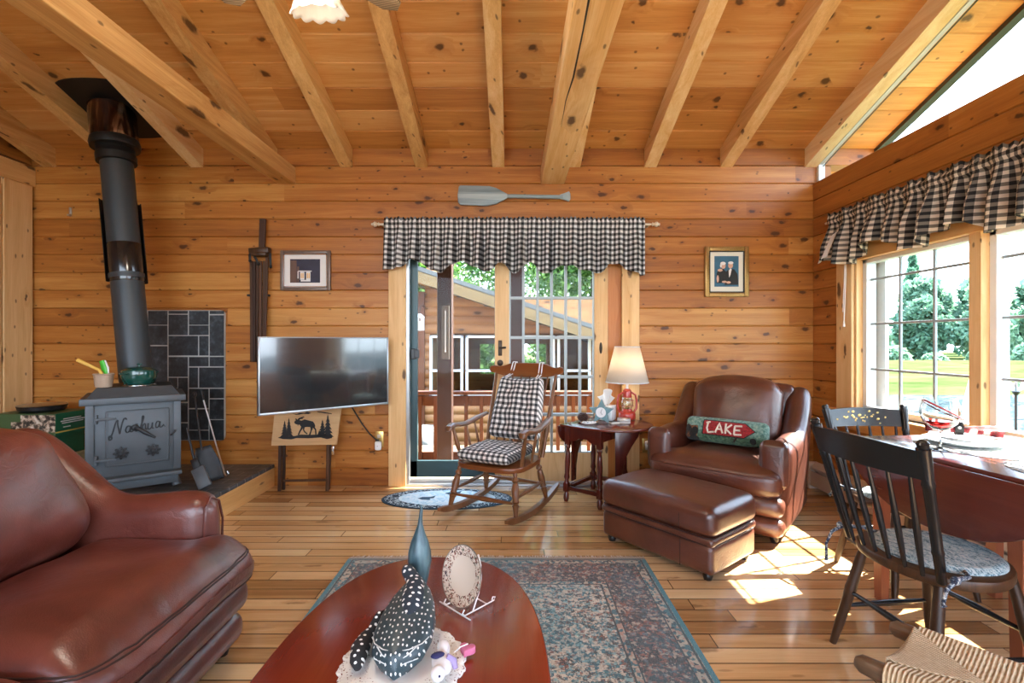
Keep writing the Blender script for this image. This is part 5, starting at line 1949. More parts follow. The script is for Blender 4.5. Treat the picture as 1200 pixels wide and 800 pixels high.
ov = oval(0.40, 0.30)
top = [(x + 0.03, y) for x, y in ov if x + 0.03 >= -0.165]
top.sort(key=lambda p: math.atan2(p[1], p[0] - 0.1))
m = MB(); m.prism(top, ZT_ - 0.018, ZT_, None, 0.006)
obj('top', m, M['mahog_top'], st)
# hanging leaf
lf = []
for i in range(21):
    t = PI * i / 20
    lf.append((0.255 * math.cos(t), ZT_ - 0.022 - 0.17 * math.sin(t) ** 0.8))
m = MB(); m.prism(lf, -0.007, 0.007, Matrix.Translation((-0.182, 0, 0)) @ Matrix.Rotation(R(90), 4, 'Z') @ Matrix.Rotation(R(90), 4, 'X'), 0.004)
obj('drop_leaf', m, M['mahog'], st)
LT = [(0, 0.022), (0.02, 0.022), (0.021, 0.014), (0.05, 0.02), (0.08, 0.013), (0.14, 0.016), (0.35, 0.021), (0.55, 0.017), (0.6, 0.021), (0.64, 0.014), (0.7, 0.021), (0.701, 0.021)]
for sx in (-1, 1):
    for sy in (-1, 1):
        m = MB()
        x, y = sx * 0.135, sy * 0.185
        m.box2((x - 0.021, y - 0.021, 0.43), (x + 0.021, y + 0.021, ZT_ - 0.018), 0.003)
        m.turned((x, y, 0.43), (x * 1.06, y * 1.06, 0.14), [(0, 0.014), (0.06, 0.021), (0.11, 0.013), (0.2, 0.017), (0.45, 0.021), (0.75, 0.017), (0.85, 0.022), (0.92, 0.014), (1, 0.02)], 14)
        m.box2((x * 1.06 - 0.02, y * 1.06 - 0.02, 0.075), (x * 1.06 + 0.02, y * 1.06 + 0.02, 0.14), 0.003)
        m.turned((x * 1.06, y * 1.06, 0.076), (x * 1.08, y * 1.08, 0.0), [(0, 0.012), (0.3, 0.02), (0.7, 0.022), (1, 0.014)], 14)
        obj('leg', m, M['mahog'], st)
for sx in (-1, 1):
    m = MB(); m.box2((sx * 0.135 - 0.009, -0.165, 0.475), (sx * 0.135 + 0.009, 0.165, ZT_ - 0.018))
    obj('apron', m, M['mahog'], st, smooth=0)
    m = MB(); m.box2((sx * 0.142 - 0.012, -0.18, 0.09), (sx * 0.142 + 0.012, 0.18, 0.12), 0.003)
    obj('stretcher', m, M['mahog'], st, smooth=0)
for sy in (-1, 1):
    ap = [(-0.115, ZT_ - 0.018), (-0.115, 0.455), (-0.07, 0.463), (-0.035, 0.485), (0.035, 0.485), (0.07, 0.463), (0.115, 0.455), (0.115, ZT_ - 0.018)]
    m = MB(); m.prism(ap, -0.009, 0.009, Matrix.Translation((0, sy * 0.185, 0)) @ Matrix.Rotation(R(90), 4, 'X'))
    obj('apron', m, M['mahog'], st, smooth=0)
    m = MB(); m.box2((-0.125, sy * 0.196 - 0.012, 0.09), (0.125, sy * 0.196 + 0.012, 0.12), 0.003)
    obj('stretcher', m, M['mahog'], st, smooth=0)
# butterfly wing bracket under the raised leaf and the folded one on the other side
wing = [(0.0, ZT_ - 0.022), (0.19, ZT_ - 0.022), (0.17, 0.50), (0.12, 0.42), (0.075, 0.33), (0.055, 0.24), (0.05, 0.13), (0.0, 0.125)]
m = MB(); m.prism(wing, -0.008, 0.008, Matrix.Translation((0.16, -0.0, 0)) @ Matrix.Rotation(R(35), 4, 'Z') @ Matrix.Rotation(R(90), 4, 'X'), 0.003)
obj('wing_bracket', m, M['mahog'], st)
m = MB(); m.prism(wing, -0.008, 0.008, Matrix.Translation((-0.165, -0.09, 0)) @ Matrix.Rotation(R(88), 4, 'Z') @ Matrix.Rotation(R(90), 4, 'X'), 0.003)
obj('wing_bracket', m, M['mahog'], st)

# lamp: red barn lantern with a white shade
lp = thing('table_lamp', 'table lamp made from a red barn lantern with a white shade', 'lamp', (0.912, 3.835, ZT_ + 0.001), R(10))
m = MB()
m.lathe([(0.062, 0.0), (0.066, 0.006), (0.066, 0.045), (0.058, 0.058), (0.04, 0.066), (0.035, 0.082), (0.0, 0.082)], 28)
obj('fuel_tank', m, M['red_metal'], lp)
m = MB(); m.lathe([(0.034, 0.083), (0.046, 0.11), (0.047, 0.135), (0.034, 0.172), (0.032, 0.172), (0.044, 0.135), (0.043, 0.11), (0.032, 0.083)], 24, capb=False, capt=False)
obj('globe', m, M['clear'], lp)
m = MB(); m.lathe([(0.012, 0.083), (0.014, 0.1), (0.006, 0.104), (0.004, 0.14), (0, 0.14)], 12)
obj('burner', m, M['brass'], lp)
m = MB(); m.lathe([(0.036, 0.172), (0.038, 0.178), (0.034, 0.19), (0.036, 0.2), (0.03, 0.222), (0.034, 0.226), (0.02, 0.24), (0.0, 0.242)], 24)
obj('chimney_cap', m, M['red_metal'], lp)
for s in (-1, 1):
    m = MB(); m.tube([(s * 0.056, 0, 0.05), (s * 0.078, 0, 0.085), (s * 0.08, 0, 0.15), (s * 0.07, 0, 0.19), (s * 0.03, 0, 0.215)], [0.008, 0.009, 0.009, 0.008, 0.007], 10)
    obj('side_tube', m, M['red_metal'], lp)
m = MB()
for z in (0.105, 0.15):
    m.tube([(0.052 * math.cos(2 * PI * i / 28), 0.052 * math.sin(2 * PI * i / 28), z) for i in range(28)], 0.002, 6, closed=True)
obj('wire_guard', m, M['red_metal'], lp)
m = MB(); m.lathe([(0.011, 0.241), (0.011, 0.305), (0.0, 0.306)], 16)
obj('candle_sleeve', m, M['white_p'], lp)
m = MB(); m.lathe([(0.010, 0.306), (0.013, 0.325), (0.024, 0.355), (0.026, 0.375), (0.016, 0.395), (0, 0.4)], 16)
obj('bulb', m, M['bulb'], lp)
m = MB(); m.lathe([(0.167, 0.292), (0.0965, 0.572)], 48, capb=False, capt=False)
sh = obj('lamp_shade', m, M['shade_in'], lp, smooth=60, solid=0.002)
for r_, z in ((0.167, 0.292), (0.0965, 0.572)):
    m = MB(); m.tube([(r_ * math.cos(2 * PI * i / 40), r_ * math.sin(2 * PI * i / 40), z) for i in range(40)], 0.0035, 6, closed=True)
    obj('shade_trim', m, M['white_lining'], sh)
m = MB()
for i in range(3):
    a = 2 * PI * i / 3
    m.tube([(0, 0, 0.545), (0.095 * math.cos(a), 0.095 * math.sin(a), 0.56)], 0.0015, 6)
m.tube([(0.012, 0, 0.31), (0.035, 0, 0.36), (0.02, 0, 0.5), (0, 0, 0.55), (0, 0, 0.58)], 0.0015, 6)
obj('harp', m, M['brass'], lp)

ck = thing('star_clock', 'teal star shaped desk clock with a white dial on the side table', 'clock', (0.68, 3.67, ZT_ + 0.001), R(-24))
star = []
for i in range(10):
    a = R(90 + 36 * i)
    r_ = 0.098 if i % 2 == 0 else 0.046
    star.append((r_ * math.cos(a), 0.08 + r_ * math.sin(a)))
zmin = min(p[1] for p in star)
star = [(x, y - zmin) for x, y in star]
m = MB(); m.prism(star, -0.014, 0.022, Matrix.Rotation(R(90), 4, 'X'), 0.003)
obj('case', m, M['clock_teal'], ck, smooth=0)
zc = 0.08 - zmin
m = MB(); m.lathe([(0.038, 0.0), (0.038, 0.008), (0, 0.008)], 28, Matrix.Translation((0, -0.02, zc)) @ Matrix.Rotation(R(90), 4, 'X'))
dl = obj('dial', m, M['china'], ck)
m = MB()
for a, l in ((20, 0.028), (140, 0.02)):
    m.beam((0, -0.030, zc), (l * math.sin(R(a)), -0.030, zc + l * math.cos(R(a))), 0.003, 0.002)
obj('hands', m, M['ink'], dl)
tb = thing('tissue_box', 'white tissue box with a tissue pulled up behind the star clock', 'tissue box', (0.745, 3.80, ZT_ + 0.001), R(-30))
m = MB(); m.box2((-0.058, -0.058, 0), (0.058, 0.058, 0.115), 0.006)
obj('box_body', m, M['china'], tb)
m = MB()


def tis(u, v):
    a = (u - 0.5) * 2.2
    h = 0.115 + v * (0.095 + 0.03 * math.cos(a * 3))
    s_ = 0.014 + 0.045 * v
    return Vector((s_ * math.sin(a * 1.4) + 0.014 * v * math.sin(a * 7), 0.02 * math.cos(a * 2.2) * (0.4 + v), h))


m.surf(tis, 24, 10)
obj('tissue', m, M['paper'], tb, smooth=80, solid=0.001)
for i in range(4):
    c_ = thing('coaster', ('round pale coaster at the bottom of the stack on the side table', 'round pale coaster just above the bottom one of the stack', 'round pale coaster just below the topmost of the stack', 'round pale coaster topmost of the stack before the lamp')[i], 'coaster', (0.845, 3.655, ZT_ + 0.001 + i * 0.0095), 0, 'coasters on the side table')
    m = MB(); m.lathe([(0.046, 0), (0.049, 0.002), (0.049, 0.006), (0.046, 0.008), (0, 0.008)], 28)
    obj('disc', m, M['steel'] if i % 2 else M['mat_board'], c_)
    m = MB(); m.lathe([(0.0485, 0.0025), (0.0497, 0.003), (0.0497, 0.005), (0.0485, 0.0055)], 28, capb=False, capt=False)
    obj('rim_band', m, M['white_p'], c_)
ty = thing('shell_dish', 'small pale dish of white shells at the table edge', 'dish', (0.575, 3.62, ZT_ + 0.001), 0)
m = MB(); m.lathe([(0.05, 0), (0.062, 0.008), (0.058, 0.009), (0.045, 0.004), (0, 0.004)], 28)
obj('dish', m, M['china'], ty)
m = MB()
for i in range(14):
    a, r_ = rnd.uniform(0, 6.28), rnd.uniform(0.01, 0.045)
    m.ball((r_ * math.cos(a), r_ * math.sin(a), 0.011), (rnd.uniform(0.006, 0.012), rnd.uniform(0.005, 0.009), 0.006), 8, 6)
obj('shells', m, M['felt_w'], ty)
pc = thing('pine_cone', 'dark brown pine cone on the side table beside the star clock', 'pine cone', (0.545, 3.715, ZT_ + 0.001), 0)
m = MB()
for k in range(7):
    z = 0.008 + k * 0.009
    r_ = 0.036 * math.sin(PI * (k + 1.6) / 9)
    for i in range(9):
        a = 2 * PI * (i + 0.5 * (k % 2)) / 9
        m.ball((r_ * math.cos(a), r_ * math.sin(a), z), (0.011, 0.011, 0.005), 7, 5)
obj('scales', m, M['pine_cone'], pc)
m = MB(); m.ball((0, 0, 0.034), (0.024, 0.024, 0.033), 10, 8)
obj('core', m, M['pine_cone'], pc)
rmt = thing('notepad', 'small stack of notes lying before the tissue box', 'notepad', (0.765, 3.635, ZT_ + 0.001), R(15))
m = MB(); m.box2((-0.035, -0.03, 0), (0.035, 0.03, 0.012), 0.002)
obj('pages', m, M['mat_board'], rmt)
m = MB(); m.box2((-0.036, -0.031, 0.0121), (0.036, 0.031, 0.0145), 0.001)
obj('cover', m, M['ink'], rmt)

# ================================================================== LEATHER ARMCHAIR
ac = thing('leather_armchair', 'brown leather armchair with wings and rolled arms in the corner', 'armchair', (1.52, 3.39, 0.0), R(-39.7))
LM = M['leather2']


def sm(a, b, x):
    t = max(0, min(1, (x - a) / (b - a)))
    return t * t * (3 - 2 * t)


m = MB(); m.box2((-0.40, -0.34, 0.04), (0.40, 0.38, 0.30), 0.02)
obj('base', m, LM, ac)
for z0, z1, yf in ((0.045, 0.165, -0.425), (0.165, 0.295, -0.44)):
    m = MB(); m.puff((0.83, 0.14, z1 - z0), 0.055, (0, yf + 0.07, (z0 + z1) / 2), (0, 0.008, 0), 6)
    obj('front_roll', m, LM, ac, smooth=80)
m = MB()


def tcush(q):
    t = sm(-0.16, -0.25, q.y)
    q.x *= 1 + 0.42 * t
    q.z -= 0.025 * sm(-0.2, -0.36, q.y)
    q += Vector((0, 0, 0.005)) * mnoise.noise(q * 9)
    return q


m.puff((0.575, 0.72, 0.18), 0.065, (0, -0.085, 0.385), (0.0, 0.012, 0.025), 12, fn=tcush)
sc2 = obj('seat_cushion', m, LM, ac, smooth=80)
for s in (-1, 1):
    m = MB()

    def armf(q, s=s):
        # q is centred: y front negative
        up = sm(0.05, 0.33, q.y)
        if q.z > 0:
            q.z += 0.29 * up
            q.z -= 0.02 * sm(0.06, -0.3, q.y) * 0
        q.y += 0.10 * max(0, q.z - 0.12)
        q.x += s * 0.02 * sm(-0.1, 0.2, q.z)
        q += Vector((1, 1, 1)) * 0.004 * mnoise.noise(q * 8)
        return q
    m.puff((0.145, 0.74, 0.55), 0.066, (s * 0.352, 0.0, 0.325), (0.012, 0.015, 0.012), 10, fn=armf)
    obj('arm', m, LM, ac, smooth=80)
    m = MB()
    m.puff((0.15, 0.06, 0.27), 0.029, (s * 0.355, -0.362, 0.475), (0.008, 0.01, 0.012), 6)
    obj('arm_panel', m, LM, ac, smooth=80)
m = MB()


def bk_(q):
    q.y += 0.0
    q += Vector((0.004, 0.008, 0.004)) * mnoise.noise(q * 7 + Vector((3, 1, 2)))
    if q.z > 0.1:
        q.z -= 0.05 * (abs(q.x) / 0.28) ** 2.4 * sm(0.1, 0.24, q.z)
    return q


T = Matrix.Translation((0, 0.175, 0.70)) @ Matrix.Rotation(R(-15), 4, 'X')
m.puff((0.60, 0.20, 0.52), 0.085, (0, 0, 0), (0.0, 0.035, 0.01), 12, fn=bk_, m=T)
obj('back_cushion', m, LM, ac, smooth=80)
T = Matrix.Translation((0, 0.325, 0.50)) @ Matrix.Rotation(R(-8), 4, 'X')
m = MB(); m.puff((0.72, 0.14, 0.80), 0.06, (0, 0, 0), (0, 0.02, 0.02), 8, m=T)
obj('outer_back', m, LM, ac, smooth=80)
for sx in (-1, 1):
    for sy in (-1, 1):
        m = MB(); m.turned((sx * 0.35, sy * 0.33, 0.05), (sx * 0.35, sy * 0.33, 0.0), [(0, 0.022), (0.5, 0.026), (1, 0.018)], 12)
        obj('foot', m, M['black_wood'], ac)
# welt along the front edge of the seat cushion
m = MB()
pts = [Vector((x, -0.452 + 0.02 * abs(x / 0.38) ** 6, 0.405 - 0.0)) for x in [-0.385 + 0.77 * i / 20 for i in range(21)]]
m.tube(pts, 0.005, 6)
obj('welt', m, LM, sc2)

lk = thing('lake_pillow', 'green hooked pillow with a red LAKE arrow sign lying on the armchair', 'pillow', (1.470, 3.325, 0.592), R(-39.7))
Tp = Matrix.Rotation(R(-22), 4, 'X')
lk.rotation_euler = (R(-20), 0, R(-39.7))
PW, PH, PD = 0.53, 0.165, 0.075
m = MB(); m.puff((PW, PD, PH), 0.034, (0, 0, 0), (0.004, 0.024, 0.004), 14)
obj('pillow_body', m, M['lake_pillow'], lk, smooth=80)


def py_(x, z):
    return -(PD / 2 + 0.024 * max(0, 1 - (x / (PW / 2)) ** 2) * max(0, 1 - (z / (PH / 2)) ** 2)) - 0.001


letters = {
    'L': [[(-0.105, 0.045), (-0.11, 0.0), (-0.1, -0.028), (-0.06, -0.022)], [(-0.118, 0.038), (-0.092, 0.046)]],
    'A': [[(-0.052, -0.026), (-0.03, 0.042), (-0.004, -0.026)], [(-0.044, 0.0), (-0.012, 0.0)]],
    'K': [[(0.012, 0.042), (0.014, -0.026)], [(0.05, 0.04), (0.016, 0.006), (0.052, -0.026)]],
    'E': [[(0.07, 0.03), (0.068, -0.026)], [(0.068, 0.032), (0.115, 0.036)], [(0.07, 0.004), (0.105, 0.006)], [(0.068, -0.026), (0.115, -0.022)]],
}
m = MB()
for ch, sts in letters.items():
    for s_ in sts:
        p = []
        for (a, b), (c, d) in zip(s_, s_[1:]):
            for t in (0, 0.33, 0.66):
                x, z = a + (c - a) * t, b + (d - b) * t
                p.append(Vector((x, py_(x, z), z)))
        x, z = s_[-1]
        p.append(Vector((x, py_(x, z), z)))
        m.tube(p, 0.0062, 8)
obj('lettering', m, M['hook_cord'], lk)
# stem of the sign
m = MB(); m.tube([Vector((0.085, py_(0.085, -0.042), -0.042)), Vector((0.07, py_(0.07, -0.07), -0.072))], 0.006, 8)
obj('sign_post', m, M['bronze'], lk)

# ottoman
ot = thing('leather_ottoman', 'brown leather ottoman pushed up to the armchair', 'ottoman', (0.952, 2.824, 0.0), R(-51.4))
m = MB(); m.puff((0.715, 0.465, 0.155), 0.03, (0, 0, 0.11), (0.004, 0.004, 0), 8)
obj('base', m, LM, ot, smooth=80)
m = MB(); m.puff((0.722, 0.472, 0.045), 0.02, (0, 0, 0.20), (0.003, 0.003, 0), 6)
obj('band', m, LM, ot, smooth=80)


def otf(q):
    q += Vector((0.003, 0.003, 0.004)) * mnoise.noise(q * 8)
    return q


m = MB(); m.puff((0.735, 0.485, 0.155), 0.05, (0, 0, 0.295), (0.006, 0.006, 0.022), 12, fn=otf)
tc_ = obj('top_cushion', m, LM, ot, smooth=80)
for z in (0.186, 0.222):
    m = MB()
    ring = []
    for i in range(60):
        a = 2 * PI * i / 60
        c_, s_ = math.cos(a), math.sin(a)
        ring.append((0.361 * abs(c_) ** 0.16 * (1 if c_ > 0 else -1), 0.236 * abs(s_) ** 0.16 * (1 if s_ > 0 else -1), z))
    m.tube(ring, 0.004, 6, closed=True)
    obj('welt', m, M['seam'], ot)
for s in (0.18,):
    m = MB(); m.tube([(s, -0.2455, 0.24), (s, -0.248, 0.30), (s, -0.238, 0.345)], 0.002, 6)
    m.tube([(s, -0.2355, 0.04), (s, -0.2375, 0.18)], 0.002, 6)
    obj('seam', m, M['seam'], ot)
for sx in (-1, 1):
    for sy in (-1, 1):
        m = MB(); m.turned((sx * 0.31, sy * 0.19, 0.04), (sx * 0.31, sy * 0.19, 0.0), [(0, 0.02), (0.5, 0.026), (1, 0.02)], 12)
        obj('foot', m, M['black_wood'], ot)
# ================================================================== AREA RUG AND COFFEE TABLE
rug = thing('area_rug', 'distressed teal and rust persian rug with a cream fringe under the coffee table', 'rug', (-0.905, 0.19, 0.0))
m = MB()
m.surf(lambda u, v: Vector((u * 1.64, v * 2.5, 0.0095 + 0.001 * mnoise.noise(Vector((u * 5, v * 7, 0))))), 40, 60, uvf=lambda u, v: (u * 1.64, v * 2.5))
obj('pile', m, M['rug'], rug, smooth=60)
m = MB(); m.box2((0, 0, 0.0005), (1.64, 2.5, 0.008))
obj('backing', m, M['fringe'], rug, smooth=0)
m = MB()
for i in range(330):
    x = 1.64 * (i + 0.5) / 330
    for y0, s in ((2.5, 1), (0, -1)):
        l = rnd.uniform(0.025, 0.05)
        dx = rnd.uniform(-0.008, 0.008)
        m.add([(x - 0.0018, y0, 0.008), (x + 0.0018, y0, 0.008), (x + dx + 0.0012, y0 + s * l, 0.0015), (x + dx - 0.0012, y0 + s * l, 0.0015)], [[0, 1, 2, 3]])
m.keep_normals = True
obj('fringe', m, M['fringe'], rug, smooth=0)

ZC = 0.452
ct = thing('coffee_table', 'oval cherry red coffee table on the persian rug', 'coffee table', (-0.25, 1.08, 0.0135))


def sup(a, b, n=2.5, k=72):
    r = []
    for i in range(k):
        t = 2 * PI * i / k
        c_, s_ = math.cos(t), math.sin(t)
        r.append((a * abs(c_) ** (2 / n) * (1 if c_ >= 0 else -1), b * abs(s_) ** (2 / n) * (1 if s_ >= 0 else -1)))
    return r


zt = ZC - 0.0135
m = MB()
levels = [(1.0, -0.030), (1.012, -0.024), (1.012, -0.012), (1.004, -0.004), (0.99, 0.0)]
base = sup(0.335, 0.625)
vs = []
for sc, dz in levels:
    vs += [(x * (1 + (sc - 1) * 1.0), y * (1 + (sc - 1) * 0.55), zt + dz) for x, y in base]
n = len(base)
fs = [list(range(n))[::-1], [4 * n + i for i in range(n)]]
for q in range(4):
    for i in range(n):
        fs.append([q * n + i, q * n + (i + 1) % n, (q + 1) * n + (i + 1) % n, (q + 1) * n + i])
m.add(vs, fs)
obj('top', m, M['cherry'], ct, smooth=50)
ap = sup(0.27, 0.52)
m = MB()
m.prism(ap, zt - 0.10, zt - 0.03)
obj('apron', m, M['cherry'], ct, smooth=30)
for sx in (-1, 1):
    for sy in (-1, 1):
        m = MB(); m.tube([(sx * 0.215, sy * 0.41, zt - 0.05), (sx * 0.235, sy * 0.44, zt - 0.12), (sx * 0.225, sy * 0.43, 0.2), (sx * 0.215, sy * 0.42, 0.09), (sx * 0.235, sy * 0.445, 0.03), (sx * 0.245, sy * 0.455, 0.012), (sx * 0.245, sy * 0.455, 0.0)], [0.034, 0.036, 0.022, 0.015, 0.024, 0.026, 0.024], 12)
        obj('leg', m, M['cherry'], ct)

# doily
dl = []
for i in range(120):
    a = 2 * PI * i / 120
    dl.append((1 + 0.05 * abs(math.sin(9 * a)) + 0.012 * math.sin(36 * a)))
m = MB()
m.surf(lambda u, v: Vector((0.142 * v * dl[int(u * 120) % 120] * math.cos(2 * PI * u), 0.142 * v * dl[int(u * 120) % 120] * math.sin(2 * PI * u), 0.002 + 0.002 * v * math.sin(14 * PI * u) * v)), 120, 10, True)
d_ = obj('lace_doily', m, M['lace'], smooth=60, solid=0.0016)
d_.location = (-0.255, 1.135, ZC + 0.0018)
tag(d_, 'round cream lace doily under the loon carving on the coffee table', 'doily')

# loon carving
ln = thing('loon_carving', 'carved wooden loon with white dotted back lying on the lace doily', 'carving', (-0.262, 1.22, ZC + 0.0065))
m = MB()
prof = [(-0.148, 0.010, 0.028), (-0.135, 0.040, 0.030), (-0.11, 0.060, 0.034), (-0.06, 0.0715, 0.040), (0.0, 0.070, 0.046), (0.05, 0.060, 0.05), (0.09, 0.046, 0.052), (0.12, 0.024, 0.052)]
N_ = 28
vs, fs = [], []
for (y, w_, z) in prof:
    for j in range(N_):
        a = 2 * PI * j / N_
        cx, sz = math.cos(a), math.sin(a)
        x = w_ * cx
        zz = sz * (z if sz > 0 else z * 0.98)
        if sz > 0:
            zz = z * (sz ** 0.8) * (1.05 if abs(cx) < 0.3 else 1)
        vs.append((x, y, z + zz))
k = len(prof)
for i in range(k - 1):
    for j in range(N_):
        j2 = (j + 1) % N_
        fs.append([i * N_ + j, i * N_ + j2, (i + 1) * N_ + j2, (i + 1) * N_ + j])
fs += [list(range(N_))[::-1], [(k - 1) * N_ + j for j in range(N_)]]
m.add(vs, fs)
body = obj('body', m, M['loon_back'], ln, smooth=60)
m = MB()
m.tube([(0.010, -0.05, 0.066), (0.008, 0.0, 0.080), (0.004, 0.05, 0.090), (0.0, 0.09, 0.096), (-0.016, 0.115, 0.104), (-0.03, 0.13, 0.113), (-0.04, 0.135, 0.116)], [0.012, 0.027, 0.028, 0.022, 0.0185, 0.0175, 0.011], 16)
obj('neck', m, M['loon_neck'], ln, smooth=60)
m = MB(); m.turned((-0.038, 0.138, 0.114), (-0.05, 0.175, 0.102), [(0, 0.008), (0.5, 0.005), (1, 0.001)], 10)
obj('bill', m, M['ink'], ln)
m = MB()
for s in (-1, 1):
    for c_ in ([(0.0, -0.140, 0.058), (0.03, -0.128, 0.057), (0.055, -0.105, 0.056), (0.066, -0.08, 0.056)], [(0.004, -0.146, 0.04), (0.028, -0.138, 0.05), (0.045, -0.12, 0.058)], [(0.006, -0.147, 0.03), (0.03, -0.140, 0.036), (0.05, -0.127, 0.036)]):
        m.tube([(s * x, y, z) for x, y, z in c_], 0.0013, 6)
obj('wing_lines', m, M['loon_line'], ln)

gd = thing('gourd_vase', 'slender blue-grey gourd vase with a long neck behind the loon', 'vase', (-0.272, 1.425, ZC + 0.001))
m = MB()
prof = [(0.010, 0.0), (0.013, 0.012), (0.020, 0.04), (0.029, 0.08), (0.0345, 0.112), (0.033, 0.14), (0.025, 0.17), (0.015, 0.195), (0.008, 0.218), (0.0055, 0.24), (0.0048, 0.262), (0.003, 0.268), (0, 0.269)]
prof[0] = (0.017, 0.0)
m.lathe(prof, 28, fn=lambda p, a: Vector((p.x + 0.006 * max(0, (p.z - 0.17) / 0.1) ** 2, p.y, p.z)))
obj('gourd_body', m, M['gourd'], gd, smooth=70)
m = MB(); m.tube([(0.005, 0, 0.268), (0.003, 0, 0.274), (-0.004, 0, 0.277)], [0.004, 0.004, 0.002], 8)
obj('stem_tip', m, M['gourd'], gd)

ch = thing('loon_chick', 'small fuzzy black chick with pale spots beside the loon', 'figurine', (-0.360, 1.155, ZC + 0.0065))
m = MB(); m.tube([(0.012, -0.065, 0.016), (0.006, -0.045, 0.02), (0.0, -0.01, 0.024), (0.004, 0.03, 0.026), (0.012, 0.05, 0.034), (0.02, 0.068, 0.052), (0.024, 0.078, 0.062)], [0.008, 0.018, 0.022, 0.018, 0.012, 0.011, 0.006], 14)
obj('body', m, M['loon_baby'], ch, smooth=70)
m = MB(); m.turned((0.024, 0.078, 0.06), (0.032, 0.1, 0.056), [(0, 0.005), (1, 0.001)], 8)
obj('bill', m, M['ink'], ch)

ff = thing('felt_figure', 'small white felt figure with a lavender scarf on the doily', 'figurine', (-0.160, 1.105, ZC + 0.0065), R(20))
ff.scale = (0.82, 0.82, 0.82)
m = MB(); m.ball((0, 0, 0.022), (0.028, 0.045, 0.022), 16, 10); m.ball((-0.02, -0.045, 0.026), (0.02, 0.02, 0.02), 14, 10); m.ball((0.015, 0.05, 0.03), (0.018, 0.03, 0.02), 14, 10)
obj('body', m, M['felt_w'], ff, smooth=80)
m = MB(); m.tube([(0.012 + 0.0, -0.01, 0.044), (0.03, -0.015, 0.03), (0.032, -0.03, 0.018)], [0.008, 0.010, 0.007], 10)
obj('scarf', m, M['felt_lav'], ff)
m = MB(); m.ball((-0.012, 0.0, 0.046), (0.02, 0.01, 0.008), 12, 8); m.ball((-0.02, -0.062, 0.03), (0.004, 0.004, 0.004), 8, 6)
obj('cap', m, M['felt_navy'], ff)
ht = thing('felt_heart', 'pink felt heart lying beside the white felt figure', 'heart', (-0.108, 1.165, ZC + 0.0065), R(-15))
hp_ = []
for i in range(32):
    t = 2 * PI * i / 32
    hp_.append((0.0012 * 16 * math.sin(t) ** 3, 0.0012 * (13 * math.cos(t) - 5 * math.cos(2 * t) - 2 * math.cos(3 * t) - math.cos(4 * t))))
m = MB(); m.prism(hp_, 0.002, 0.018, None, 0.002)
obj('heart_body', m, M['felt_pk'], ht)
m = MB(); m.tube([(0, 0.005, 0.021), (-0.012, -0.012, 0.022), (-0.026, -0.022, 0.012)], 0.0015, 6)
obj('thread', m, M['white_ink'], ht)

# plate on wire easel
PXc, PYc = -0.120, 1.40
wire_m = M['white_p']
es = thing('plate_easel', 'curled white wire easel holding the floral plate', 'easel', (PXc, PYc, ZC + 0.001), R(-44))
es.scale = (0.9, 0.9, 0.9)
# local: plate faces -y
for s in (-1, 1):
    m = MB()
    m.tube([(s * 0.045, -0.064, 0.022), (s * 0.045, -0.072, 0.012), (s * 0.045, -0.062, 0.003), (s * 0.045, 0.02, 0.003), (s * 0.045, 0.062, 0.0035), (s * 0.045, 0.066, 0.012), (s * 0.045, 0.056, 0.016), (s * 0.045, 0.052, 0.008)], 0.0022, 6)
    obj('foot', m, wire_m, es)
    m = MB(); m.tube([(s * 0.045, -0.03, 0.003), (s * 0.04, 0.0, 0.05), (s * 0.02, 0.026, 0.12), (0, 0.034, 0.145)], 0.0022, 6)
    obj('back_wire', m, wire_m, es)
m = MB(); m.tube([(-0.075, -0.066, 0.003), (0.075, -0.066, 0.003)], 0.0022, 6); m.tube([(-0.045, 0.03, 0.003), (0.045, 0.03, 0.003)], 0.0022, 6)
obj('cross_wire', m, wire_m, es)
fp_ = thing('floral_plate', 'cream china plate with a flowered rim standing on the wire easel', 'plate', (0, 0, 0))
e = Matrix.Translation((PXc, PYc, ZC + 0.001)) @ Matrix.Scale(0.9, 4) @ Matrix.Rotation(R(-44), 4, 'Z')
Tpl = e @ Matrix.Translation((0, -0.031, 0.100)) @ Matrix.Rotation(R(90 - 16), 4, 'X')
fp_.matrix_world = Tpl
fp_.location = Tpl.to_translation(); fp_.rotation_euler = Tpl.to_euler(); fp_.scale = (0.9, 0.9, 0.9)
m = MB(); m.lathe([(0.0, 0.0), (0.055, 0.0), (0.060, 0.003), (0.091, 0.010), (0.092, 0.008), (0.062, -0.001), (0.05, -0.004), (0.0, -0.004)], 48)
obj('plate_body', m, M['floral'], fp_, smooth=60)

# ================================================================== LEATHER SOFA
so = thing('leather_sofa', 'burgundy leather sofa with plump cushions facing the coffee table', 'sofa', (-1.5, 1.2, 0.0))
LS = M['leather']


def wr(q, k=8, a=0.005):
    return q + Vector((a, a, a * 1.2)) * mnoise.noise(q * k)


m = MB(); m.box2((-1.98, 0.10, 0.05), (-1.14, 1.93, 0.29), 0.02)
obj('base', m, LS, so, world=True)
for z0, z1, xf in ((0.04, 0.165, -1.05), (0.165, 0.295, -1.03)):
    m = MB(); m.puff((0.16, 1.84, z1 - z0), 0.055, (xf - 0.08, 1.0, (z0 + z1) / 2), (0.01, 0, 0), 14, fn=lambda q: wr(q, 6, 0.004))
    obj('front_roll', m, LS, so, smooth=80, world=True)


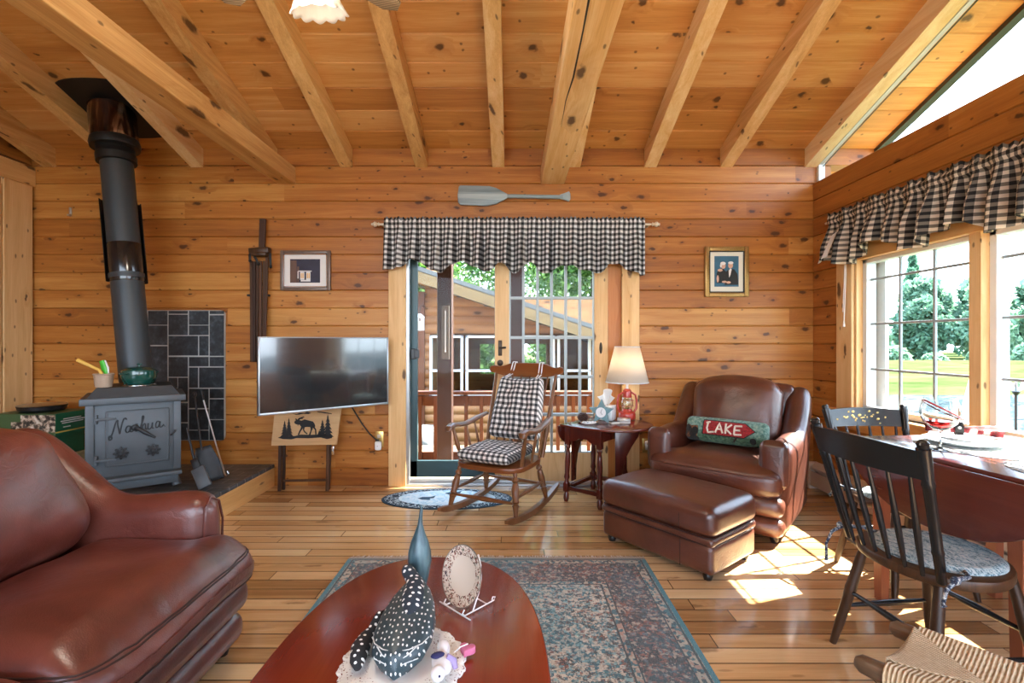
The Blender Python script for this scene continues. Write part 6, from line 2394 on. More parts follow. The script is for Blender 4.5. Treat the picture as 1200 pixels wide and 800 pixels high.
def seat_fn(far):
    def f(q):
        if far:
            t = sm(0.10, 0.2, q.x)
            if q.y > 0:
                q.y += 0.085 * t * (q.y / 0.36)
        q.z -= 0.05 * sm(0.16, 0.29, q.x) * (1 if q.z > 0 else 0.2)
        q.z += 0.02 * mnoise.noise(Vector((q.x * 3, q.y * 3, 1.0 + far)))
        # creases at the far front corner
        q.z += 0.004 * math.sin(q.y * 70 + q.x * 25) * sm(0.1, 0.3, q.x)
        return wr(q, 10, 0.004)
    return f


m = MB(); m.puff((0.60, 0.725, 0.20), 0.075, (-1.30, 1.49, 0.375), (0.02, 0.0, 0.028), 16, fn=seat_fn(1))
s1 = obj('seat_cushion', m, LS, so, smooth=80, world=True, sub=1)
m = MB(); m.puff((0.60, 0.70, 0.20), 0.075, (-1.31, 0.765, 0.372), (0.02, 0.0, 0.028), 16, fn=seat_fn(0))
s2 = obj('seat_cushion', m, LS, so, smooth=80, world=True, sub=1)
def on_surface(o, pts, r, k=6):
    """a cord laid on the surface of an object along a smooth path"""
    from mathutils.bvhtree import BVHTree
    bpy.context.view_layer.update()
    dg = bpy.context.evaluated_depsgraph_get()
    ev = o.evaluated_get(dg)
    me = ev.to_mesh()
    W_ = world_of(o)
    bv = BVHTree.FromPolygons([W_ @ v.co for v in me.vertices], [list(p.vertices) for p in me.polygons])
    ev.to_mesh_clear()
    out_ = []
    n = len(pts)
    for i in range(n - 1):
        p0, p1, p2, p3 = pts[max(i - 1, 0)], pts[i], pts[i + 1], pts[min(i + 2, n - 1)]
        for q in range(k):
            t = q / k
            p = 0.5 * (2 * p1 + (p2 - p0) * t + (2 * p0 - 5 * p1 + 4 * p2 - p3) * t * t + (3 * p1 - p0 - 3 * p2 + p3) * t ** 3)
            out_.append(bv.find_nearest(p)[0])
    out_.append(bv.find_nearest(pts[-1])[0])
    inv_ = world_of(o.parent).inverted()
    m_ = MB()
    m_.tube([inv_ @ p for p in out_], r, 6)
    return m_


# double-stitched welt along the front edge of the far seat cushion
for dz, rr in ((0.0, 0.003), (-0.014, 0.003), (-0.13, 0.004)):
    obj('welt', on_surface(s1, [Vector((-1.42, 1.105, 0.43 + dz)), Vector((-1.25, 1.10, 0.435 + dz)), Vector((-1.10, 1.11, 0.43 + dz)), Vector((-1.02, 1.16, 0.428 + dz)), Vector((-0.985, 1.28, 0.43 + dz)), Vector((-0.98, 1.5, 0.432 + dz)), Vector((-0.985, 1.72, 0.43 + dz)), Vector((-1.0, 1.87, 0.425 + dz)), Vector((-1.05, 1.95, 0.42 + dz))], rr), M['seam'], so)


def bkf(q):
    if q.z > 0.1:
        q.z -= 0.06 * (abs(q.y) / 0.36) ** 2.5 * sm(0.1, 0.25, q.z)
    q.z += 0.0
    if q.y > 0:
        q.y -= 0.11 * sm(-0.15, 0.25, q.z) * (q.y / 0.36)
    # crease fan low on the front
    q.x += 0.004 * math.sin(q.y * 60 + q.z * 30) * sm(-0.05, -0.22, q.z)
    return wr(q, 7, 0.008)


for yc in (1.465, 0.75):
    T = Matrix.Translation((-1.70, yc, 0.69)) @ Matrix.Rotation(R(-17), 4, 'Y')
    m = MB(); m.puff((0.26, 0.72, 0.50), 0.11, (0, 0, 0), (0.05, 0.0, 0.012), 14, fn=bkf, m=T)
    obj('back_cushion', m, LS, so, smooth=80, world=True, sub=1)
m = MB(); m.puff((0.16, 1.9, 0.80), 0.07, (-1.93, 1.03, 0.46), (0.01, 0, 0.01), 12, fn=lambda q: wr(q, 6, 0.004))
obj('outer_back', m, LS, so, smooth=80, world=True)
for yc, sgn in ((1.895, 1), (0.05, -1)):
    m = MB()

    def af(q):
        up = sm(0.06, -0.32, q.x)
        if q.z > 0:
            q.z += 0.27 * up
        q.x -= 0.06 * max(0, q.z - 0.25)
        if q.z > 0 and q.x > 0:
            q.z += 0.02 * sm(0.1, 0.3, q.x)
        return wr(q, 7, 0.004)
    m.puff((0.80, 0.15, 0.55), 0.068, (-1.565, yc, 0.325), (0.02, 0.012, 0.01), 12, fn=af)
    obj('arm', m, LS, so, smooth=80, world=True, sub=1)
    m = MB()
    m.tube([(-1.172, yc - 0.055, 0.30), (-1.168, yc - 0.058, 0.50), (-1.172, yc - 0.045, 0.575), (-1.182, yc, 0.60), (-1.175, yc + 0.045, 0.575), (-1.168, yc + 0.058, 0.50), (-1.172, yc + 0.055, 0.3)], 0.005, 6)
    obj('arm_welt', m, LS, so, world=True)
for x in (-1.9, -1.12):
    for y in (0.16, 1.87):
        m = MB(); m.turned((x, y, 0.05), (x, y, 0.0005), [(0, 0.022), (0.5, 0.026), (1, 0.02)], 12)
        obj('foot', m, M['black_wood'], so, world=True)

# ================================================================== DINING GROUP
dt = thing('dining_table', 'reddish brown drop leaf dining table under the lake window', 'dining table', (1.648, 1.76, 0.0), R(6))
ZD = 0.76
tp_ = [(0.0, -0.36), (0.76, -0.36), (0.79, -0.33), (0.79, 0.47), (0.76, 0.52), (0.70, 0.545), (0.10, 0.545), (0.03, 0.53), (0.0, 0.50)]
m = MB(); m.prism(tp_, ZD - 0.022, ZD, None, 0.006)
obj('top', m, M['dine'], dt)
lf = []
for i in range(33):
    t = PI * i / 32
    lf.append((0.10 + 0.415 * math.cos(t), ZD - 0.014 - 0.258 * math.sin(t) ** 1.05))
m = MB(); m.prism(lf, -0.010, 0.010, Matrix.Translation((-0.012, 0, 0)) @ Matrix.Rotation(R(90), 4, 'Z') @ Matrix.Rotation(R(90), 4, 'X'), 0.004)
obj('drop_leaf', m, M['dine'], dt)
m = MB()
m.box2((0.13, -0.30, 0.64), (0.15, 0.47, ZD - 0.022)); m.box2((0.69, -0.30, 0.64), (0.71, 0.47, ZD - 0.022)); m.box2((0.13, 0.46, 0.64), (0.71, 0.48, ZD - 0.022)); m.box2((0.13, -0.32, 0.64), (0.71, -0.30, ZD - 0.022))
obj('apron', m, M['dine'], dt, smooth=0)
for x, y in ((0.14, 0.50), (0.70, 0.47), (0.70, -0.31), (0.14, -0.31), (0.152, -0.06)):
    m = MB()
    a, b = 0.026, 0.019
    vs = [(x + sx * r_, y + sy * r_, z) for r_, z in ((a, ZD - 0.022), (a, 0.62), (b, 0.0)) for sx, sy in ((-1, -1), (1, -1), (1, 1), (-1, 1))]
    m.add(vs, [[0, 3, 2, 1], [8, 9, 10, 11]] + [[q * 4 + i, q * 4 + (i + 1) % 4, (q + 1) * 4 + (i + 1) % 4, (q + 1) * 4 + i] for q in (0, 1) for i in range(4)])
    obj('leg', m, M['dine_leg'], dt, smooth=0)


def dining_chair(label, loc, rz, sc, stencil, group):
    """spindle-back side chair, faces +y, back at -y"""
    t = thing('dining_chair', label, 'chair', loc, rz, group)
    S = Matrix.Scale(sc, 4)

    def P(m, name, mat, sm_=38):
        m.v = [S @ v for v in m.v]
        return obj(name, m, mat, t, smooth=sm_)
    so_ = []
    for i in range(48):
        a = 2 * PI * i / 48
        c_, s_ = math.cos(a), math.sin(a)
        wx = 0.225 * abs(c_) ** 0.88 * (1 if c_ >= 0 else -1)
        yy = 0.215 * abs(s_) ** 0.88 * (1 if s_ >= 0 else -1)
        wx *= 1 - 0.18 * max(0, yy) / 0.215
        so_.append((wx, yy))
    m = MB(); m.prism(so_, 0.405, 0.443, None, 0.010)
    P(m, 'seat', M['worn_wood'])
    LG = [(0, 0.014), (0.15, 0.018), (0.4, 0.020), (0.43, 0.0215), (0.46, 0.020), (0.8, 0.017), (1, 0.012)]
    feet = {}
    for sx, sy in ((-1, -1), (1, -1), (-1, 1), (1, 1)):
        a, b = Vector((sx * 0.15, sy * 0.135, 0.41)), Vector((sx * 0.205, sy * 0.205 - (0.02 if sy < 0 else 0), 0.0))
        feet[(sx, sy)] = (a, b)
        m = MB(); m.turned(a, b, LG, 12)
        P(m, 'leg', M['worn_wood'])
    f = lambda k, z: feet[k][0] + (feet[k][1] - feet[k][0]) * ((0.41 - z) / 0.41)
    SR = [(0, 0.007), (0.3, 0.010), (0.5, 0.0125), (0.7, 0.010), (1, 0.007)]
    for sx in (-1, 1):
        m = MB(); m.turned(f((sx, -1), 0.16), f((sx, 1), 0.16), SR, 10)
        P(m, 'stretcher', M['black_wood'])
    for sy, z in ((-1, 0.22), (1, 0.24)):
        m = MB(); m.turned(f((-1, sy), z), f((1, sy), z), SR, 10)
        P(m, 'stretcher', M['black_wood'])
    for s in (-1, 1):
        a, b = Vector((s * 0.185, -0.165, 0.43)), Vector((s * 0.232, -0.285, 0.90))
        m = MB(); m.turned(a, b, [(0, 0.014), (0.2, 0.016), (0.22, 0.018), (0.24, 0.016), (0.68, 0.017), (0.70, 0.0195), (0.72, 0.017), (0.95, 0.021), (0.955, 0.0155), (0.985, 0.018), (1, 0.012)], 12)
        P(m, 'back_post', M['black_wood'])
    for i in range(6):
        u = (i + 0.5) / 6 - 0.5
        a, b = Vector((u * 0.34, -0.185 - 0.015 * math.cos(u * PI), 0.435)), Vector((u * 0.43, -0.268 - 0.028 * math.cos(u * PI), 0.79))
        m = MB(); m.turned(a, b, [(0, 0.0065), (0.25, 0.0095), (0.5, 0.011), (0.75, 0.008), (1, 0.006)], 8)
        P(m, 'spindle', M['black_wood'])
    m = MB()
    rows = [(-0.009, 0.775), (-0.009, 0.868), (0.009, 0.868), (0.009, 0.775)]
    vs, fs = [], []
    n = 16
    for i in range(n + 1):
        u = i / n - 0.5
        for dy, z in rows:
            zz = z + (0.012 * math.cos(u * PI) if z > 0.8 else 0)
            vs.append((u * 0.462, -0.285 - 0.035 * math.cos(u * PI) + 0.255 * (0.87 - zz) + dy, zz))
    for i in range(n):
        for j in range(4):
            fs.append([i * 4 + j, i * 4 + (j + 1) % 4, (i + 1) * 4 + (j + 1) % 4, (i + 1) * 4 + j])
    fs += [[0, 1, 2, 3], [n * 4 + 3, n * 4 + 2, n * 4 + 1, n * 4]]
    m.add(vs, fs)
    cr_ = P(m, 'crest_rail', M['black_wood'])
    if stencil:
        m = MB()
        r2 = random.Random(5)
        for i in range(26):
            u = r2.gauss(0, 0.075)
            zz = 0.828 + r2.gauss(0, 0.012)
            yy = -0.285 - 0.035 * math.cos(u / 0.462 * PI) + 0.255 * (0.87 - zz) + 0.0095
            m.ball((u, yy, zz), (r2.uniform(0.005, 0.011), 0.002, r2.uniform(0.004, 0.008)), 8, 6)
        m.v = [S @ v for v in m.v]
        obj('gold_stencil_pattern', m, M['brass'], cr_)
    return t


def seat_pad(label, loc, rz, sc, name='chair_pad'):
    p = thing(name, label, 'chair pad', loc, rz)
    o_ = []
    m = MB()
    m.surf(lambda u, v: Vector((sc * 0.19 * v * math.cos(2 * PI * u), sc * (0.012 + 0.188 * v * math.sin(2 * PI * u)), sc * (0.018 if v < 0.93 else 0.018 - 0.17 * (v - 0.93)) + 0.002 * math.sin(v * 60))), 48, 16, True)
    m.surf(lambda u, v: Vector((sc * 0.19 * math.cos(2 * PI * u), sc * (0.012 + 0.188 * math.sin(2 * PI * u)), sc * 0.006 * (1 - v))), 48, 1, True)
    obj('pad', m, M['pad'], p, smooth=60)
    for s in (-1, 1):
        m = MB()
        m.tube([(s * 0.165 * sc, -0.06 * sc, 0.008), (s * 0.212 * sc, -0.10 * sc, 0.014), (s * 0.228 * sc, -0.16 * sc, 0.016), (s * 0.235 * sc, -0.205 * sc, -0.01), (s * 0.24 * sc, -0.225 * sc, -0.06), (s * 0.245 * sc, -0.22 * sc, -0.13 if s < 0 else -0.05)], [0.006, 0.007, 0.008, 0.006, 0.005, 0.007], 8)
        m.ball((s * 0.232 * sc, -0.17 * sc, 0.016), 0.014, 8, 6)
        obj('tie', m, M['pad_tie'], p)
    return p


C1 = (1.535, 1.765, 0.0)
dining_chair('black spindle back chair seen from behind at the dining table', C1, R(-84), 1.0, False, 'spindle back dining chairs')
seat_pad('grey braided pad tied on the chair seen from behind', (C1[0], C1[1], 0.4445), R(-84), 1.0)
C2 = (1.975, 2.445, 0.0)
dining_chair('black spindle back chair with a gold stencil at the far table end', C2, R(180), 0.95, True, 'spindle back dining chairs')
seat_pad('grey braided pad on the gold stencilled chair at the far table end', (C2[0], C2[1], 0.4445 * 0.95), R(180), 0.95)

# table setting
for c_, r_, lab in (((1.93, 2.03), 10, 'oval pale braided placemat under the plates with the napkin'), ((1.90, 1.60), 4, 'oval grey placemat lying empty at the table edge')):
    m = MB()
    m.surf(lambda u, v: Vector((0.155 * v * math.cos(2 * PI * u), 0.215 * v * math.sin(2 * PI * u), 0.006 if v < 0.96 else 0.003)), 56, 10, True)
    m.surf(lambda u, v: Vector((0.155 * math.cos(2 * PI * u), 0.215 * math.sin(2 * PI * u), 0.003 * (1 - v) + 0.0002)), 56, 1, True)
    o = obj('placemat', m, M['placemat'], smooth=50)
    o.location = (c_[0], c_[1], ZD + 0.0005)
    o.rotation_euler = (0, 0, R(r_))
    tag(o, lab, 'placemat', 'placemats on the dining table')
plc = (1.945, 2.09)
for i, (r_, z, lab) in enumerate(((0.138, ZD + 0.0075, 'large white china dinner plate at the bottom on the placemat'), (0.112, ZD + 0.026, 'smaller white china plate stacked on the dinner plate'))):
    t = thing('dinner_plate', lab, 'plate', (plc[0], plc[1], z), 0, 'stacked white plates')
    m = MB(); m.lathe([(0.0, 0.0), (r_ * 0.62, 0.0), (r_ * 0.7, 0.004), (r_ * 0.99, 0.016), (r_, 0.0175), (r_ * 0.98, 0.019), (r_ * 0.66, 0.0075), (r_ * 0.6, 0.005), (0.0, 0.005)], 48)
    obj('plate_body', m, M['china'], t, smooth=50)
    m = MB(); m.tube([(r_ * 0.995 * math.cos(2 * PI * k / 48), r_ * 0.995 * math.sin(2 * PI * k / 48), 0.0178) for k in range(48)], 0.0013, 6, closed=True)
    obj('rim_line', m, M['steel'], t)
nk = thing('cloth_napkin', 'red plaid cloth napkin rolled in a black ring on the plates', 'napkin', (plc[0], plc[1], ZD + 0.054), R(-35))
m = MB()


def nap(u, v):
    x = (u - 0.5) * 0.24
    w_ = 0.018 + 0.032 * (abs(u - 0.45) * 2) ** 1.2
    a = 2 * PI * v
    return Vector((x, w_ * math.cos(a) * (1 + 0.15 * math.sin(5 * a)), 0.018 + (0.014 + 0.012 * abs(u - 0.45)) * math.sin(a) * (1 + 0.2 * math.sin(4 * a + u * 9))))


m.surf(nap, 28, 28)
obj('cloth', m, M['napkin'], nk, smooth=70)
m = MB(); m.lathe([(0.026, -0.014), (0.029, -0.014), (0.029, 0.014), (0.026, 0.014), (0.026, -0.014)], 28, Matrix.Translation((-0.012, 0, 0.02)) @ Matrix.Rotation(R(90), 4, 'Y'), capb=False, capt=False)
obj('napkin_ring', m, M['ink'], nk)
m = MB(); m.ball((-0.012, -0.028, 0.026), (0.006, 0.002, 0.006), 8, 6)
obj('ring_star', m, M['white_ink'], nk)
wg = thing('wine_glass', 'large clear wine glass with a red rim swirl before the plates', 'wine glass', (1.775, 2.005, ZD + 0.001))
m = MB(); m.lathe([(0.0, 0.0), (0.036, 0.0), (0.037, 0.002), (0.01, 0.007), (0.0045, 0.015), (0.004, 0.07), (0.006, 0.082), (0.0, 0.086)], 32)
obj('stem', m, M['clear'], wg, smooth=50)
m = MB(); m.lathe([(0.004, 0.082), (0.03, 0.09), (0.055, 0.112), (0.068, 0.145), (0.066, 0.175), (0.054, 0.212), (0.0525, 0.212), (0.064, 0.175), (0.066, 0.145), (0.053, 0.114), (0.028, 0.093), (0.0, 0.088)], 40, capb=False)
obj('bowl', m, M['clear'], wg, smooth=70)


def swirl(t0, t1, nz=40):
    p = []
    for i in range(nz):
        t = t0 + (t1 - t0) * i / (nz - 1)
        z = 0.205 - 0.075 * (0.5 - 0.5 * math.cos(t))
        r_ = 0.055 + 0.013 * math.sin(min(1, (0.212 - z) / 0.08) * PI / 2)
        a = t + R(160)
        p.append((r_ * math.cos(a), r_ * math.sin(a), z))
    return p


m = MB(); m.tube(swirl(0, 2 * PI)[:-1], 0.0035, 8, closed=True)
obj('red_band', m, M['red_glass'], wg)
m = MB(); m.lathe([(0.0, 0.0895), (0.028, 0.0945), (0.05, 0.114), (0.055, 0.122), (0.0, 0.122)], 32)
obj('red_base', m, glass('red_tinted_glass', (0.75, 0.2, 0.2), 1.3), wg, smooth=50)

# ================================================================== BASEBOARD HEATER
bh = thing('baseboard_heater', 'long cream baseboard heater under the lake window wall', 'heater', (2.47, 2.6, 0.0))
m = MB()
prof = [(2.518, 0.0), (2.518, 0.215), (2.50, 0.215), (2.462, 0.185), (2.458, 0.18), (2.458, 0.165)]
y0, y1 = 1.0, 3.98
vs = [(x, y, z) for y in (y0, y1) for x, z in prof]
n = len(prof)
m.add(vs, [[i, i + 1, n + i + 1, n + i] for i in range(n - 1)])
obj('back_cover', m, M['cream_p'], bh, world=True, smooth=0, solid=0.003)
m = MB(); m.box2((2.450, y0, 0.03), (2.456, y1, 0.15), 0.003)
obj('front_panel', m, M['cream_p'], bh, world=True)
m = MB(); m.box2((2.465, y0 + 0.01, 0.05), (2.51, y1 - 0.01, 0.12))
obj('fins', m, M['iron_d'], bh, world=True, smooth=0)
for ya in (y1, y0 - 0.03):
    m = MB(); m.box2((2.445, ya, 0.0), (2.518, ya + 0.03, 0.22), 0.004)
    obj('end_cap', m, M['cream_p'], bh, world=True)

# ================================================================== RUSH STOOL
rs = thing('rush_stool', 'low wooden stool with a woven rush seat at the bottom corner', 'stool', (0.845, 1.19, 0.0), R(-54))
ZR = 0.425
WW, LL = 0.245, 0.48
for y in (0.0, WW):
    m = MB(); m.tube([(0.0, y, ZR), (0.012, y, ZR), (0.05, y, ZR), (0.44, y, ZR), (0.478, y, ZR), (LL + 0.01, y, ZR)], [0.012, 0.021, 0.023, 0.023, 0.021, 0.012], 14)
    obj('seat_rail', m, M['stool'], rs)
m = MB()
cr = 0.029


def weave(u, v):
    x = 0.062 + u * (LL - 0.124)
    # path around both rails
    t = v
    if t < 0.2:
        a = R(-90 - 180 + 180 * (t / 0.2)) if False else R(270 - 180 * (t / 0.2))
        return Vector((x, 0.0 + cr * math.cos(a), ZR + cr * math.sin(a)))
    if t > 0.8:
        a = R(90 - 180 * ((t - 0.8) / 0.2))
        return Vector((x, WW + cr * math.cos(a), ZR + cr * math.sin(a)))
    q = (t - 0.2) / 0.6
    sag = 0.02 * math.sin(PI * q)
    return Vector((x, q * WW, ZR + cr - sag))


m.surf(weave, 60, 40, uvf=lambda u, v: (u * (LL - 0.124), v * 0.5))
obj('woven_seat', m, M['rush'], rs, smooth=60)
m = MB()
for xe, s in ((0.061, 1), (LL - 0.061, -1)):
    def tri(u, v, xe=xe, s=s):
        y = (0.06 + 0.88 * v) * WW
        d = u * 0.16 * (1 - abs(2 * v - 1))
        return Vector((xe + s * (d - 0.004), y, ZR + cr - 0.02 * math.sin(PI * (0.06 + 0.88 * v)) + 0.003 + 0.004 * (1 - u)))
    m.surf(tri, 16, 24, uvf=lambda u, v: (v * WW, u * 0.16))
    m.surf(lambda u, v, xe=xe, s=s: Vector((xe - s * 0.004, (0.06 + 0.88 * v) * WW, ZR + cr + 0.007 - 0.02 * math.sin(PI * (0.06 + 0.88 * v)) - u * 0.05)), 4, 24, uvf=lambda u, v: (v * WW, u * 0.05))
obj('corner_weave', m, M['rush'], rs, smooth=60, solid=0.003)
for x in (0.075, LL - 0.075):
    for y in (0.0, WW):
        m = MB(); m.turned((x, y, ZR - 0.005), (x, y, 0.0), [(0, 0.018), (0.3, 0.021), (1, 0.015)], 12)
        obj('leg', m, M['stool'], rs)
    m = MB(); m.turned((x, 0.0, 0.16), (x, WW, 0.16), [(0, 0.009), (0.5, 0.011), (1, 0.009)], 10)
    obj('stretcher', m, M['stool'], rs)

# ================================================================== CEILING FAN
HX, HY, HZ = -0.757, 1.45, 2.60
fan = thing('ceiling_fan', 'ceiling fan with scalloped glass light shades and rattan blades', 'ceiling fan', (HX, HY, HZ))
m = MB(); m.tube([(0, 0, 0.1), (0, 0, RB + SLOPE * (YB - HY) - HZ - 0.02)], 0.012, 10); m.lathe([(0.012, 0.83), (0.06, 0.87), (0.065, 0.925), (0, 0.925)], 24)
obj('downrod', m, M['brass'], fan)
m = MB(); m.lathe([(0.0, -0.08), (0.04, -0.075), (0.06, -0.05), (0.10, -0.03), (0.11, 0.03), (0.09, 0.07), (0.03, 0.1), (0, 0.1)], 32)
obj('motor', m, M['brass'], fan)
A0 = math.atan2(1.90 - HY, -0.462 - HX)
for k in range(5):
    a = A0 + 2 * PI * k / 5
    Rz = Matrix.Rotation(a, 4, 'Z')
    m = MB()
    poly = [(0.16, -0.045), (0.22, -0.055), (0.46, -0.066), (0.535, -0.05), (0.565, 0.0), (0.535, 0.05), (0.46, 0.066), (0.22, 0.055), (0.16, 0.045)]
    m.prism(poly, -0.075, -0.066, Rz @ Matrix.Rotation(R(8), 4, 'X'), 0.002)
    obj('blade', m, M['rattan'], fan)
    m = MB(); m.M = Rz; m.box2((0.08, -0.018, -0.058), (0.22, 0.018, -0.048), 0.003); m.M = Matrix.Identity(4)
    obj('blade_iron', m, M['brass'], fan)
A1 = math.atan2(1.76 - HY, -0.70 - HX)
for k in range(4):
    a = A1 + PI / 2 * k
    dx, dy = math.cos(a), math.sin(a)
    m = MB(); m.tube([(0.02 * dx, 0.02 * dy, -0.07), (0.12 * dx, 0.12 * dy, -0.10), (0.22 * dx, 0.22 * dy, -0.09), (0.275 * dx, 0.275 * dy, -0.075)], 0.009, 8)
    ar = obj('light_arm', m, M['brass'], fan)
    T = Matrix.Translation((0.275 * dx, 0.275 * dy, -0.075)) @ Matrix.Rotation(a, 4, 'Z') @ Matrix.Rotation(R(-18), 4, 'Y')
    m = MB()

    def scal(p, an):
        k_ = max(0, (-p.z - 0.04) / 0.09)
        f_ = 1 + 0.05 * k_ * math.cos(12 * an)
        return Vector((p.x * f_, p.y * f_, p.z - 0.010 * k_ * abs(math.cos(6 * an))))
    m.lathe([(0.03, 0.0), (0.045, -0.015), (0.06, -0.04), (0.072, -0.075), (0.088, -0.11), (0.098, -0.125)], 72, T, capb=False, capt=False, fn=scal)
    obj('glass_shade', m, M['fan_glass'], fan, smooth=70, solid=0.003)
    m = MB(); m.M = T; m.ball((0, 0, -0.065), (0.026, 0.026, 0.036), 16, 10); m.M = Matrix.Identity(4)
    obj('bulb', m, M['bulb2'], fan)
# ================================================================== OUTDOORS
# ---- porch seen through the patio door
m = MB(); m.box2((-4.5, 4.22, -0.17), (3.2, 6.1, -0.10))
tag(obj('porch_ground_deck', m, M['deck'], smooth=0), kind='structure').name = 'porch_deck'  # board deck of the porch


def post(x, y, w, h, label, thermo=False):
    t = thing('porch_post', label, 'post', (x, y, -0.10))
    m = MB(); m.box2((-w / 2, -w / 2, 0), (w / 2, w / 2, h), 0.006)
    obj('shaft', m, M['porch'], t, smooth=0)
    m = MB(); m.box2((-w / 2 - 0.012, -w / 2 - 0.012, 0), (w / 2 + 0.012, w / 2 + 0.012, 0.08), 0.006); m.box2((-w / 2 - 0.012, -w / 2 - 0.012, h - 0.1), (w / 2 + 0.012, w / 2 + 0.012, h), 0.006)
    obj('collar', m, M['porch'], t, smooth=0)


post(-0.672, 4.88, 0.145, 2.35, 'dark brown porch post behind the storm door with the thermometer')
post(0.06, 5.47, 0.15, 2.35, 'dark brown porch post behind the gridded door leaf')
th = thing('thermometer', 'long wooden thermometer fixed on the porch post', 'thermometer', (-0.672, 4.805, 0.9))
a, b = at(517.5, 358, 4.79), at(526.5, 421, 4.79)
m = MB(); m.box2((a.x, 4.786, b.z), (b.x, 4.803, a.z), 0.003)
obj('board', m, M['thermo'], th, smooth=0, world=True)
m = MB(); xm = (a.x + b.x) / 2; m.tube([(xm, 4.783, b.z + 0.08), (xm, 4.783, a.z - 0.05)], 0.005, 8); m.ball((xm, 4.782, b.z + 0.08), 0.009, 10, 8)
obj('tube', m, M['white_p'], th, world=True)
m = MB()
for i in range(16):
    z = b.z + 0.12 + i * (a.z - b.z - 0.2) / 16
    m.box2((xm + 0.009, 4.783, z), (xm + 0.022, 4.787, z + 0.003)); m.box2((xm - 0.022, 4.783, z), (xm - 0.009, 4.787, z + 0.003))
obj('scale_marks', m, M['pipe_d'], th, world=True, smooth=0)

rl = thing('porch_railing', 'brown stained porch railing with square balusters outside the patio door', 'railing', (0, 5.25, -0.10))
YR = 5.25
zt_, zb_ = EYE - 58 / F * YR, EYE - 134 / F * YR
m = MB(); m.box2((-3.4, YR - 0.07, zt_ - 0.035), (3.0, YR + 0.07, zt_), 0.005); m.box2((-3.4, YR - 0.02, zt_ - 0.16), (3.0, YR + 0.02, zt_ - 0.05), 0.004)
obj('top_rail', m, M['rail'], rl, smooth=0, world=True)
m = MB(); m.box2((-3.4, YR - 0.02, zb_ - 0.05), (3.0, YR + 0.02, zb_ + 0.045), 0.004)
obj('bottom_rail', m, M['rail'], rl, smooth=0, world=True)
for i in range(38):
    x = -3.3 + i * 0.165
    if x > 1.5 or x < -1.6:
        continue
    m = MB(); m.box2((x - 0.02, YR - 0.045, zb_ - 0.04), (x + 0.02, YR - 0.02, zt_ - 0.05), 0.003)
    obj('baluster', m, M['rail'], rl, smooth=0, world=True)
for x in (-1.4, 1.3):
    m = MB(); m.box2((x - 0.045, YR - 0.02, -0.10), (x + 0.045, YR + 0.07, zb_), 0.003)
    obj('support', m, M['rail'], rl, smooth=0, world=True)

# ---- the log wing across the porch
wing = thing('log_cabin_wing', 'log cabin wing with white windows across the porch', 'building', (0, 8.0, -0.6), 0)
YW = 8.0
bx0, bx1 = at(498, 400, YW).x, at(760, 400, YW).x + 2.5
wx = [(at(504, 0, YW).x, at(693, 0, YW).x)]
wz0, wz1 = EYE - 65 / F * YW, EYE + 7 / F * YW
m = MB()
for k in range(-5, 30):
    z0, z1 = k * 0.149, k * 0.149 + 0.149
    zc = (z0 + z1) / 2
    # roof line falls to the right
    zr0 = 2.13
    xr = bx0 + (zr0 - z0) * 3.0 - 0.05
    xe = min(bx1, xr)
    if xe <= bx0:
        continue
    segs = [(bx0, xe)]
    if wz0 < zc < wz1:
        segs = [(bx0, wx[0][0]), (wx[0][1], xe)]
    for s0, s1 in segs:
        if s1 - s0 < 0.02:
            continue
        n = 6
        prof = [(YW + 0.15, z0)] + [(YW - 0.035 * math.sin(PI * i / n) + 0.02, z0 + 0.149 * i / n) for i in range(n + 1)] + [(YW + 0.15, z1)]
        vs = [(min(x, bx0 + (zr0 - z) * 3.0 + 0.02) if x == xe else x, y, z) for x in (s0, s1) for y, z in prof]
        q = len(prof)
        m.add(vs, [list(range(q)), list(range(q, 2 * q))[::-1]] + [[i, (i + 1) % q, q + (i + 1) % q, q + i] for i in range(q)])
obj('log_wall', m, M['wing_log'], wing, smooth=0, world=True)
# windows: three double units in one band
px = [(504, 543), (546, 594), (600, 650), (653, 692)]
for (a, b) in px:
    x0, x1 = at(a, 0, YW).x, at(b, 0, YW).x
    m = MB()
    for lo, hi in (((x0, wz0), (x0 + 0.04, wz1)), ((x1 - 0.04, wz0), (x1, wz1)), ((x0, wz0), (x1, wz0 + 0.045)), ((x0, wz1 - 0.04), (x1, wz1)), ((x0, wz0 + 0.42), (x1, wz0 + 0.455))):
        m.box2((lo[0], YW - 0.06, lo[1]), (hi[0], YW + 0.03, hi[1]), 0.004)
    w_ = obj('window', m, M['vinyl'], wing, smooth=0, world=True)
    m = MB(); m.box2((x0 + 0.05, YW - 0.01, wz0 + 0.06), (x1 - 0.05, YW, wz1 - 0.05))
    obj('pane', m, M['pane'], w_, smooth=0, world=True)
m = MB()
for lo, hi in (((bx0, YW + 0.15, -0.6), (bx0 + 0.1, YW + 3.4, 2.5)), ((bx0, YW + 3.3, -0.6), (bx1, YW + 3.4, 0.45)), ((bx0, YW + 3.3, 1.15), (bx1, YW + 3.4, 2.2)), ((bx0, YW + 3.3, 0.45), (-0.75, YW + 3.4, 1.15)), ((-0.1, YW + 3.3, 0.45), (0.15, YW + 3.4, 1.15)), ((0.8, YW + 3.3, 0.45), (bx1, YW + 3.4, 1.15)), ((bx0, YW + 0.15, -0.1), (bx1, YW + 3.4, 0.0)), ((bx1 - 0.1, YW + 0.15, -0.6), (bx1, YW + 3.4, 0.6))):
    m.box2(lo, hi)
obj('inner_walls', m, M['wing_log'], wing, smooth=0, world=True)
m = MB()
zr0 = 2.13
xa, xb = bx0 - 0.9, bx1 + 0.5
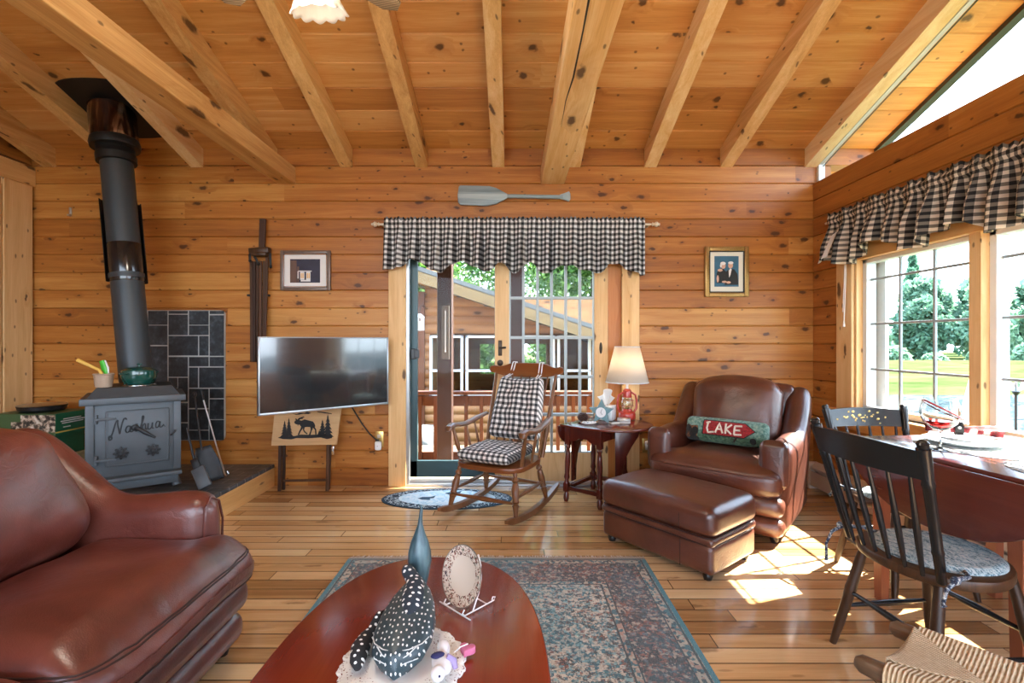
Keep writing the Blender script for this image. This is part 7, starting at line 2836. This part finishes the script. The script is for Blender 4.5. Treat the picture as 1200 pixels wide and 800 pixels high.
for ya, yb2, d0, d1, mk, nm in ((YW - 0.55, YW + 4.0, 0.14, 0.22, 'roofing', 'roof'), (YW - 0.55, YW - 0.50, -0.03, 0.15, 'fascia', 'fascia'), (YW - 0.5, YW + 4.0, 0.10, 0.138, 'fascia', 'soffit')):
    m = MB()
    f = lambda x: zr0 + 0.02 - (x - bx0) / 3.0
    m.add([(x, y, f(x) + d) for x in (xa, xb) for y in (ya, yb2) for d in (d0, d1)], [[0, 1, 3, 2], [4, 6, 7, 5], [0, 4, 5, 1], [2, 3, 7, 6], [0, 2, 6, 4], [1, 5, 7, 3]])
    obj(nm, m, M[mk], wing, smooth=0, world=True)
m = MB(); m.box2((bx0 - 0.12, YW - 0.05, -0.6), (bx0, YW + 0.1, zr0 - 0.1), 0.004)
obj('corner_board', m, M['rail'], wing, smooth=0, world=True)

lt = thing('hanging_lantern', 'small white lantern hanging outside on the wing corner board', 'lantern', (at(492, 0, 7.55).x, 7.55, 1.3))
c = at(492, 378, 7.55)
m = MB(); m.lathe([(0.0, 0.05), (0.02, 0.05), (0.075, 0.0), (0.078, -0.012), (0.0, -0.012)], 6, Matrix.Translation(c + Vector((0, 0, 0.09))))
m.lathe([(0.07, 0), (0.07, 0.02), (0.0, 0.02)], 6, Matrix.Translation(c + Vector((0, 0, -0.12))))
for i in range(6):
    a = PI / 3 * i
    m.tube([c + Vector((0.06 * math.cos(a), 0.06 * math.sin(a), -0.10)), c + Vector((0.06 * math.cos(a), 0.06 * math.sin(a), 0.09))], 0.008, 6)
obj('cage', m, M['white_p'], lt, world=True, smooth=0)
m = MB(); m.lathe([(0.035, 0), (0.035, 0.12), (0, 0.12)], 14, Matrix.Translation(c + Vector((0, 0, -0.10))))
obj('candle', m, M['cream_p'], lt, world=True)
m = MB(); m.tube([c + Vector((0, 0, 0.14)), c + Vector((0, 0, 0.2)), c + Vector((0.01, 0, 0.26)), c + Vector((0.04, 0, 0.27)), c + Vector((0.06, 0.1, 0.24)), c + Vector((0.06, 0.36, 0.24))], 0.007, 6)
obj('hook', m, M['pipe_d'], lt, world=True)

# fieldstones and planting below the porch
for i, (px_, py_, y, r_, lab) in enumerate(((494, 520, 7.0, 0.42, 'grey boulder beyond the porch railing beside the cabin wing'), (507, 528, 6.2, 0.26, 'smaller grey boulder before the big one beyond the railing'))):
    c = at(px_, py_, y)
    b = bmesh.new(); bmesh.ops.create_icosphere(b, subdivisions=4, radius=1.0)
    for v in b.verts:
        v.co *= 1 + 0.25 * mnoise.noise(v.co * 1.6 + Vector((i * 5, 0, 0))) + 0.08 * mnoise.noise(v.co * 5)
        v.co = Vector((v.co.x * r_ * 1.2, v.co.y * r_, v.co.z * r_ * 0.9))
    m = MB(); m.bm(b)
    o = obj('boulder', m, M['stone'], smooth=60)
    o.location = (c.x, c.y, -0.6 + r_ * 0.55)
    tag(o, lab, 'boulder', 'boulders by the porch')

# ---- ground and water
m = MB()
xs = [-60, -20, -6, 6, 9, 12, 15]
ys = [-20, 0, 4, 12, 20, 40, 70]
hz = lambda x, y: -0.62 if x < 7 else -0.62 - (x - 7) * 0.22
m.add([(x, y, hz(x, y)) for x in xs for y in ys], [[i * 7 + j, (i + 1) * 7 + j, (i + 1) * 7 + j + 1, i * 7 + j + 1] for i in range(6) for j in range(6)])
tag(obj('ground', m, M['ground'], smooth=0), kind='structure')
WZ = -2.0
m = MB(); m.add([(8, -60, WZ), (260, -60, WZ), (260, 90, WZ), (8, 90, WZ)], [[0, 1, 2, 3]])
tag(obj('lake_water', m, M['lake'], smooth=0), kind='structure')
r3 = random.Random(4)
m = MB()
nx, ny = 90, 34


def marsh(u, v):
    x = 11 + u * 190
    y = 29 + 0.8 * mnoise.noise(Vector((x * 0.1, 0, 0))) + v * 32.5
    return Vector((x, y, WZ + (0.0 if v == 0 else 0.30 + 0.22 * mnoise.noise(Vector((x * 0.35, y * 0.5, 2))) + 0.5 * v)))


m.surf(marsh, nx, ny)
tag(obj('marsh_grass', m, M['marsh'], smooth=60), 'wide band of yellow green marsh grass along the far lake shore', 'grass', kind='stuff')

m = MB(); m.box2((20, 60.5, -2.2), (200, 130, -1.62))
tag(obj('far_bank_ground', m, M['ground'], smooth=0), kind='structure')

# ---- trees
def leaf_quads(m, r, n, shape, size, rr):
    for _ in range(n):
        p = shape(r)
        d = Vector((r.gauss(0, 1), r.gauss(0, 1), r.gauss(0, 1) + 0.6)).normalized()
        a = d.orthogonal().normalized()
        b = d.cross(a)
        t = r.uniform(0, 6.28)
        a, b = a * math.cos(t) + b * math.sin(t), b * math.cos(t) - a * math.sin(t)
        s = size * r.uniform(0.6, 1.3)
        m.add([p - a * s, p + b * s * 0.55, p + a * s, p - b * s * 0.55], [[0, 1, 2, 3]])
    m.keep_normals = True


def make_tree(name, label, kind, seed, h, w, n, size, group, loc, zlo=0.3, mats=('leaf', 'leaf_l')):
    r = random.Random(seed)
    t = thing(name, label, 'tree', loc, 0, group)
    m = MB()
    blobs = []
    if kind == 'spruce':
        def shape(r):
            z = r.random() ** 0.75
            rad = (1 - z) * w * (0.75 + 0.25 * math.sin(z * 60)) * math.sqrt(r.random()) + 0.05
            a = r.uniform(0, 6.283)
            return Vector((rad * math.cos(a), rad * math.sin(a), h * (0.06 + 0.94 * z) - 0.15 * rad))
    else:
        for _ in range(22):
            a, q = r.uniform(0, 6.283), r.random()
            z = h * (zlo + (0.92 - zlo) * r.random())
            rad = w * 0.62 * math.sqrt(q) * math.sin(PI * min(1, max(0.1, z / h)) ** 0.8 * 0.95 + 0.1)
            blobs.append((Vector((rad * math.cos(a), rad * math.sin(a), z)), w * r.uniform(0.32, 0.52)))

        def shape(r):
            c_, R_ = r.choice(blobs)
            d = Vector((r.gauss(0, 1), r.gauss(0, 1), r.gauss(0, 0.8))).normalized()
            return c_ + d * R_ * (0.55 + 0.5 * r.random())
    leaf_quads(m, r, n, shape, size, 0)
    obj('foliage', m, M['leaf_d'] if kind == 'spruce' else M[mats[0] if kind == 'leafy' else mats[1]], t, smooth=0)
    m = MB(); m.tube([(0, 0, 0), (0.02 * h, 0, h * 0.3), (0, 0.01 * h, h * 0.62), (0, 0, h * 0.9)], [h * 0.022, h * 0.017, h * 0.01, h * 0.002], 8)
    if kind != 'spruce':
        for c_, R_ in blobs[:7]:
            m.tube([(0.01 * h, 0, min(c_.z * 0.7, h * 0.6)), c_ * 0.6 + Vector((0, 0, c_.z * 0.35)), c_], [h * 0.009, h * 0.006, h * 0.002], 6)
    obj('trunk', m, M['bark'], t)
    return t


G1 = 'trees behind the cabin wing'
for i, (x, y, h, w, kind, lab) in enumerate((
        (-3.3, 15.8, 8.5, 2.55, 'leafy', 'leafy tree above the upper end of the cabin wing roof'),
        (2.6, 15.8, 8.5, 2.55, 'leafy', 'leafy tree behind the lower end of the cabin wing roof'),
        (-0.3, 22.0, 13.0, 3.0, 'leafy', 'high leafy tree in the second row behind the middle of the cabin wing'),
        (6.7, 22.0, 13.0, 3.0, 'leafy', 'broad leafy tree in the second row past the low end of the cabin wing'),
        (-4.0, 29.5, 18.0, 3.2, 'leafy', 'tall leafy tree in the third row beyond the upper roof end'),
        (3.6, 29.5, 18.0, 3.2, 'birch', 'tall pale leafy tree in the third row beyond the lower roof end'),
        (-7.3, 22.0, 12.0, 3.0, 'birch', 'pale leafy tree in the second row beyond the storm door edge'))):
    make_tree('leafy_tree', lab, kind, 20 + i, h, w, 22000, 0.10, G1, (x, y, -0.7))

for i, (x, lab) in enumerate(((-0.55, 'leafy bush seen through the wing window beside the door lever handle'), (0.75, 'leafy bush seen through the wing window behind the gridded door leaf'))):
    make_tree('leafy_bush', lab, 'birch', 90 + i, 2.6, 1.0, 5000, 0.09, 'bushes behind the cabin wing', (x * 1.5, 14.2 - 0.2 * i, -0.7), 0.05)
G2 = 'trees on the far lake shore'
protos = []
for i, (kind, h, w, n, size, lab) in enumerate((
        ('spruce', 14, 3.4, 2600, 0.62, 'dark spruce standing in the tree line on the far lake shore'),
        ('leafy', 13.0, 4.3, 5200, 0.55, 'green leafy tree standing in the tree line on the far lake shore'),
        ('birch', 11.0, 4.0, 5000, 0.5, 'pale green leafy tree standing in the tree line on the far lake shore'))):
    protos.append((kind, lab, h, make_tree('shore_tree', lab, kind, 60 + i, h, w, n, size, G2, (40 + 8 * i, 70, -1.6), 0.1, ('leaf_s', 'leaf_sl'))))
used = set()
r4 = random.Random(9)
k = 0
for row, (yy, step, x0, x1) in enumerate(((71, 9.2, 34, 104), (81.5, 10.2, 38, 116), (94, 12.6, 40, 128), (110, 14.5, 48, 150))):
    x = x0
    while x < x1:
        pi_ = r4.choice((1, 2, 1, 2, 0)) if row == 0 else r4.choice((1, 1, 0))
        kind, lab, h, pr_ = protos[pi_]
        sc = r4.uniform(0.85, 1.02) * (1.0, 1.12, 1.3, 1.5)[row]
        # tree line stands a little lower at the house end of the view
        sc *= 0.80 + 0.26 * min(1, max(0, (x - 46) / 26))
        if pi_ not in used:
            used.add(pi_)
            o = pr_
        else:
            o = copy_tree(pr_)
        o.location = (x + r4.uniform(-0.3, 0.3), yy + r4.uniform(-0.4, 0.4), -1.6)
        o.rotation_euler = (0, 0, r4.uniform(0, 6.28))
        o.scale = (sc, sc, sc)
        x += step * r4.uniform(0.97, 1.03)
for i in range(22):
    pass
# low shrubs along the shore edge
def shrub(seed):
    t = thing('shore_shrub', 'low pale green shrub at the foot of the far tree line', 'shrub', (0, 0, 0), 0, 'shrubs under the far tree line')
    r = random.Random(seed)
    m = MB()

    def shape(r):
        d = Vector((r.gauss(0, 1), r.gauss(0, 1), abs(r.gauss(0, 1)))).normalized()
        return Vector((d.x * 2.2, d.y * 2.0, d.z * 2.6)) * (0.6 + 0.4 * r.random())
    leaf_quads(m, r, 900, shape, 0.4, 0)
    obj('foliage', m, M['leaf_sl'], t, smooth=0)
    m = MB()
    for i in range(5):
        m.tube([(0, 0, 0), (0.7 * math.cos(i * 1.3), 0.7 * math.sin(i * 1.3), 1.6)], [0.07, 0.02], 6)
    obj('stem', m, M['bark'], t)
    return t


s0 = shrub(3)
first = True
x = 34
while x < 100:
    o = s0 if first else copy_tree(s0)
    first = False
    o.location = (x, 64.5 + r4.uniform(-1, 1), -1.6)
    sc = r4.uniform(0.6, 1.05)
    o.scale = (sc, sc, sc * r4.uniform(0.7, 1.3))
    o.rotation_euler = (0, 0, r4.uniform(0, 6.28))
    x += r4.uniform(5.0, 6.5)

# ---- garden torch and white chair between house and water
c = at(1190.5, 455, 4.3)
gt = thing('garden_torch', 'thin black garden stake with a glass lantern outside the lake window', 'lantern', (c.x, c.y, -0.62))
m = MB(); m.tube([(0, 0, 0), (0, 0, c.z - 0.02 + 0.62)], 0.009, 8)
obj('stake', m, M['pipe_d'], gt)
m = MB(); m.lathe([(0.012, -0.06), (0.03, -0.03), (0.012, -0.015), (0.0, -0.012)], 16, Matrix.Translation((0, 0, c.z + 0.62)))
obj('cup', m, M['pipe_d'], gt)
m = MB(); m.lathe([(0.02, -0.02), (0.045, -0.005), (0.05, 0.02), (0.05, 0.075)], 24, Matrix.Translation((0, 0, c.z + 0.62)), capt=False)
obj('glass_cup', m, M['clear'], gt, smooth=60)
m = MB(); m.tube([(0, 0, c.z + 0.60), (0, 0, c.z + 0.70)], 0.006, 8)
obj('wick', m, M['white_p'], gt)

wc = thing('deck_chair', 'white folding deck chair outside behind the window mullion', 'chair', (4.32, 4.62, -0.62), R(20))
m = MB()
m.beam((-0.25, 0.0, 0.62), (-0.20, -0.16, 1.50), 0.03, 0.03); m.beam((0.25, 0.0, 0.62), (0.20, -0.16, 1.50), 0.03, 0.03)
m.beam((-0.25, 0, 0.62), (-0.25, 0.55, 0.66), 0.03, 0.03); m.beam((0.25, 0, 0.62), (0.25, 0.55, 0.66), 0.03, 0.03)
obj('frame', m, M['white_p'], wc, smooth=0)
for sx in (-1, 1):
    m = MB(); m.beam((sx * 0.25, 0.5, 0.66), (sx * 0.25, -0.1, 0.0), 0.03, 0.03)
    obj('leg', m, M['white_p'], wc, smooth=0)
    m = MB(); m.beam((sx * 0.25, 0.0, 0.62), (sx * 0.25, 0.55, 0.0), 0.03, 0.03)
    obj('leg', m, M['white_p'], wc, smooth=0)
m = MB(); m.surf(lambda u, v: Vector(((u - 0.5) * 0.45, -0.16 * v - 0.02 * math.sin(PI * v), 0.65 + 0.83 * v)), 6, 10)
obj('back_sling', m, M['white_lining'], wc, solid=0.004)
m = MB(); m.surf(lambda u, v: Vector(((u - 0.5) * 0.47, 0.52 * v, 0.64 + 0.03 * v - 0.03 * math.sin(PI * v))), 6, 10)
obj('seat_sling', m, M['white_lining'], wc, solid=0.004)

# ================================================================== LIGHT
sun = bpy.data.lights.new('sun', 'SUN')
sun.energy = 19.0
sun.angle = R(0.6)
sun.color = (1.0, 0.93, 0.82)
so_ = bpy.data.objects.new('sun', sun)
COL.objects.link(so_)
el, az = R(47.0), math.atan2(0.31, 0.95)
d = Vector((math.cos(el) * math.cos(az), math.cos(el) * math.sin(az), math.sin(el)))
so_.rotation_euler = d.to_track_quat('Z', 'Y').to_euler()

w = bpy.data.worlds.new('sky')
SC.world = w
w.use_nodes = True
nt = w.node_tree
nt.nodes.clear()
tc = nt.nodes.new('ShaderNodeTexCoord')
sp_ = nt.nodes.new('ShaderNodeSeparateXYZ')
nt.links.new(tc.outputs['Generated'], sp_.inputs[0])
rp = nt.nodes.new('ShaderNodeValToRGB')
rp.color_ramp.elements[0].position = 0.0
rp.color_ramp.elements[0].color = (0.80, 0.92, 1.06, 1)
rp.color_ramp.elements[1].position = 0.7
rp.color_ramp.elements[1].color = (0.56, 0.76, 1.10, 1)
nt.links.new(sp_.outputs[2], rp.inputs[0])
bg = nt.nodes.new('ShaderNodeBackground')
bg.inputs[1].default_value = 2.9
nt.links.new(rp.outputs[0], bg.inputs[0])
ow = nt.nodes.new('ShaderNodeOutputWorld')
nt.links.new(bg.outputs[0], ow.inputs[0])


def lamp(name, loc, watts, radius, col):
    l = bpy.data.lights.new(name, 'POINT')
    l.energy = watts
    l.shadow_soft_size = radius
    l.color = col
    o = bpy.data.objects.new(name, l)
    COL.objects.link(o)
    o.location = loc
    return o


lamp('fan_lamp', (HX, HY, HZ - 0.25), 14, 0.15, (1.0, 0.9, 0.76))
lamp('table_lamp_light', (0.912, 3.835, ZT_ + 0.46), 0.7, 0.03, (1.0, 0.82, 0.6))

# daylight portals at the openings
def portal(name, loc, rot, sx, sy):
    l = bpy.data.lights.new(name, 'AREA')
    l.shape = 'RECTANGLE'
    l.size, l.size_y = sx, sy
    l.cycles.is_portal = True
    o = bpy.data.objects.new(name, l)
    COL.objects.link(o)
    o.location = loc
    o.rotation_euler = rot


# ================================================================== CAMERA
cam = bpy.data.cameras.new('camera')
cam.sensor_width = 36.0
cam.lens = F / 1200 * 36
cam.clip_start = 0.05
cam.clip_end = 500
co = bpy.data.objects.new('camera', cam)
COL.objects.link(co)
co.location = (0, 0, EYE)
co.rotation_euler = (R(90), 0, 0)
SC.camera = co
vs_ = SC.view_settings
vs_.view_transform = 'Standard'
vs_.look = 'None'
vs_.gamma = 1.0
vs_.use_curve_mapping = False
vs_.exposure = 1.75
cy = SC.cycles
cy.use_denoising = True
cy.max_bounces = 8
cy.diffuse_bounces = 5
cy.transparent_max_bounces = 16
cy.sample_clamp_indirect = 6.0
cy.caustics_reflective = False
cy.caustics_refractive = False
